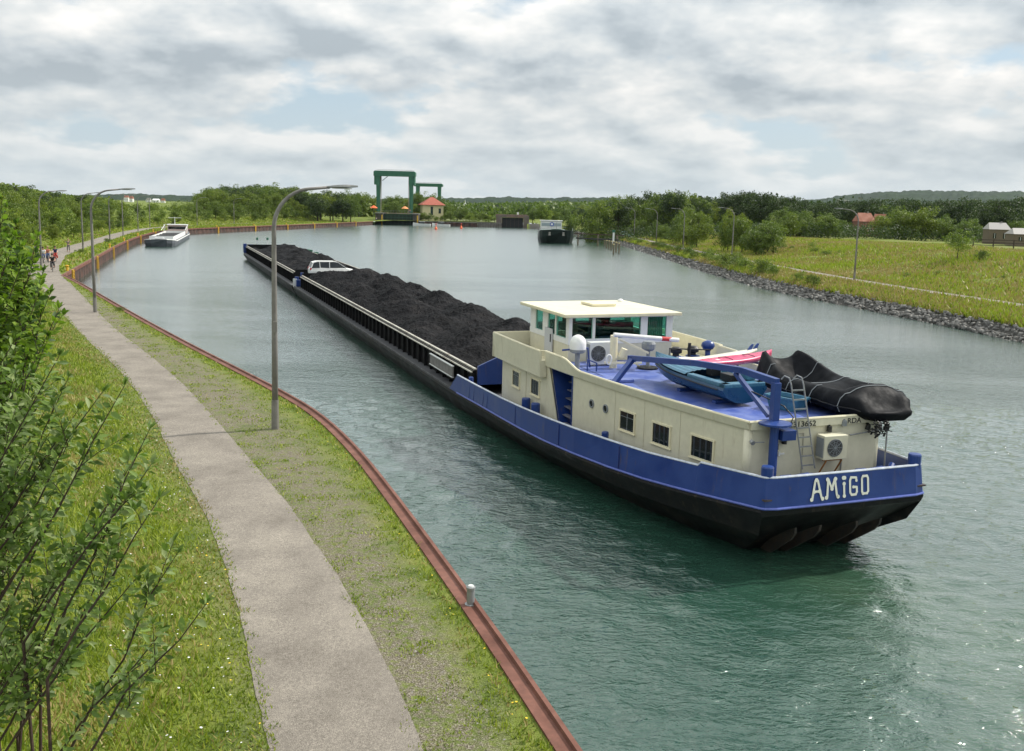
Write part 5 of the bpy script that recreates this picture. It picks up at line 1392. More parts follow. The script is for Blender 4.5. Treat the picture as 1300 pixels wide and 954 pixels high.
MARKS = [(-60, 'behind the bright bush at the left edge'), (30, 'behind the far left lamp'), (78, 'behind the cyclists'), (105, 'behind the lamp past the cyclists'), (125, 'behind the second nearest lamp head'), (145, 'behind the lamp halfway to the grey barge'), (168, 'behind the thin lamps left of the grey barge'), (192, 'left of the grey barge mast'), (213, 'behind the mast of the grey barge'), (240, 'just right of the grey barge'), (270, 'at the left end of the tall clump'), (300, 'above the far wall, left of the long barge bow'), (335, 'behind the bow of the coal lighter'), (365, 'behind the nearest lamp pole top'), (400, 'below the nearest lamp arm'), (435, 'below the nearest lamp head'), (465, 'next to the green portal'), (500, 'inside the portal opening'),
 (530, 'beside the yellow lock house'), (570, 'right of the lock house'), (600, 'by the white mast'), (625, 'below the banded hall'), (655, 'above the second lock gates'), (700, 'behind the green barge'), (740, 'right of the green barge'), (762, 'above the timber piles'), (785, 'behind the signal post'), (805, 'at the fifth right bank lamp'), (830, 'at the fourth right bank lamp'), (866, 'at the third right bank lamp'), (900, 'between second and third right bank lamps'), (930, 'at the second right bank lamp'), (960, 'right of the second right bank lamp'), (1000, 'above the meadow\'s left end'), (1040, 'left of the nearest right bank lamp'), (1075, 'behind the nearest right bank lamp'), (1105, 'behind the red roofed farmhouse'), (1145, 'right of the red roofed barn'), (1180, 'left of the lone open tree'), (1210, 'behind the lone open tree'), (1240, 'left of the paddock sheds'), (1270, 'behind the grey roofed shed'), (1300, 'at the right picture edge'), (1340, 'beyond the right picture edge')]
SEEN_LABELS = {}
def tree(x, y, h, kind, col, i, label, group, name='tree', cat='tree', wide=1.0, z=None, seed=0):
    if group and not label.endswith('.'):
        px = proj((x, y, 5))[0]; mk = min(MARKS, key=lambda q: abs(q[0] - px))[1]
        size = 'large ' if h > 9 else ('small ' if h < 3.5 else '')
        ln_ = SHORT.get(group, label); 
        tone = {'light': 'light green ', 'dark': '', 'mid': ''}[col]
        base_l = size + ln_ + ' ' + mk; n_ = SEEN_LABELS.get(base_l, 0); SEEN_LABELS[base_l] = n_ + 1
        label = base_l
        label = ' '.join(label.split()[:16])
    cm, tm, ph, pr = PROTO[(kind, col, i)]
    root = thing(name, (x, y, (hz(x, y) if z is None else z) - 0.1), random.Random(x * 7 + y).uniform(0, 6.28), label, cat, group)
    s_ = h / ph; root.scale = (s_ * wide, s_ * wide, s_)
    c = bpy.data.objects.new('crown' if name != 'shrub' else 'foliage', cm); COL.objects.link(c); c.parent = root
    t_ = bpy.data.objects.new('trunk' if name != 'shrub' else 'stems', tm); COL.objects.link(t_); t_.parent = root
    return root
rt_ = random.Random(21)
# belt of trees and scrub left of the path and behind the basin
TOPL = ([-200, 0, 30, 60, 100, 135, 150, 175, 205, 235, 256, 262, 300, 345, 370, 400, 440, 478, 520], [222, 224, 231, 238, 243, 245, 252, 256, 257, 257, 250, 234, 233, 231, 233, 239, 241, 247, 250])
def along(P, step, y0, y1, grow=0.0):
    out = []; Q = smooth_poly(P, 1)
    acc = 0
    for i in range(len(Q) - 1):
        a, b = Vector(Q[i]), Vector(Q[i + 1]); ln = (b - a).length; d = (b - a) / ln
        while acc < ln:
            p = a + d * acc
            if y0 < p.y < y1: out.append((p, Vector((-d.y, d.x))))
            acc += step * (1 + grow * max(0, p.y) / 100)
        acc -= ln
    return out
n_t = 0
for li, (off, fr, kinds) in enumerate(((5.2, .36, ('bushy',)), (8.5, .62, ('bushy',)), (13, .85, ('bushy', 'broad')), (19, 1.0, ('broad', 'bushy')))):
    for p, nrm in along(PATH, 4.6 if li < 2 else 5.2, 62 if li < 3 else 50, 425, 0.42):
        q = p + nrm * (off + rt_.uniform(-1, 1.6)) + Vector((nrm.y, -nrm.x)) * rt_.uniform(-1.5, 1.5)
        px = proj((q.x, q.y, 6))[0]
        g = hz(q.x, q.y); zt = topz(px, np.interp(px, *TOPL), q.y)
        full = zt - g
        if li == 3: h = full * rt_.uniform(.88, 1.02)
        else: h = min(full * .96, 9.5) * fr * rt_.uniform(.85, 1.15)
        if q.y < 86 and li < 2: h *= .75
        h = max(1.6, min(h, 15))
        k = rt_.choice(kinds); c = rt_.choice(('mid', 'mid', 'light') if li < 3 else ('mid', 'mid', 'mid')); 
        if k == 'broad': c = 'mid' if rt_.random() < .75 else 'dark'
        lb = {('bushy', 'mid'): 'bushy green tree in the dense belt left of the path', ('bushy', 'light'): 'fresh light green bushy tree in the belt left of the path', ('broad', 'mid'): 'taller round headed green tree in the back row of the left belt', ('broad', 'dark'): 'darker green round headed tree in the back row of the left belt'}[(k, c)]
        tree(q.x, q.y, h, k, c, rt_.randrange(3), lb, 'trees in the belt left of the path', wide=rt_.uniform(.9, 1.25))['label'] = ' '.join((('front row ', 'second row ', 'third row ', 'back row ')[li] + ('fresh light green ' if c == 'light' else 'dark green ' if c == 'dark' else 'mid green ') + ('round headed tree ' if k == 'broad' else 'bushy tree ') + min(MARKS, key=lambda m_: abs(m_[0] - px))[1]).split()[:16])
# clump behind the wall towards the lock (left of the portal)
for k in range(30):
    px = 258 + k * 7.6 + rt_.uniform(-3, 3); Y = rt_.uniform(372, 440) if px < 450 else rt_.uniform(455, 500); X = at(px, 260, Y).x
    if px > 470 and k % 2: continue
    h = topz(px, np.interp(px, *TOPL) + rt_.uniform(-2, 4), Y) - hz(X, Y)
    tree(X, Y, min(h, 17), 'broad', 'dark' if px < 440 and k % 3 else 'mid', k % 3, 'tall round headed tree beyond the basin, left of the green portal', 'tall trees left of the lock portal', wide=1.05)

# island and lock surroundings: trees by picture position (px centre, py top, distance)
def trees_px(L_, label, group, **kw):
    for (px, py, Y, kind, col, wide) in L_:
        X = at(px, 280, Y).x; g = hz(X, Y); h = max(1.5, topz(px, py, Y) - g)
        tree(X, Y, h, kind, col, int(abs(px * 7)) % (3 if kind not in ('airy', 'slim') else 1), label, group, wide=wide, **kw)
trees_px([(506, 246, 455, 'broad', 'mid', 1.2), (518, 250, 470, 'broad', 'mid', 1.1), (494, 248, 470, 'broad', 'mid', 1.2), (500, 252, 450, 'bushy', 'mid', 1.2)], 'green tree seen through the opening of the big green portal', 'trees behind the big portal')
trees_px([(530, 242, 438, 'broad', 'mid', 1.0), (540, 243, 445, 'broad', 'mid', .9), (552, 245, 450, 'broad', 'mid', .9), (566, 256, 440, 'bushy', 'mid', 1.1), (524, 256, 432, 'bushy', 'dark', 1.1) if False else (524, 256, 432, 'bushy', 'mid', 1.1)], 'green tree close around the little yellow lock house', 'trees around the lock house')
trees_px([(536, 268, 416, 'bushy', 'mid', 1.2), (544, 270, 417, 'bushy', 'mid', 1.3), (528, 273, 417, 'shrub', 'mid', 2), (553, 274, 417, 'bushy', 'light', 1.5), (562, 273, 418, 'bushy', 'light', 1.4), (572, 266, 420, 'bushy', 'mid', 1.2), (580, 262, 424, 'bushy', 'mid', 1.3), (588, 263, 426, 'bushy', 'mid', 1.2), (596, 268, 422, 'bushy', 'light', 1.3), (604, 265, 428, 'bushy', 'light', 1.3), (612, 268, 424, 'bushy', 'mid', 1.3), (620, 270, 425, 'bushy', 'light', 1.3), (628, 273, 424, 'shrub', 'light', 2.2), (602, 277, 417, 'shrub', 'mid', 2.2), (617, 278, 417, 'shrub', 'light', 2.4)], 'low green bush on the island between the two locks', 'bushes on the island between the locks')
# right of the second lock and along the right bank
rgt = [(676, 262, 430, 'broad', 'mid', 1), (687, 259, 425, 'bushy', 'light', 1.2), (694, 262, 425, 'bushy', 'light', 1.1), (703, 264, 440, 'broad', 'mid', 1.1), (722, 268, 330, 'bushy', 'mid', 1.0), (735, 266, 340, 'bushy', 'mid', 1.1), (715, 262, 450, 'broad', 'mid', 1), (748, 262, 370, 'broad', 'mid', 1), (728, 262, 460, 'broad', 'dark', 1.1), (740, 258, 470, 'broad', 'mid', 1.1)]
trees_px(rgt, 'green tree behind the moored dark green ship, beyond the second lock', 'trees right of the second lock')
for k in range(26):
    px = 745 + k * 6.2 + rt_.uniform(-3, 3); Y = rt_.uniform(250, 340); X = at(px, 270, Y).x
    py = np.interp(px, [745, 760, 775, 800, 815, 835, 850, 868, 885, 905], [262, 250, 246, 244, 249, 240, 236, 239, 246, 252]) + rt_.uniform(-1, 5)
    h = topz(px, py, Y) - hz(X, Y); tree(X, Y, h, 'broad', 'dark' if k % 3 == 0 else 'mid', k % 3, 'tall leafy tree in the clump behind the right bank street lamps', 'tall trees in the clump behind the right bank', wide=.95)
fr_ = [(868, 262, 205, 'bushy', 'mid', 1.0), (880, 258, 200, 'broad', 'mid', .8), (886, 268, 190, 'bushy', 'mid', .9), (860, 268, 215, 'bushy', 'mid', .9), (845, 283, 232, 'bushy', 'mid', 1.1), (835, 279, 240, 'bushy', 'mid', 1.0), (818, 276, 262, 'bushy', 'mid', 1.1), (805, 275, 270, 'bushy', 'light', 1.0), (795, 278, 280, 'bushy', 'mid', 1.2), (873, 285, 195, 'bushy', 'mid', 1.2)]
trees_px(fr_, 'bushy tree standing in front of the tall clump on the right bank', 'front trees of the right bank clump')
trees_px([(934, 259, 172, 'broad', 'mid', .62), (944, 270, 170, 'bushy', 'mid', .9), (926, 268, 175, 'bushy', 'mid', .7)], 'slender dark green tree just right of the second right bank lamp', 'trees beside the second right bank lamp')
trees_px([(977, 274, 165, 'bushy', 'mid', 1.05), (962, 286, 160, 'bushy', 'mid', 1.1), (984, 281, 160, 'bushy', 'mid', 1.0)], 'round green bush tree on the embankment left of the open meadow', 'bush trees left of the open meadow')
# dark rows behind the meadow
for k in range(64):
    px = 884 + k * 7.2 + rt_.uniform(-3, 3); Y = rt_.uniform(285, 350); X = at(px, 270, Y).x
    py = np.interp(px, [884, 905, 930, 950, 985, 1010, 1040, 1070, 1100, 1140, 1180, 1230, 1270, 1340], [249, 246, 239, 241, 241, 247, 253, 253, 250, 250, 249, 248, 246, 246]) + rt_.uniform(-2, 4)
    h = topz(px, py, Y) - hz(X, Y); tree(X, Y, h, 'broad', 'dark', k % 3, 'dark green tree in the long row closing the meadow on the right', 'dark trees in the long row behind the meadow', wide=1.0)
for k in range(34):
    px = 990 + k * 10 + rt_.uniform(-4, 4); Y = rt_.uniform(230, 262); X = at(px, 270, Y).x
    py = np.interp(px, [990, 1040, 1075, 1090, 1115, 1135, 1170, 1200, 1240, 1260, 1290, 1340], [266, 268, 275, 282, 284, 262, 262, 276, 276, 290, 280, 272]) + rt_.uniform(-2, 5)
    if 1246 < px < 1282 or 1080 < px < 1126: continue
    h = topz(px, py, Y) - hz(X, Y); tree(X, Y, max(h, 2.5), 'bushy', 'mid', k % 3, 'lower bushy tree in front of the dark row behind the meadow', 'bushy trees along the meadow edge', wide=1.2)
trees_px([(1000, 268, 225, 'bushy', 'mid', 1.2), (1012, 264, 230, 'broad', 'mid', 1.1), (996, 262, 240, 'broad', 'mid', 1.1)], 'broad green tree at the left end of the meadow', 'trees at the left end of the meadow')
x_, y_ = 54.6, 117.0
tree(x_, y_, topz(1205, 288, y_) - hz(x_, y_), 'airy', 'light', 0, 'single light open crowned tree on the embankment slope at the right', None, wide=1.15)
tree(56.0, 113.5, 1.7, 'shrub', 'mid', 1, 'dark round shrub at the foot of the lone open crowned tree', None, name='shrub', cat='shrub', wide=.9)
# shrubs on the right bank above the stones
sh = [(823, 310, 186, 1.2), (800, 306, 205, 1.5), (812, 309, 196, 1.2), (877, 316, 150, 1.3), (896, 318, 138, 1.5), (907, 322, 132, 1.3), (886, 322, 144, 1.2), (949, 326, 121, 1.1), (941, 332, 122, .9), (995, 346, 109, .9), (1000, 350, 106, .8), (755, 297, 262, 1.6), (742, 294, 285, 1.6), (765, 298, 250, 1.6), (780, 300, 232, 1.5), (790, 303, 222, 1.3), (729, 291, 320, 1.7), (840, 305, 200, .8), (865, 312, 168, 1.2), (858, 310, 175, 1.1), (870, 317, 160, 1.3), (915, 327, 128, .9), (900, 321, 140, 1.1), (832, 309, 195, 1.1), (960, 334, 116, .8), (1010, 352, 104, .8)]
for i, (px, py, Y, wd) in enumerate(sh):
    X = at(px, 300, Y).x; W_ = np.array(RIGHT); xe = np.interp(Y, W_[:, 1], W_[:, 0]); X = max(X, xe + 2.2)
    h = max(1.5, (topz(px, py, Y) - hz(X, Y)) * 1.15)
    tree(X, Y, h, 'shrub', 'mid' if i % 3 else 'light', i % 3, 'leafy green shrub growing just above the bank stones on the right', 'shrubs above the right bank stones', name='shrub', cat='shrub', wide=wd)
rs = random.Random(77)
for i in range(14):
    Y = rs.uniform(90, 190); W_ = np.array(RIGHT); xe = np.interp(Y, W_[:, 1], W_[:, 0]); X = xe + rs.uniform(14, 26)
    tree(X, Y, rs.uniform(.6, 1.3), 'shrub', 'light', i % 3, 'small low shrub scattered on the grassy slope above the right path', 'small shrubs on the right slope', name='shrub', cat='shrub', wide=1.2)
# shrubs around the near lamps and quay edge
for (x, y, h, lb) in ((-58.0, 126.6, .8, 'tuft of shrub at the foot of the lamp just past the cyclists'), (-67.5, 157.5, 1.0, 'small shrub at the foot of the lamp halfway to the grey barge'), (-26.2, 62.6, .45, 'tiny shrub on the quay edge near the second lamp'), (-63.5, 150.5, .6, 'low shrub on the wall edge beyond the corner')):
    tree(x, y, h, 'shrub', 'mid', 1, lb, None, name='shrub', cat='shrub', wide=1.3)
# shrubs low on the left slope
for i in range(22):
    Y = rs.uniform(30, 85); px_ = np.interp(Y, [p[1] for p in PATH], [p[0] for p in PATH]); X = px_ - rs.uniform(6.5, 13)
    tree(X, Y, rs.uniform(1.2, 2.6), 'shrub', ('mid', 'light')[i % 2], i % 3, 'wild shrub on the grassy slope left of the path', 'wild shrubs on the left slope', name='shrub', cat='shrub', wide=1.2)

# ---- hills and far woods
HP = ([-900, -200, 0, 120, 150, 205, 240, 300, 450, 560, 640, 760, 860, 990, 1040, 1085, 1120, 1160, 1300, 1500, 2100], [246, 247, 247, 248, 246.5, 248.5, 249, 252, 253, 252, 250.5, 251, 256, 256, 252, 246, 243, 241, 242, 240, 250])
def make_hills():
    m = mat('wooded hillside', (0.014, 0.030, 0.014), 0.95, col2=(0.028, 0.050, 0.020), scale=0.012, var=.5, spec=.1, detail=8)
    for nm, Y0, Y1, k in (('hills', 2300, 3300, 1.0),):
        pxs = np.arange(-700, 2000, 2.0); rows = []
        for j, t in enumerate(np.linspace(0, 1, 14)):
            Y = Y0 + (Y1 - Y0) * t; row = []
            for px in pxs:
                zt = topz(px, np.interp(px, *HP), Y1)
                X = at(px, 260, Y).x
                z = 2 + (zt - 2) * float(sm(-.05, 1, t)) * (0.96 + .0 * t)
                z += (mn.noise(Vector((X * .02, Y * .02, 0))) * 7 + mn.noise(Vector((X * .07, Y * .05, 4))) * 5) * (0.3 + .7 * t)
                row.append((X, Y, z))
            rows.append(row)
        row = [(p[0], p[1] + 900, -3) for p in rows[-1]]; rows.append(row)
        o = MB().grid(rows).build(nm, m, smooth=False); tag(o, kind='structure')
make_hills()
def blob_wood(name, specs, kind, label, leaf, per):
    """specs: list of (x, y, z, r) crowns; one leafy mass"""
    cl = np.array(specs)
    C_, U, V_, mi = leaf_cloud(5, cl, per * 2, leaf * 1.15, fill=.6, aspect=.9)
    me = quads_mesh(name, C_, U, V_, LEAF[kind], mi)
    o = bpy.data.objects.new(name, me); COL.objects.link(o); return tag(o, label, 'wood', kind='stuff')
r5 = np.random.RandomState(8); sp_ = []
for i in range(3000):
    Y = r5.uniform(560, 1500); px = r5.uniform(540, 1000); X = at(px, 265, Y).x
    lim = np.interp(px, [540, 570, 590, 660, 740, 800, 1000], [252, 256, 258, 257, 256, 256, 256]); zt = topz(px, lim + r5.uniform(0, 5), Y)
    r_ = r5.uniform(4, 7.5); z = min(zt - r_ * .9, r5.uniform(5, 20) + 2); sp_.append((X, Y, max(3, z), r_))
blob_wood('far_wood', sp_, 'mid', 'far mixed woodland below the blue hills behind the locks', 1.7, 30)
sp_ = []
for i in range(1500):
    Y = r5.uniform(480, 1100); px = r5.uniform(-60, 480); X = at(px, 262, Y).x
    zt = topz(px, np.interp(px, TOPL[0], TOPL[1]) + 5 + r5.uniform(0, 6), Y); r_ = r5.uniform(3.5, 6.5); sp_.append((X, Y, min(zt - r_, r5.uniform(6, 14)), r_))
blob_wood('far_wood', sp_, 'mid', 'far woodland behind the left belt of trees', 1.6, 30)
sp_ = []
for i in range(900):
    Y = r5.uniform(365, 560); px = r5.uniform(860, 1400); X = at(px, 262, Y).x
    r_ = r5.uniform(3.5, 5.5); sp_.append((X, Y, r5.uniform(5, 11), r_))
blob_wood('far_wood', sp_, 'dark', 'dark woodland behind the row of trees beyond the meadow', 1.4, 34)

# ---- low scrub filling the foot of the belts
def scrub(name, pts_r, kind, label, leaf, per):
    C_, U, V_, mi = leaf_cloud(15, np.array(pts_r), per, leaf, fill=.6)
    me = quads_mesh(name, C_, U, V_, LEAF[kind], mi); o = bpy.data.objects.new(name, me); COL.objects.link(o); return tag(o, label, 'undergrowth', kind='stuff')
sp_ = []
for p, nrm in along(PATH, 0.8, 66, 425, 1.2):
    for _ in range(4):
        off = r5.uniform(5.0, 20); q = p + nrm * off; k = 1 + q.y / 350
        sp_.append((q.x, q.y, hz(q.x, q.y) + r5.uniform(.2, 1.5 + off * .10), r5.uniform(.7, 1.3) * k))
scrub('undergrowth', sp_, 'mid', 'green undergrowth at the foot of the left belt of trees', .34, 60)
sp_ = []
for i in range(900):
    px = r5.uniform(690, 1330); Y = r5.uniform(225, 300) if px > 900 else r5.uniform(235, 330); X = at(px, 270, Y).x
    sp_.append((X, Y, hz(X, Y) + r5.uniform(.3, 2.4), r5.uniform(1.2, 2.2)))
scrub('undergrowth', sp_, 'dark', 'dark undergrowth under the trees behind the meadow', .5, 60)

# ---- lock: lift gate portals, gates, walls, house
def portal(Y, pxl, pxr, pyt, leg_w, beam_h, label, zb=2.0, big=True):
    xl, xr = at(pxl, 260, Y).x, at(pxr, 260, Y).x; zt = topz((pxl + pxr) / 2, pyt, Y); cx = (xl + xr) / 2; w_ = xr - xl
    root = thing('lift_gate_portal', (cx, Y, zb), 0, label, 'lift gate portal')
    H = zt - zb; D = 5.0
    b = MB(); b.prism([(-w_ / 2, H - beam_h), (-w_ / 2 + .5, H - beam_h - .0), (w_ / 2 - .5, H - beam_h), (w_ / 2, H - beam_h + .3), (w_ / 2, H - .5), (w_ / 2 - .6, H), (-w_ / 2 + .6, H), (-w_ / 2, H - .5)], -D / 2, D / 2, lambda a, c, h: (a, h, c))
    bm_ = b.build('cross_beam', m_greensteel, root)
    for s in (-1, 1):
        x = s * (w_ / 2 - leg_w * .5 - w_ * .07)
        for yy in (-D / 2 + .6, D / 2 - .6):
            b = MB(); b.prism([(x + s * .9, H - beam_h), (x - s * leg_w * .55, H - beam_h), (x - s * leg_w * .30 + s * .25, 0), (x + s * leg_w * .35, 0)], yy - .5, yy + .5, lambda a, c, h: (a, h, c)); b.build('leg', m_greensteel, root)
        if big:
            b = MB(); b.box((s * (w_ / 2 - .75), 0, H - beam_h - 1.9), (1.1, D * .8, 3.8)); b.build('counterweight_box', m_greensteel, root, bevel=.15)
            b = MB()
            for yy in (-1.5, 1.5): b.cyl((x - s * leg_w * .7, yy, 1.5), (x - s * leg_w * .6, yy, H - beam_h), .10, n=6)
            b.build('lifting_cable', mat('pink grey cable', (.30, .24, .22), .6), root)
    if big:
        b = MB(); b.bar((-w_ / 2 + 3.6, 0, H - beam_h - 2.0), (-w_ / 2 + 6.0, 0, H - beam_h), .25); b.build('strut', m_greensteel, root)
    b = MB()
    for yy in (-D / 2 - .05, D / 2 + .05): b.box((0, yy, H - beam_h * .5), (w_ * .9, .08, .12)); b.box((0, yy, H + .5), (w_ * .9, .06, .06))
    b.build('service_rail', m_greensteel, bm_)
    return root
portal(424, 475, 527.5, 217.5, 1.5, 2.3, 'big dark green lift gate portal over the left lock entrance')
portal(520, 526, 562, 233.2, 1.6, 1.7, 'smaller dark green portal farther back, behind the yellow lock house', big=False)
lk_ = thing('lock_gate', (at(505, 285, 412).x, 412, 0), 0, 'dark green steel lock gate below the big portal', 'lock gate')
gw = 13.4
MB().box((0, 0, 2.2), (gw, .5, 4.9)).build('gate_leaf', mat('dark green gate', (.010, .035, .022), .55, var=.3, scale=1), lk_)
b = MB()
for k in range(4): b.box((0, -.34, .5 + k * 1.35), (gw, .14, .12))
for k in range(8): b.box((-gw / 2 + .4 + k * gw / 7.9, -.44, 2.3), (.12, .06, 4.6))
b.build('gate_ribs', mat('green gate ribs', (.025, .085, .05), .5), lk_)
MB().box((0, .3, 4.95), (gw + 1, 1.6, .22)).build('walkway', mat('rusty pink deck', (.34, .26, .23), .8, var=.3, scale=.8), lk_)
b = MB()
for k in range(12): b.box((-gw / 2 + k * gw / 11, -.4, 5.5), (.06, .06, 1.0))
b.box((0, -.4, 6.0), (gw, .06, .06)); b.build('handrail', m_steel, lk_)
for px0, px1, lb in ((477, 486.5, 'dark concrete lock pier left of the big green gate'), (524.5, 531.5, 'dark concrete lock pier right of the big green gate')):
    xa, xb = at(px0, 285, 411).x, at(px1, 285, 411).x
    p_ = thing('lock_pier', ((xa + xb) / 2, 414, 0), 0, lb, 'lock pier')
    MB().box((0, 0, 2.0), (xb - xa, 9, 5.6)).build('wall', mat('dark wet concrete', (.055, .052, .048), .8, col2=(.12, .11, .10), scale=.6, var=.3), p_)
    MB().box((0, -.2, 4.9), (xb - xa + .3, 9.6, .25)).build('coping', m_conc, p_)
    b = MB(); b.box(((xb - xa) * .5 - .35, -4.62, 2.1), (.5, .2, 4.2)); b.box((0, -4.56, 5.5), (xb - xa, .06, .06)); b.build('edge_guard', m_yellow, p_)
# yellow house
hy = 425; hxa, hxb = at(532, 275, hy).x, at(562, 275, hy).x; hc = (hxa + hxb) / 2; hwid = hxb - hxa; hz0 = 2.0
hs2 = thing('lock_house', (hc, hy + 4, hz0), R(14), 'small yellow lock keeper house with red pyramid roof, right of the green portal', 'house')
m_yel = mat('yellow render', (.62, .56, .34), .8, var=.08, scale=.6); m_tile = mat('red tile', (.42, .12, .08), .8, var=.25, scale=1.5, bump=.05, bscale=6)
MB().box((0, 0, 3.4), (hwid * .88, 8, 7.2)).build('wall', m_yel, hs2)
e = hwid * .52; b = MB(); b.add([(-e, -4.8, 6.9), (e, -4.8, 6.9), (e, 4.8, 6.9), (-e, 4.8, 6.9), (-.6, 0, 10.4), (.6, 0, 10.4)], [(0, 1, 5, 4), (1, 2, 5), (2, 3, 4, 5), (3, 0, 4), (3, 2, 1, 0)]); b.box((0, 0, 6.86), (2 * e, 9.6, .12))
r2 = b.build('roof', m_tile, hs2); MB().box((1.8, 1, 9.2), (.7, .7, 1.6)).build('chimney', m_conc, r2)
for x in (-.6, 3.0):
    b = MB(); b.box((x, -4.03, 4.3), (1.1, .08, 3.8 if x < 0 else 2.2)); wn = b.build('window', mat('dark window', (.02, .025, .03), .2), hs2)
    b = MB(); b.box((x, -4.08, 4.3), (.08, .05, 3.7 if x < 0 else 2.1)); b.box((x, -4.1, 4.6), (1.0, .05, .08)); b.build('frame', m_greensteel, wn)
# island walls
def sheet_wall(x0, x1, y0, y1, h, label, mt=None, n=40):
    root = thing('harbour_wall', ((x0 + x1) / 2, (y0 + y1) / 2, 0), 0, label, 'harbour wall')
    a, c = Vector((x0, y0)), Vector((x1, y1)); d = (c - a); ln = d.length; d.normalize(); nn = Vector((d.y, -d.x)); b = MB(); rows = []
    for i in range(n + 1):
        q = a + (c - a) * i / n - Vector(root.location[:2]) + nn * (.35 if i % 4 in (0, 1) else 0)
        rows.append([(q.x, q.y, -.8), (q.x, q.y, h)])
    b.grid(rows); b.build('sheet_piling', mt or m_rustdk, root)
    b = MB(); m0 = Vector(((x0 + x1) / 2, (y0 + y1) / 2)); b.bar(Vector((a.x - m0.x, a.y - m0.y + .2, h + .06)), Vector((c.x - m0.x, c.y - m0.y + .2, h + .06)), 1.0, .16); b.build('coping', m_conc, root)
    # earth behind
    return root
xw0 = at(531, 285, 409).x; xw1 = at(606, 287, 410).x; xw2 = at(637, 288, 411).x; xg1 = at(664, 288, 413).x
sheet_wall(xw0, xw1, 409, 409.5, 1.7, 'dark sheet pile wall in front of the yellow lock house')
sheet_wall(xw1 + .1, xw2, 409.5, 411, 1.8, 'grey concrete ribbed wall left of the dark second lock', mat('ribbed grey concrete', (.22, .20, .18), .85, var=.3, scale=.5), 60)
b = MB(); b.add([(xw0, 409.3, 1.6), (xw2, 411, 1.6), (xw2 + .5, 460, 2.4), (-61, 460, 2.4)], [(0, 1, 2, 3)]); tag(b.build('island_ground', mat('island grass', (.10, .15, .03), .9, col2=(.18, .18, .07), scale=.3, var=.3)), kind='structure')
g2 = thing('lock_gate', ((xw2 + xg1) / 2, 414, 0), 0, 'nearly black entrance gates of the second lock with rust brown bridge deck', 'lock gate'); w2_ = xg1 - xw2
MB().box((0, 0, 1.9), (w2_, .6, 4.6)).build('gate_leaf', mat('black gate', (.010, .011, .012), .6), g2)
b = MB()
for k in range(6): b.box((-w2_ / 2 + .3 + k * (w2_ - .6) / 5, -.45, 1.9), (.28, .3, 4.6))
b.build('gate_posts', mat('brown black post', (.035, .028, .024), .7), g2)
b = MB(); b.box((-.5, -.2, 5.0), (w2_ + 4.5, 2.4, 1.3)); b.build('bridge_deck', mat('rust brown concrete', (.24, .15, .11), .85, col2=(.16, .13, .11), scale=.5, var=.25), g2)
b = MB()
for s in (-1, 1): b.box((s * (w2_ / 2 + 1.3), 1, 2.6), (2.4, 6, 5.2))
b.build('abutment', mat('stained concrete', (.16, .13, .11), .85, var=.3, scale=.5), g2)
MB().box((2.2, -.2, 6.1), (.8, .6, 1.1)).build('signal_box', m_white, g2)
# distant flat roofed building, white tower, houses
def at_px(px, Y, py=265): return at(px, py, Y).x
bl = thing('flat_roofed_hall', (at_px(629, 640), 640, 2), 0, 'distant white and grey banded flat roofed hall above the second lock', 'hall')
zt = topz(629, 261, 640) - 2
for k, (h0, h1, mm) in enumerate(((0, .42, m_whitegrey), (.42, .58, mat('dark band', (.05, .05, .055), .5)), (.58, .82, m_white), (.82, 1.0, mat('dark band', (.05,) * 3, .5)))):
    MB().box((0, .2 * (k % 2), zt * (h0 + h1) / 2), (12.5 - .3 * (k % 2), 9, zt * (h1 - h0))).build(('wall', 'window_band', 'wall', 'roof_edge')[k], mm, bl)
tw = thing('white_mast_tower', (at_px(590.3, 600), 600, 2), 0, 'slim white pointed mast above the island bushes', 'mast')
MB().lathe((0, 0, 0), [(.9, 0), (.8, 8), (.35, topz(590, 255.5, 600) - 3.5), (.08, topz(590, 254, 600) - 2)], 8).build('shaft', m_white, tw)
MB().lathe((0, 0, 0), [(1.5, 0), (1.5, .8), (1, 1)], 8).build('base', m_conc, tw)
def house(px0, px1, pye, pyr, Y, label, wallm, roofm, gable='x', z=None):
    xa, xb = at_px(px0, Y), at_px(px1, Y); g = hz(xa, Y) if z is None else z; ze = topz((px0 + px1) / 2, pye, Y) - g; zr = topz((px0 + px1) / 2, pyr, Y) - g
    root = thing('house', ((xa + xb) / 2, Y, g), R(random.Random(px0).uniform(-14, 14)), label, 'house'); w_ = xb - xa; d_ = w_ * .7
    MB().box((0, 0, ze / 2), (w_ * .94, d_ * .9, ze)).build('wall', wallm, root)
    b = MB(); b.add([(-w_ / 2, -d_ / 2, ze - .1), (w_ / 2, -d_ / 2, ze - .1), (w_ / 2, d_ / 2, ze - .1), (-w_ / 2, d_ / 2, ze - .1), (-w_ * .38, 0, zr), (w_ * .38, 0, zr)], [(0, 1, 5, 4), (1, 2, 5), (2, 3, 4, 5), (3, 0, 4), (3, 2, 1, 0)])
    r_ = b.build('roof', roofm, root); MB().box((w_ * .2, .1, zr * 1.0), (w_ * .06, w_ * .06, zr * .12)).build('chimney', m_conc, r_)
    for k in (-1, 1):
        f_ = MB().box((k * w_ * .22, -d_ * .45 - .03, ze * .55), (w_ * .12, .08, ze * .35)).build('window', m_wpane, root); MB().box((k * w_ * .22, -d_ * .45 - .075, ze * .55), (.06, .02, ze * .34)).build('frame', m_white, f_)
m_tile2 = mat('faded red tile', (.36, .15, .10), .85, var=.2, scale=.8)
house(1086, 1110, 281, 270.5, 262, 'brick farmhouse with big faded red tile roof half hidden behind meadow trees', mat('brick', (.22, .10, .07), .85, var=.2), m_tile2)
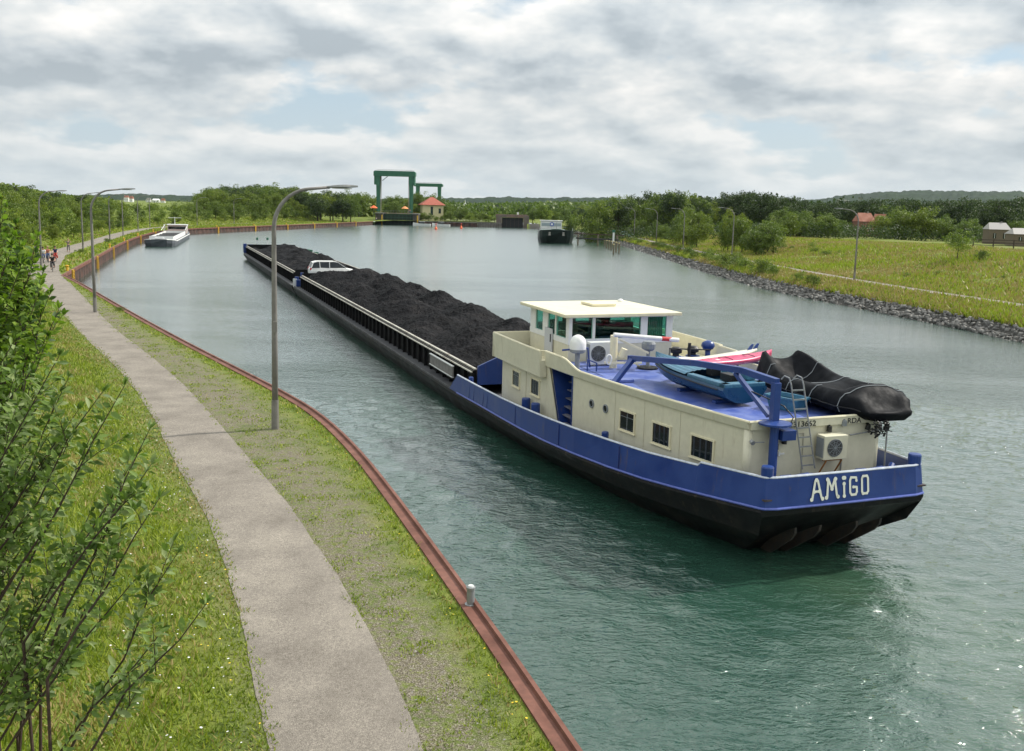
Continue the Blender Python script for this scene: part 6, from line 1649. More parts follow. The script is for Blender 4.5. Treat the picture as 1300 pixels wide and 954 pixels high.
house(1109, 1128, 281, 272, 266, 'smaller red roofed barn just right of the brick farmhouse', mat('brick', (.22, .1, .07), .85), m_tile2)
house(1254, 1282, 291, 283, 215, 'grey roofed shed behind the paddock fence', mat('shed timber', (.14, .11, .08), .85), mat('grey roofing', (.36, .34, .33), .7))
house(1284, 1318, 297, 290, 200, 'low flat grey shed at the right picture edge behind the paddock', mat('shed timber', (.14, .11, .08), .85), mat('grey roofing', (.36, .34, .33), .7))
m_farw = mat('far white render', (.75, .75, .73), .8)
for i, (a, c, e_, r_, Y, rm, lb) in enumerate(((158, 164, 251, 248, 1500, m_tile2, 'far white house with red roof, leftmost on the horizon'), (165, 170, 252.5, 249, 1450, m_tile2, 'far white house with red roof beside the leftmost one'), (186, 192, 254, 251.5, 1500, m_conc, 'far pale house just left of the tree gap'), (194, 203, 254.5, 252.5, 1500, m_white, 'long far white building on the horizon'), (205, 210, 255, 252, 1500, m_tile2, 'small far house with red roof right of the long white one'))):
    house(a, c, e_, r_, Y, lb, m_farw, rm, z=2)
# buoys, little boats, parasols
for px, py, lb in ((553.5, 290.5, 'orange buoy on the water, left of the two'), (585.5, 289.5, 'orange red buoy on the water, right of the two')):
    p = at(px, py + 1, 390); k = -CZ / (p.z - CZ); q = Vector((0, 0, CZ)) + (p - Vector((0, 0, CZ))) * k
    bu = thing('buoy', (q.x, q.y, 0), 0, lb, 'buoy'); MB().lathe((0, 0, -.2), [(.35, 0), (.5, .3), (.45, .7), (.2, 1.1), (.1, 1.7)], 12).build('float', m_orange, bu); MB().lathe((0, 0, 1.65), [(.12, 0), (.28, .1), (.28, .35), (.05, .45)], 10).build('top_mark', m_red, bu)
for px, lb in ((536, 'small white motorboat moored left of the island wall steps'), (560.5, 'small white motorboat moored right of the first one at the island wall')):
    bt = thing('motorboat', (at_px(px, 404, 285), 404.5, 0), R(88), lb, 'boat'); b = MB()
    rows = [[(-w_, y, .9 + s_), (-w_ * .8, y, .0), (0, y, -.3), (w_ * .8, y, 0), (w_, y, .9 + s_)] for y, w_, s_ in ((-3.6, 1.0, 0), (-2, 1.2, 0), (1, 1.2, .1), (3, .7, .3), (4, .06, .5))]
    b.grid(rows); b.f.append((0, 1, 2, 3, 4)); b.m.append(0); b.add([(-1, -3.5, .8), (1, -3.5, .8), (1.1, 1, .85), (.6, 3, 1.0), (-.6, 3, 1), (-1.1, 1, .85)], [(0, 1, 2, 3, 4, 5)]); b.build('hull', m_white, bt)
    MB().box((0, .3, 1.35), (1.6, 2.6, .9), taper=.8).build('cabin', m_wpane, bt, bevel=.1); MB().box((0, .2, 1.84), (1.4, 2.4, .08)).build('cabin_roof', m_white, bt)
for px, py, lb, mm in ((474.5, 263.0, 'orange parasol left of the big green portal', m_orange), (514, 264.0, 'pale orange parasol on the lock platform under the portal', mat('pale orange cloth', (.75, .30, .12), .7))):
    Y = 418 if px > 500 else 405; x = at_px(px, Y); z0 = 5.0 if px > 500 else BZ; zt = topz(px, py - 2, Y)
    pr_ = thing('parasol', (x, Y, z0), 0, lb, 'parasol'); MB().lathe((0, 0, zt - z0 - 1.1), [(1.7, 0), (1.15, .45), (.5, .85), (.05, 1.1)], 8).build('canopy', mm, pr_); MB().cyl((0, 0, 0), (0, 0, zt - z0 - .2), .05, n=6).build('pole', m_steel, pr_)

# ---- moored dark green barge, bow towards us
gs = thing('moored_barge', (10.6, 240.5, 0), R(-1.0), 'moored dark green barge with white wheelhouse, bow pointing towards us, on the right', 'barge')
m_gh = mat('black green hull', (.010, .020, .017), .5, var=.3, scale=.4); m_gd = mat('pale green deck', (.13, .19, .17), .5, var=.2, scale=.5)
b = MB(); rows = []
for y, B, zt_ in ((0, 2.6, 3.35), (.5, 3.6, 3.3), (1.5, 4.15, 3.2), (3.5, 4.4, 2.9), (6.5, 4.4, 2.2), (9, 4.4, 1.3), (50, 4.4, 1.2), (60, 4.2, 2.0)):
    rk_ = 1.6 * max(0, 1 - y / 5)
    rows.append([(-B, y, zt_), (-B * 1.01, y + rk_ * .3, zt_ * .5), (-B * .93, y + rk_, 0), (-B * .8, y + rk_ * 1.5, -.8), (B * .8, y + rk_ * 1.5, -.8), (B * .93, y + rk_, 0), (B * 1.01, y + rk_ * .3, zt_ * .5), (B, y, zt_)])
b.grid(rows, closed=True); b.f += [tuple(range(8)), tuple(len(b.v) - 8 + k for k in range(8))]; b.m += [0, 0]; b.build('hull', m_gh, gs)
b = MB(); rows = [[(-B, y, z), (0, y, z + .15), (B, y, z)] for y, B, z in ((.1, 2.5, 3.38), (.6, 3.5, 3.33), (1.5, 4.05, 3.24), (3.5, 4.3, 2.94), (6.5, 4.3, 2.26), (9, 4.3, 1.36))]; b.grid(rows); b.build('foredeck', m_gd, gs)
b = MB(); b.box((0, 29, 1.9), (7.2, 38, 1.3)); b.build('hatch_cover', mat('hatch grey green', (.12, .16, .15), .6, var=.2), gs)
for x in (-1.3, 1.3):
    b = MB(); b.box((x * 1.35, .25, 2.45), (.5, .3, .8), rot=Matrix.Rotation(.3, 3, 'X')); b.bar((x * 1.35 - .3, -.02, 2.1), (x * 1.35 + .3, -.02, 2.1), .16); b.build('anchor', mat('pale anchor', (.35, .33, .30), .6), gs)
b = MB(); b.box((0, 3.2, 3.3), (1.5, 1.0, .6)); b.cyl((-1.3, 3.2, 3.4), (1.3, 3.2, 3.4), .25); b.build('windlass', m_gd, gs)
b = MB(); b.cyl((0, 1.4, 3.3), (0, 1.4, 5.3), .07, n=6); b.tube([(-2.4, .8, 4.1), (0, .2, 4.2), (2.4, .8, 4.1)], .04, 5); b.build('bow_mast', m_steel, gs)
whg = MB().box((-.4, 51, 3.4), (6.4, 5, 3.2)).build('wheelhouse', m_white, gs)
MB().box((-.4, 48.46, 3.9), (5.9, .08, .9)).build('window_band', mat('tinted pale glass', (.30, .36, .38), .2), whg)
MB().box((-.4, 51, 5.08), (7, 5.6, .14)).build('roof', m_whitegrey, whg)
b = MB(); b.lathe((-.2, 48.36, 4.0), [(.62, 0), (.62, .05)], 20, axis='Y'); b.build('round_emblem', mat('emblem blue', (.05, .10, .40), .5), whg)
b = MB(); b.lathe((-.2, 48.34, 4.0), [(.34, 0), (.34, .03)], 16, axis='Y'); b.build('emblem_centre', m_white, whg)
b = MB()
for s in (-1, 1):
    b.bar((s * 4.2, 4, 3.9), (s * 4.2, 9, 2.6), .05)
    for y, z in ((4, 2.9), (6.5, 2.2), (9, 1.3)): b.bar((s * 4.2, y, z), (s * 4.2, y, z + 1.0), .05)
b.build('handrail', m_white, gs)
# jetty beams and dolphins
jt = thing('mooring_jetty', (20.5, 232, 0), 0, 'dark steel walkway beams reaching from the green barge towards the bank', 'jetty')
b = MB(); b.bar((-5.0, 6, 1.6), (4.5, -2, 1.6), .35); jb = b.build('beam', mat('black steel', (.03, .028, .026), .6), jt)
b = MB(); b.bar((-5.2, 10, 2.6), (6.5, 2, 2.6), .22); b.build('handrail', m_rustdk, jt)
b = MB()
for x, y in ((-4.6, 5.8), (0, 1.8), (4.3, -1.8)): b.cyl((x, y, -1), (x, y, 2.6), .2, n=8)
b.build('pile_row', m_wood, jt)
rg = random.Random(4)
dp_ = [(767.5, 305.5, 312), (770, 306, 315), (773, 306.5, 316), (776, 307, 317), (779, 307.5, 318.5), (782, 308.5, 320), (785.5, 309.5, 321.5), (778.5, 311, 322.5)]
for i, (px, p0, p1) in enumerate(dp_):
    d = ray(px, p1); k = -CZ / d.z; q = Vector((0, 0, CZ)) + d * k; h = topz(px, p0, q.y)
    pl_ = thing('mooring_pile', (q.x, q.y, 0), 0, ('weathered timber mooring pile, %s of the row by the right bank' % ('first and leftmost', 'second from left', 'third from left', 'fourth from left', 'fourth from right', 'third from right', 'last and rightmost', 'nearest, standing in front')[i]), 'mooring pile', 'timber mooring piles by the right bank')
    MB().tube([(0, 0, -1), (rg.uniform(-.08, .08), 0, h)], [.20, .16], 8).build('shaft', m_wood, pl_); MB().lathe((0, 0, h - .02), [(.19, 0), (.19, .16), (.1, .2)], 8).build('cap', mat('yellowish cap', (.50, .42, .22), .7), pl_)
sg = thing('canal_signal_post', (at_px(779, 222, 300), 222, 1.0), 0, 'slim white signal post with green top behind the timber mooring piles', 'signal')
zs = topz(779, 292, 222) - 1.0
MB().box((0, 0, zs * .4), (.42, .3, zs * .8)).build('post', m_white, sg); MB().box((0, 0, zs * .9), (.7, .35, zs * .2)).build('head', m_greensteel, sg)
def small_car(x, y, z, rz_, paint, label):
    root = thing('parked_car', (x, y, z), rz_, label, 'car')
    for o in kids(car):
        c = o.copy(); COL.objects.link(c); c.parent = root
        if o.name.startswith(('body', 'roof')):
            c.data = o.data.copy(); c.data.materials[0] = paint
        for g in kids(o): d = g.copy(); COL.objects.link(d); d.parent = c
small_car(31.2, 262, hz(31.2, 262), R(10), mat('silver green paint', (.30, .42, .38), .3), 'silver green car parked on the far right bank path near the signal post')

# ---- moored grey barge on the left
ls = thing('moored_barge', (-65.6, 175, 0), R(15.5), 'moored grey and white barge lying along the left sheet pile wall', 'barge')
m_lh = mat('dark grey hull', (.10, .11, .13), .5, var=.3, scale=.5)
b = MB(); rows = []
for y, B, zt_ in ((0, 1.9, 1.7), (.8, 3.2, 1.6), (2.5, 3.75, 1.45), (6, 3.9, 1.1), (52, 3.9, 1.1), (60, 3.2, 1.6)):
    rows.append([(-B, y, zt_), (-B, y + .1, zt_ * .5), (-B * .95, y + .5, 0), (-B * .8, y + 1, -.8), (B * .8, y + 1, -.8), (B * .95, y + .5, 0), (B, y + .1, zt_ * .5), (B, y, zt_)])
b.grid(rows, closed=True); b.f += [tuple(range(8)), tuple(len(b.v) - 8 + k for k in range(8))]; b.m += [0, 0]; b.build('hull', m_lh, ls)
b = MB()
for s in (-1, 1): b.tube([(s * 1.9, .0, 1.75), (s * 3.2, .8, 1.66), (s * 3.75, 2.5, 1.5), (s * 3.92, 6, 1.2), (s * 3.92, 52, 1.2)], .11, 6)
b.build('gunwale', m_white, ls)
b = MB(); b.grid([[(-B, y, z), (0, y, z + .1), (B, y, z)] for y, B, z in ((.1, 1.8, 1.72), (.9, 3.1, 1.62), (2.6, 3.65, 1.47), (6, 3.8, 1.15))]); b.build('foredeck', m_grey, ls)
b = MB()
for s in (-1, 1): b.box((s * 2.9, 27, 1.6), (.12, 42, 1.1))
b.box((0, 6.1, 1.7), (5.8, .12, 1.2)); b.box((0, 48, 1.6), (5.8, .12, 1.1)); b.build('hold_coaming', m_white, ls)
MB().box((0, 27, 1.2), (5.7, 41.5, .9)).build('hatch_covers', mat('grey tarpaulin', (.20, .20, .21), .7, var=.3, scale=.4), ls)
b = MB()
for y in (14, 22, 30, 38): b.box((0, y, 1.75), (5.7, 1.0, .22))
b.build('hatch_beams', mat('dark beams', (.03, .03, .03), .6), ls)
w3 = MB().box((.3, 52, 2.6), (5.6, 4.4, 2.4)).build('wheelhouse', mat('pinkish white', (.62, .48, .44), .5), ls)
MB().box((.3, 49.78, 3.0), (5.2, .06, .8)).build('window_band', m_wpane, w3); MB().box((.3, 52, 3.88), (6.2, 5, .14)).build('roof', m_white, w3)
b = MB(); b.cyl((-.3, 50, 3.9), (-.3, 50, 6.1), .10, n=6); b.bar((-2.2, 50, 5.9), (1.6, 50, 5.9), .14); b.build('mast', m_white, ls)
b = MB()
for s in (-1, 1):
    for y in (48, 51): b.box((s * 3.4, y, 2.6), (.14, .14, 2.8))
    b.bar((s * 3.4, 40, 2.6), (s * 3.4, 52, 3.9), .12)
b.build('davit', m_white, ls)
b = MB(); b.box((0, 2.6, 1.85), (1.6, .9, .5)); b.cyl((-1.1, 2.6, 1.9), (1.1, 2.6, 1.9), .22); b.build('windlass', m_white, ls)

ls.scale = (.72, .85, .78)
# ---- paddock fence
pf = thing('paddock_fence', (at_px(1243, 140, 318), 142, 0), 0, 'dark timber paddock fence at the right picture edge', 'fence')
b = MB(); r_ = MB(); x0 = pf.location.x; ps = []
for k in range(12):
    X = x0 + k * 2.4; Y = 142 - k * 1.2; g = hz(X, Y); ps.append(Vector((X - x0, Y - 142, g)))
for p in ps:
    MB().bar(p + Vector((0, 0, -.2)), p + Vector((0, 0, 1.45)), .13).build('fence_post', m_bark, pf)
for z in (.55, .95, 1.35):
    r_ = MB()
    for p, q in zip(ps[:-1], ps[1:]): r_.bar(p + Vector((0, .08, z)), q + Vector((0, .08, z)), .07, .09)
    r_.build('fence_rail', m_bark, pf)

# ---- riprap stones along the right bank
def riprap():
    rg = np.random.RandomState(3); pts = along(RIGHT, 0.20, 40, 330, .6); vs = []; n = 0
    base = np.array([(-1, -1, -1), (1, -1, -1), (1, 1, -1), (-1, 1, -1), (-1, -1, 1), (1, -1, 1), (1, 1, 1), (-1, 1, 1)], float)
    fcs = np.array([(3, 2, 1, 0), (4, 5, 6, 7), (0, 1, 5, 4), (1, 2, 6, 5), (2, 3, 7, 6), (3, 0, 4, 7)])
    allv = []
    for p, nrm in pts:
        for _ in range(6 if p.y < 150 else 3):
            off = rg.uniform(-.5, 1.45); q = p - nrm * off; z = hz2(off)
            s = rg.uniform(.05, .13) * (1 + p.y / 350)
            v = base * s * rg.uniform(.6, 1.2, 3) * (1 - .0) + rg.normal(0, .22 * s, (8, 3)); a = rg.uniform(0, 6.28); c, s_ = math.cos(a), math.sin(a)
            t = rg.uniform(-.5, .5); v = v @ np.array([[c, s_, 0], [-s_, c, 0], [0, 0, 1]]) @ np.array([[1, 0, 0], [0, math.cos(t), math.sin(t)], [0, -math.sin(t), math.cos(t)]])
            allv.append(v + [q.x, q.y, z + .06])
    V = np.vstack(allv); n = len(allv); Fq = (fcs[None] + (np.arange(n) * 8)[:, None, None]).reshape(-1, 4)
    me = bpy.data.meshes.new('riprap'); me.vertices.add(len(V)); me.vertices.foreach_set('co', V.ravel()); me.loops.add(Fq.size); me.loops.foreach_set('vertex_index', Fq.ravel()); me.polygons.add(len(Fq)); me.polygons.foreach_set('loop_start', np.arange(len(Fq)) * 4); me.update(calc_edges=True)
    me.materials.append(mat('grey rubble stone', (.10, .097, .09), .85, col2=(.27, .26, .245), scale=.9, var=.3, detail=8)); o = bpy.data.objects.new('riprap', me); COL.objects.link(o); tag(o, 'grey rubble stones armouring the right water edge', 'rubble stones', kind='stuff')
def hz2(rw): return float((min(0, rw) * .5) + 1.15 * sm(-.5, 2.4, np.float64(rw)) + .45 * sm(2, 7, np.float64(rw)))
riprap()

# ---- grass blades
def blades(name, X, Y, hgt, wid, mats, label, seed=1, lean=.5, zoff=0.0, mi=None):
    r_ = np.random.RandomState(seed); n = len(X); Z = height(X, Y) + zoff
    a = r_.uniform(0, 2 * PI, n); h = hgt * r_.uniform(.5, 1.3, n); w_ = wid * r_.uniform(.7, 1.3, n)
    dx, dy = np.cos(a) * w_, np.sin(a) * w_; lx, ly = r_.normal(0, lean, n) * h, r_.normal(0, lean, n) * h
    p0 = np.stack([X - dx, Y - dy, Z], -1); p1 = np.stack([X + dx, Y + dy, Z], -1); p2 = np.stack([X + lx, Y + ly, Z + h], -1)
    co = np.stack([p0, p1, p2], 1).reshape(-1, 3)
    me = bpy.data.meshes.new(name); me.vertices.add(3 * n); me.vertices.foreach_set('co', co.ravel()); me.loops.add(3 * n); me.loops.foreach_set('vertex_index', np.arange(3 * n)); me.polygons.add(n); me.polygons.foreach_set('loop_start', np.arange(n) * 3); me.update(calc_edges=True)
    for q in mats: me.materials.append(q)
    me.polygons.foreach_set('material_index', (r_.choice(len(mats), n, p=None) if mi is None else mi).astype(np.int32))
    o = bpy.data.objects.new(name, me); COL.objects.link(o); tag(o, label, 'grass', kind='stuff'); return o
G1 = leafmat('grass fresh', (.225, .285, .024), (.31, .35, .040), trans=.25, rnd=0); G2 = leafmat('grass green', (.115, .175, .018), (.175, .225, .028), trans=.25, rnd=0); G3 = leafmat('grass straw', (.28, .22, .08), (.38, .30, .12), trans=.2, rnd=0)
def samp(n, x0, x1, y0, y1, seed, bias=1.6):
    r_ = np.random.RandomState(seed); return r_.uniform(x0, x1, n), y0 + (y1 - y0) * r_.uniform(0, 1, n) ** bias
def choose(X, Y, sc, seed, p3=.12):
    r_ = np.random.RandomState(seed); nz = np.array([mn.noise(Vector((x * sc, y * sc, seed))) for x, y in zip(X, Y)]); u_ = r_.uniform(size=len(X)) + nz * .9
    return np.where(u_ > .62, 0, np.where(u_ > p3, 1, 2)), nz
X, Y = samp(800000, -46, 1, 7, 88, 1, 2.4)
dP, sP, pr_ = pdist(PATH, X, Y); dq, sq, _ = pdist(QUAYS, X, Y); wp = np.interp(pr_, np.arange(len(PATH_W)), PATH_W)
L_ = (dP * sP > wp - .12 + .10 * np.sin(Y * 4.7 + X * 3) * np.sin(Y * 1.9 - X * 2.3 + 1) + .06 * np.sin(Y * 13.1 + 2)) & (dP < 11)
Xl, Yl = X[L_], Y[L_]; mi, nz = choose(Xl, Yl, .6, 3, .20); dl = dP[L_] - wp[L_]
blades('grass', Xl, Yl, .07 + .10 * sm(.2, 1.6, dl) * (1 + nz), .010 + Yl * .00035, (G1, G2, G3), 'long fresh grass on the slope left of the path', 2, mi=mi)
Rr = (sP < 0) & (dP > wp - .16 + .12 * np.sin(Y * 5.3 + X * 2) * np.sin(Y * 2.1 + X * 3.1) + .07 * np.sin(Y * 11.3)) & (sq * 0 + dq > .26) & (pdist(QUAYS, X, Y)[1] > 0)
Xr, Yr = X[Rr], Y[Rr]; dpr = dP[Rr] - wp[Rr]; dqr = dq[Rr]; mi, nz = choose(Xr, Yr, 1.6, 7, .18)
r6 = np.random.RandomState(9); keep = (r6.uniform(size=len(Xr)) < np.clip(.20 + .30 * sm(.3, 2.2, dpr) + 1.0 * sm(.8, .3, dqr) + nz * 1.7, 0.02, 1))
blades('grass', Xr[keep], Yr[keep], .045 + .05 * sm(1.0, .3, dqr[keep]) + .035 * nz[keep], .009 + Yr[keep] * .0003, (G1, G2, G3), 'short patchy grass on the verge between path and quay', 4, mi=mi[keep])
# right bank and distant left verge: taller, coarser tufts
r7 = np.random.RandomState(12); Yb = r7.uniform(45, 250, 150000); xe = np.interp(Yb, [p[1] for p in RIGHT], [p[0] for p in RIGHT]); Xb = xe + 1.35 + r7.uniform(0, 1, len(Yb)) ** 1.5 * 42
rp = pdist(RPATH, Xb, Yb)[0]; k = rp > .95; Xb, Yb = Xb[k], Yb[k]; mi, nz = choose(Xb, Yb, .09, 5, .52)
G4 = leafmat('meadow straw', (.28, .22, .085), (.38, .30, .13), trans=.2, rnd=0)
blades('grass', Xb, Yb, .38 + .22 * nz, .07 + Yb * .0004, (G1, G2, G4), 'tall meadow grass with straw patches on the right bank', 6, lean=.35, mi=mi)
r8 = np.random.RandomState(14); Yc = r8.uniform(80, 400, 40000); px_ = np.interp(Yc, [p[1] for p in PATH], [p[0] for p in PATH]); Xc = px_ + r8.uniform(-9, 12, len(Yc))
dP, _, pr_ = pdist(PATH, Xc, Yc); dq, sq, _ = pdist(QUAYS, Xc, Yc); k = (dP > 1.7) & (sq > 0) & (dq > .4); mi, nz = choose(Xc[k], Yc[k], .2, 6, .12)
blades('grass', Xc[k], Yc[k], .25 + .1 * nz, .08 + Yc[k] * .0004, (G1, G2, G3), 'grass along the far stretch of the left path and wall', 8, lean=.35, mi=mi)
# daisies and yellow flowers
def flowers(name, n, seed, m, label, f):
    r_ = np.random.RandomState(seed); X = r_.uniform(-14, 1, n * 6); Y = r_.uniform(12, 34, n * 6)
    dP, sP, _ = pdist(PATH, X, Y); dq, sq, _ = pdist(QUAYS, X, Y); k = f(dP * sP, dq, sq); X, Y = X[k][:n], Y[k][:n]; Z = height(X, Y); b = MB()
    for x, y, z in zip(X, Y, Z):
        h = r_.uniform(.05, .14); s = r_.uniform(.012, .022); t = r_.uniform(-.4, .4, 2)
        b.add([(x + s * math.cos(a), y + s * math.sin(a), z + h + t[0] * s * math.cos(a)) for a in np.arange(6) * PI / 3], [(0, 1, 2, 3, 4, 5)])
    o = b.build(name, m); tag(o, label, 'wild flowers', kind='stuff')
flowers('daisies', 200, 31, m_white, 'scattered small white daisies in the grass left of the path', lambda lp, dq, sq: (lp > 1.2) & (lp < 3.2))
flowers('hawkweed', 130, 32, mat('flower yellow', (.75, .52, .02), .6), 'scattered small yellow flowers along the quay edge', lambda lp, dq, sq: (sq > 0) & (dq > .3) & (dq < .7))
flowers('hawkweed', 70, 33, mat('flower yellow', (.75, .52, .02), .6), 'scattered small yellow flowers at the left path edge', lambda lp, dq, sq: (lp > 1.05) & (lp < 1.9))
flowers('pale_pebbles', 260, 34, m_conc, 'pale pebbles lying on the worn verge beside the quay', lambda lp, dq, sq: (lp < -1.1) & (sq > 0) & (dq > .5))

# ---- foreground shrubs on the embankment beside the bridge
m_stem = mat('dark red brown twig', (0.055, 0.030, 0.024), 0.7, var=.4, scale=20)
LF = [leafmat('shrub leaf green', (.115, .190, .035), (.17, .245, .055), trans=.30, rnd=0), leafmat('shrub leaf pale', (.19, .25, .09), (.26, .31, .13), trans=.30, rnd=0), leafmat('shrub leaf dark', (.065, .115, .024), (.10, .155, .035), trans=.25, rnd=0)]
LB = [leafmat('bright leaf', (.150, .245, .020), (.210, .300, .035), trans=.35, rnd=0), leafmat('bright leaf b', (.095, .175, .018), (.14, .22, .028), trans=.35, rnd=0), leafmat('bright leaf c', (.035, .075, .012), (.06, .11, .018), trans=.3, rnd=0)]
def leaves_mesh(name, P, D, S_, mats, seed, parent, ratio=.42):
    """P base points, D directions, S_ lengths: folded pointed leaves"""
    r_ = np.random.RandomState(seed); n = len(P); P = np.array(P); D = unit(np.array(D)); S_ = np.array(S_)[:, None]
    upv = unit(r_.normal(0, .75, (n, 3)) + [0, -.15, 1.0]); side = unit(np.cross(D, upv)); nn = np.cross(side, D)
    w_ = S_ * ratio * r_.uniform(.75, 1.1, (n, 1)) * .5; droop = r_.uniform(.0, .25, (n, 1))
    b0 = P; m_ = P + D * S_ * .48 - nn * S_ * .04; tp = P + D * S_ - nn * S_ * droop; l_ = P + D * S_ * .45 + side * w_ + nn * S_ * .05; q_ = P + D * S_ * .45 - side * w_ + nn * S_ * .05
    l2 = P + D * S_ * .76 + side * w_ * .72 + nn * S_ * .0 - nn * S_ * droop * .4; q2 = P + D * S_ * .76 - side * w_ * .72 - nn * S_ * droop * .4
    co = np.stack([b0, m_, tp, l_, q_, l2, q2], 1).reshape(-1, 3)
    T = np.array([(0, 1, 3), (0, 4, 1), (1, 2, 5), (1, 5, 3), (1, 6, 2), (1, 4, 6)]); F_ = (T[None] + (np.arange(n) * 7)[:, None, None]).reshape(-1, 3)
    me = bpy.data.meshes.new(name); me.vertices.add(len(co)); me.vertices.foreach_set('co', co.ravel()); me.loops.add(F_.size); me.loops.foreach_set('vertex_index', F_.ravel()); me.polygons.add(len(F_)); me.polygons.foreach_set('loop_start', np.arange(len(F_)) * 3)
    me.update(calc_edges=True)
    for q in mats: me.materials.append(q)
    mi = r_.choice(3, n, p=[.5, .22, .28]); me.polygons.foreach_set('material_index', np.repeat(mi, 6).astype(np.int32))
    o = bpy.data.objects.new(name, me); COL.objects.link(o); o.parent = parent; return o
def big_shrub(label, tips, seed, dens, leaf, mats, lean=(-175, 300), r0=.011, start=.30, twigs=2, ratio=.42):
    rg = random.Random(seed); C0 = at(*tips[0][:3]); gx, gy = C0.x - 1.0, C0.y
    root = thing('shrub', (gx, gy, hz(gx, gy)), 0, label, 'shrub'); off = Vector(root.location)
    sb_ = MB(); P, D, S_ = [], [], []
    def leafy(pts, dn, st):
        cum = [0]
        for a, c in zip(pts[:-1], pts[1:]): cum.append(cum[-1] + (c - a).length)
        tot = cum[-1]; s = tot * st; k = 0
        while s < tot:
            i = max(j for j in range(len(cum) - 1) if cum[j] <= s); t = (s - cum[i]) / max(1e-6, cum[i + 1] - cum[i]); p = pts[i].lerp(pts[i + 1], t); ax = (pts[i + 1] - pts[i]).normalized()
            for _ in range(2 if rg.random() < .5 else 1):
                a = k * 2.4 + rg.uniform(-.5, .5); k += 1
                e1 = ax.cross(Vector((0, 0, 1))).normalized(); e2 = ax.cross(e1)
                d = (e1 * math.cos(a) + e2 * math.sin(a)) * 1.0 + ax * rg.uniform(.2, .9)
                P.append(tuple(p + d.normalized() * .01)); D.append(tuple(d)); S_.append(leaf * rg.uniform(.55, 1.2) * (1.0 if s < tot * .93 else .8))
            s += dn * rg.uniform(.6, 1.4)
        for _ in range(5): P.append(tuple(pts[-1])); D.append(tuple((pts[-1] - pts[-2]).normalized() + Vector((rg.uniform(-.7, .7), rg.uniform(-.7, .7), rg.uniform(-.3, .6))))); S_.append(leaf * rg.uniform(.5, .95))
    for (px, py, Y) in tips:
        T_ = at(px, py, Y); b_ = at(px + lean[0] * rg.uniform(.7, 1.25), py + lean[1] * rg.uniform(.85, 1.15), Y + rg.uniform(-.35, .35))
        g = Vector((gx + (b_.x - gx) * .6 + rg.uniform(-.2, .2), gy + (b_.y - gy) * .6 + rg.uniform(-.2, .2), hz(gx, gy) - .1))
        mid = b_.lerp(T_, .5) + Vector((rg.uniform(-.06, .06), rg.uniform(-.06, .06), rg.uniform(-.02, .10)))
        q1 = b_.lerp(T_, .25) + Vector((rg.uniform(-.03, .03), 0, .03)); q3 = b_.lerp(T_, .78) + Vector((rg.uniform(-.03, .03), rg.uniform(-.03, .03), .02))
        pts = [g - off, b_ - off, q1 - off, mid - off, q3 - off, T_ - off]
        sb_.tube(pts, [r0 * 1.5, r0 * 1.1, r0 * .9, r0 * .7, r0 * .5, r0 * .25], 5)
        leafy(pts[1:], dens, start)
        for k in range(twigs):
            t = rg.uniform(.35, .85); s0 = pts[1].lerp(pts[5], t); dd = (pts[5] - pts[1]).normalized() + Vector((rg.uniform(-.8, .8), rg.uniform(-.8, .8), rg.uniform(-.2, .7)))
            e = s0 + dd.normalized() * rg.uniform(.18, .45); sb_.tube([s0, s0.lerp(e, .5) + Vector((0, 0, .02)), e], [r0 * .4, r0 * .3, r0 * .15], 4); leafy([s0, s0.lerp(e, .5), e], dens * .8, .1)
    sb_.build('stems', m_stem, root)
    leaves_mesh('foliage', P, D, S_, mats, seed, root, ratio)
    return root
rg = random.Random(41)
big_shrub('leafy shrub with long dark twigs reaching over the grass slope, middle left', [(75, 452, 7.4), (158, 490, 7.2), (130, 498, 7.5), (190, 545, 7.0), (172, 580, 7.2), (100, 520, 7.8), (60, 500, 8.0), (120, 560, 7.6), (40, 470, 8.2), (150, 620, 7.4), (20, 430, 8.3), (70, 560, 7.9), (30, 540, 8.4), (95, 610, 7.7)] + [(rg.uniform(-60, 90), rg.uniform(470, 640), rg.uniform(7.6, 9.0)) for _ in range(22)] + [(rg.uniform(-60, 60), rg.uniform(440, 560), rg.uniform(8, 9.5)) for _ in range(12)], 5, .034, .108, LF, twigs=3, start=.26)
big_shrub('darker shrub with bare pointed twigs in the bottom left corner', [(203, 632, 6.6), (192, 590, 6.7), (225, 703, 6.5), (178, 728, 6.6), (263, 765, 6.3), (207, 800, 6.4), (120, 770, 6.8), (150, 690, 6.9), (90, 700, 7.2), (115, 650, 7.1)] + [(rg.uniform(-60, 85), rg.uniform(640, 860), rg.uniform(6.6, 8.0)) for _ in range(26)], 9, .038, .104, LF, lean=(-150, 240), start=.28, twigs=4)
big_shrub('bright green dense bush at the left picture edge in front of the path and cyclists', [(8, 264, 10.5), (28, 300, 10.4), (45, 322, 10.2), (55, 345, 10.0), (20, 285, 10.8), (64, 372, 9.8), (48, 300, 10.6), (75, 392, 9.6), (-10, 262, 11)] + [(rg.uniform(-80, 46), rg.uniform(285, 470), rg.uniform(9.8, 11.5)) for _ in range(60)] + [(rg.uniform(-70, 62), rg.uniform(340, 440), rg.uniform(9.3, 10.4)) for _ in range(18)], 13, .045, .105, LB, lean=(-60, 190), start=.15, twigs=4, r0=.010, ratio=.5)

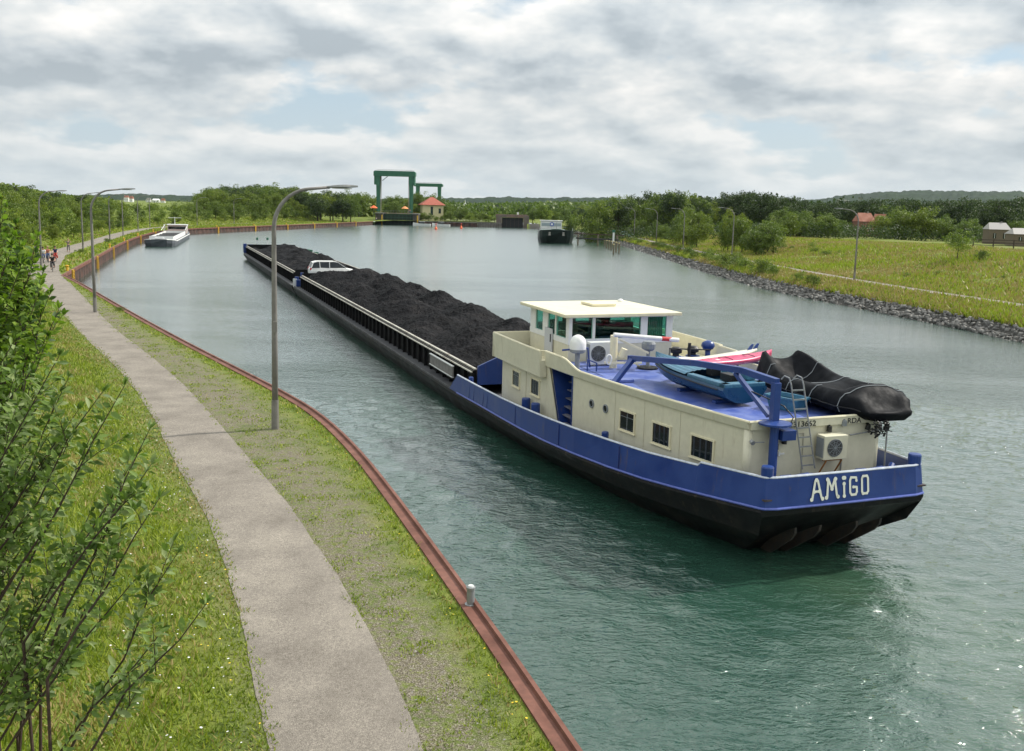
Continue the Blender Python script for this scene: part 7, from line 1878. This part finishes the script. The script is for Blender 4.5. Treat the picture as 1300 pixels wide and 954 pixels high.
# ---- people and bicycles
def skin_mesh(name, joints, edges, m, parent, sub=1):
    me = bpy.data.meshes.new(name); me.from_pydata([j[:3] for j in joints], edges, [])
    o = bpy.data.objects.new(name, me); COL.objects.link(o)
    md = o.modifiers.new('skin', 'SKIN'); md.use_smooth_shade = True
    for v_, j in zip(me.skin_vertices[0].data, joints):
        r_ = j[3]; v_.radius = (r_, j[4] if len(j) > 4 else r_)
    me.skin_vertices[0].data[0].use_root = True
    s_ = o.modifiers.new('sub', 'SUBSURF'); s_.levels = sub; s_.render_levels = sub
    dg = bpy.context.evaluated_depsgraph_get(); ne = bpy.data.meshes.new_from_object(o.evaluated_get(dg)); bpy.data.objects.remove(o)
    ne.materials.clear(); ne.materials.append(m); ne.name = name
    r2_ = bpy.data.objects.new(name, ne); COL.objects.link(r2_)
    if parent: r2_.parent = parent
    return r2_
def person(loc, rz_, label, shirt, pants, pose='ride', hair=None, skirt=False):
    root = thing('person', loc, rz_, label, 'person')
    if pose == 'ride':      # faces +y; hips on the saddle at z .95
        pel, ch, nk, hd = (0, -.22, .98), (0, -.08, 1.28), (0, .02, 1.50), (0, .06, 1.66)
        sh = .19; arm = [(.19, 0, 1.42), (.25, .14, 1.20), (.24, .40, 1.08)]
        legs = {1: [(.10, -.18, .92), (.13, .18, .72), (.12, .02, .32), (.12, .10, .24)], -1: [(-.10, -.18, .92), (-.13, .20, .86), (-.12, .16, .48), (-.12, .25, .42)]}
    else:
        pel, ch, nk, hd = (0, 0, .95), (0, 0, 1.25), (0, .01, 1.47), (0, .02, 1.63)
        sh = .19; arm = [(.20, 0, 1.40), (.38, .05, 1.28), (.30, .22, 1.42)]
        legs = {1: [(.10, 0, .90), (.12, .05, .50), (.12, -.02, .09), (.13, .13, .04)], -1: [(-.10, 0, .90), (-.12, -.04, .50), (-.13, -.12, .09), (-.13, .04, .04)]}
    J = [(*pel, .15, .11), (*ch, .155, .105), (*nk, .06), (*hd, .095, .105), (hd[0], hd[1] + .01, hd[2] + .10, .075)]
    E_ = [(0, 1), (1, 2), (2, 3), (3, 4)]
    for s in (-1, 1):
        i = len(J); J += [(s * arm[0][0], arm[0][1], arm[0][2], .06), (s * arm[1][0], arm[1][1], arm[1][2], .045), (s * arm[2][0], arm[2][1], arm[2][2], .035), (s * arm[2][0], arm[2][1] + .07, arm[2][2] - .01, .032)]
        E_ += [(1, i), (i, i + 1), (i + 1, i + 2), (i + 2, i + 3)]
        l_ = legs[s]; i = len(J); J += [(*l_[0], .095), (*l_[1], .065), (*l_[2], .042), (*l_[3], .038)]; E_ += [(0, i), (i, i + 1), (i + 1, i + 2), (i + 2, i + 3)]
    skin_mesh('body', J, E_, m_skin, root)
    T = [(pel[0], pel[1], pel[2] + .03, .165, .125), (*ch, .172, .12), (nk[0], nk[1], nk[2] - .07, .09)]; ET = [(0, 1), (1, 2)]
    for s in (-1, 1):
        i = len(T); a0, a1 = Vector((s * arm[0][0], arm[0][1], arm[0][2])), Vector((s * arm[1][0], arm[1][1], arm[1][2])); m__ = a0.lerp(a1, .7)
        T += [(*a0, .075), (*m__, .062)]; ET += [(1, i), (i, i + 1)]
    skin_mesh('shirt', T, ET, shirt, root)
    Q = [(*pel, .168, .125)]; EQ = []
    for s in (-1, 1):
        l_ = legs[s]; i = len(Q); k2 = Vector(l_[1]).lerp(Vector(l_[2]), .75); Q += [(*l_[0], .105), (*l_[1], .078), (*k2, .058)]; EQ += [(0, i), (i, i + 1), (i + 1, i + 2)]
    skin_mesh('trousers', Q, EQ, pants, root)
    b = MB(); b.lathe((hd[0], hd[1] - .015, hd[2] + .02), [(.03, -.10), (.100, -.03), (.112, .04), (.098, .11), (.05, .15), (.01, .16)], 12); b.build('hair', hair or m_hair, root, smooth=True)
    b = MB()
    for s in (-1, 1): b.box((hd[0] + s * .035, hd[1] + .105, hd[2] + .035), (.02, .012, .012))
    b.box((hd[0], hd[1] + .10, hd[2] - .04), (.045, .012, .01)); b.build('face', m_dark, root)
    for s in (-1, 1):
        l_ = legs[s][3]; MB().box((l_[0], l_[1] - .02, l_[2]), (.085, .25, .08)).build('shoe', m_black, root, bevel=.02)
    return root
def bicycle(loc, rz_, label, paint, bags=None):
    root = thing('bicycle', loc, rz_, label, 'bicycle')
    for y in (-.53, .53):
        b = MB(); b.tube([(0, y + .33 * math.cos(t), .34 + .33 * math.sin(t)) for t in np.linspace(0, 2 * PI, 25)], .02, 6, caps=False); w_ = b.build('wheel', m_black, root)
        b = MB()
        for k in range(8): b.bar((0, y, .34), (0, y + .32 * math.cos(k * PI / 4), .34 + .32 * math.sin(k * PI / 4)), .006)
        b.cyl((-.04, y, .34), (.04, y, .34), .025, n=8); b.build('spokes', m_steel, w_)
    b = MB()
    for p, q in (((0, -.53, .34), (0, -.08, .30)), ((0, -.53, .34), (0, -.20, .80)), ((0, -.08, .30), (0, -.22, .90)), ((0, -.08, .30), (0, .40, .78)), ((0, -.18, .76), (0, .38, .86)), ((0, .36, .98), (0, .44, .66)), ((0, .44, .66), (0, .53, .34))): b.cyl(p, q, .018, n=6)
    b.build('frame', paint, root)
    b = MB(); b.tube([(-.28, .26, 1.04), (-.2, .34, 1.06), (0, .36, 1.04), (.2, .34, 1.06), (.28, .26, 1.04)], .014, 6); b.build('handlebar', m_black, root)
    b = MB(); b.lathe((0, -.24, .88), [(.05, 0), (.10, .02), (.10, .05), (.03, .07)], 10); b.build('saddle', m_black, root)
    b = MB(); b.cyl((-.16, -.04, .22), (.10, -.04, .22), .015, n=6); b.box((.14, .10, .23), (.08, .08, .02)); b.box((-.14, .22, .38), (.08, .08, .02)); b.lathe((.05, -.08, .30), [(.09, 0), (.09, .01)], 12, axis='X'); b.build('crankset', m_steel, root)
    if bags: 
        b = MB(); b.box((.14, -.55, .55), (.14, .36, .34)); b.box((-.14, -.55, .55), (.14, .36, .34)); b.build('pannier', bags, root, bevel=.03)
    return root
def ground_at(px, py, z=BZ):
    d = ray(px, py); k = (z - CZ) / d.z; q = Vector((0, 0, CZ)) + d * k; return q
m_c1 = mat('cloth dark', (.015, .016, .02), .8); m_c2 = mat('cloth salmon', (.55, .20, .14), .8); m_c3 = mat('cloth navy', (.02, .035, .12), .8); m_c4 = mat('cloth white', (.70, .72, .75), .8); m_c5 = mat('cloth teal', (.05, .25, .28), .8); m_c6 = mat('cloth grey', (.16, .15, .15), .8); m_c7 = mat('cloth denim', (.05, .08, .17), .8); m_c8 = mat('cloth crimson', (.35, .04, .03), .8); m_fair = mat('fair hair', (.30, .20, .10), .7)
for (px, py, rz_, sh_, pn, lb, lb2, pt, hr, bg_) in (
    (67, 345.5, R(205), m_c1, m_c1, 'cyclist in black riding in front of the others on the left path', 'black bicycle of the cyclist riding in front', m_c1, m_hair, m_c1),
    (70.5, 333, R(200), m_c3, m_c8, 'cyclist in navy jacket, rightmost of the rear riders', 'dark red bicycle under the rider in the navy jacket', m_red, m_hair, m_c8),
    (61, 333.5, R(210), m_c2, m_c7, 'cyclist in salmon top riding in the middle of the group', 'blue bicycle under the rider in salmon', m_c3, m_fair, None),
    (55.2, 334.5, R(208), m_c4, m_c7, 'cyclist in white top riding at the left of the group', 'bicycle under the rider in white', m_steel, m_hair, m_c5),
    (47, 329, R(210), m_c4, m_c6, 'rider in pale clothes partly hidden by leaves at the far left', 'grey bicycle under the rider hidden by leaves', m_grey, m_fair, None)):
    q = ground_at(px, py); g = q.z + .035
    bicycle((q.x, q.y, g), rz_, lb2, pt, bg_); person((q.x, q.y, g), rz_, lb, sh_, pn, hair=hr)
q = ground_at(87, 320.5); person((q.x, q.y, hz(q.x, q.y) + .02), R(190), 'person standing at the left path edge looking through raised hands', m_c6, m_c6, pose='stand', hair=m_fair)
q = Vector(W2(-2.0, 5.6)) 
# people by the lock
for px, Y, sh_, lb in ((478, 407, m_c4, 'tiny person in white at the lock edge under the orange parasol'), (520.5, 416, m_c2, 'tiny person in red on the lock platform')):
    X = at_px(px, Y); person((X, Y, BZ if Y < 410 else 5.06), R(180), lb, sh_, m_c7, pose='stand')

# ---- the air: a thin even haze over the whole place
hzm = bpy.data.materials.new('thin summer haze'); hzm.use_nodes = True; t = hzm.node_tree; t.nodes.clear()
pv = nd(t, 'ShaderNodeVolumePrincipled'); pv.inputs['Color'].default_value = (.72, .86, 1.0, 1); pv.inputs['Density'].default_value = 0.000022; pv.inputs['Anisotropy'].default_value = 0.2
o_ = t.nodes.new('ShaderNodeOutputMaterial'); t.links.new(pv.outputs[0], o_.inputs['Volume'])
b = MB(); b.box((0, 2300, 77), (9600, 6200, 166)); hb_ = b.build('haze', hzm); tag(hb_, 'thin bluish summer haze filling the air over canal and hills', 'haze', kind='stuff')
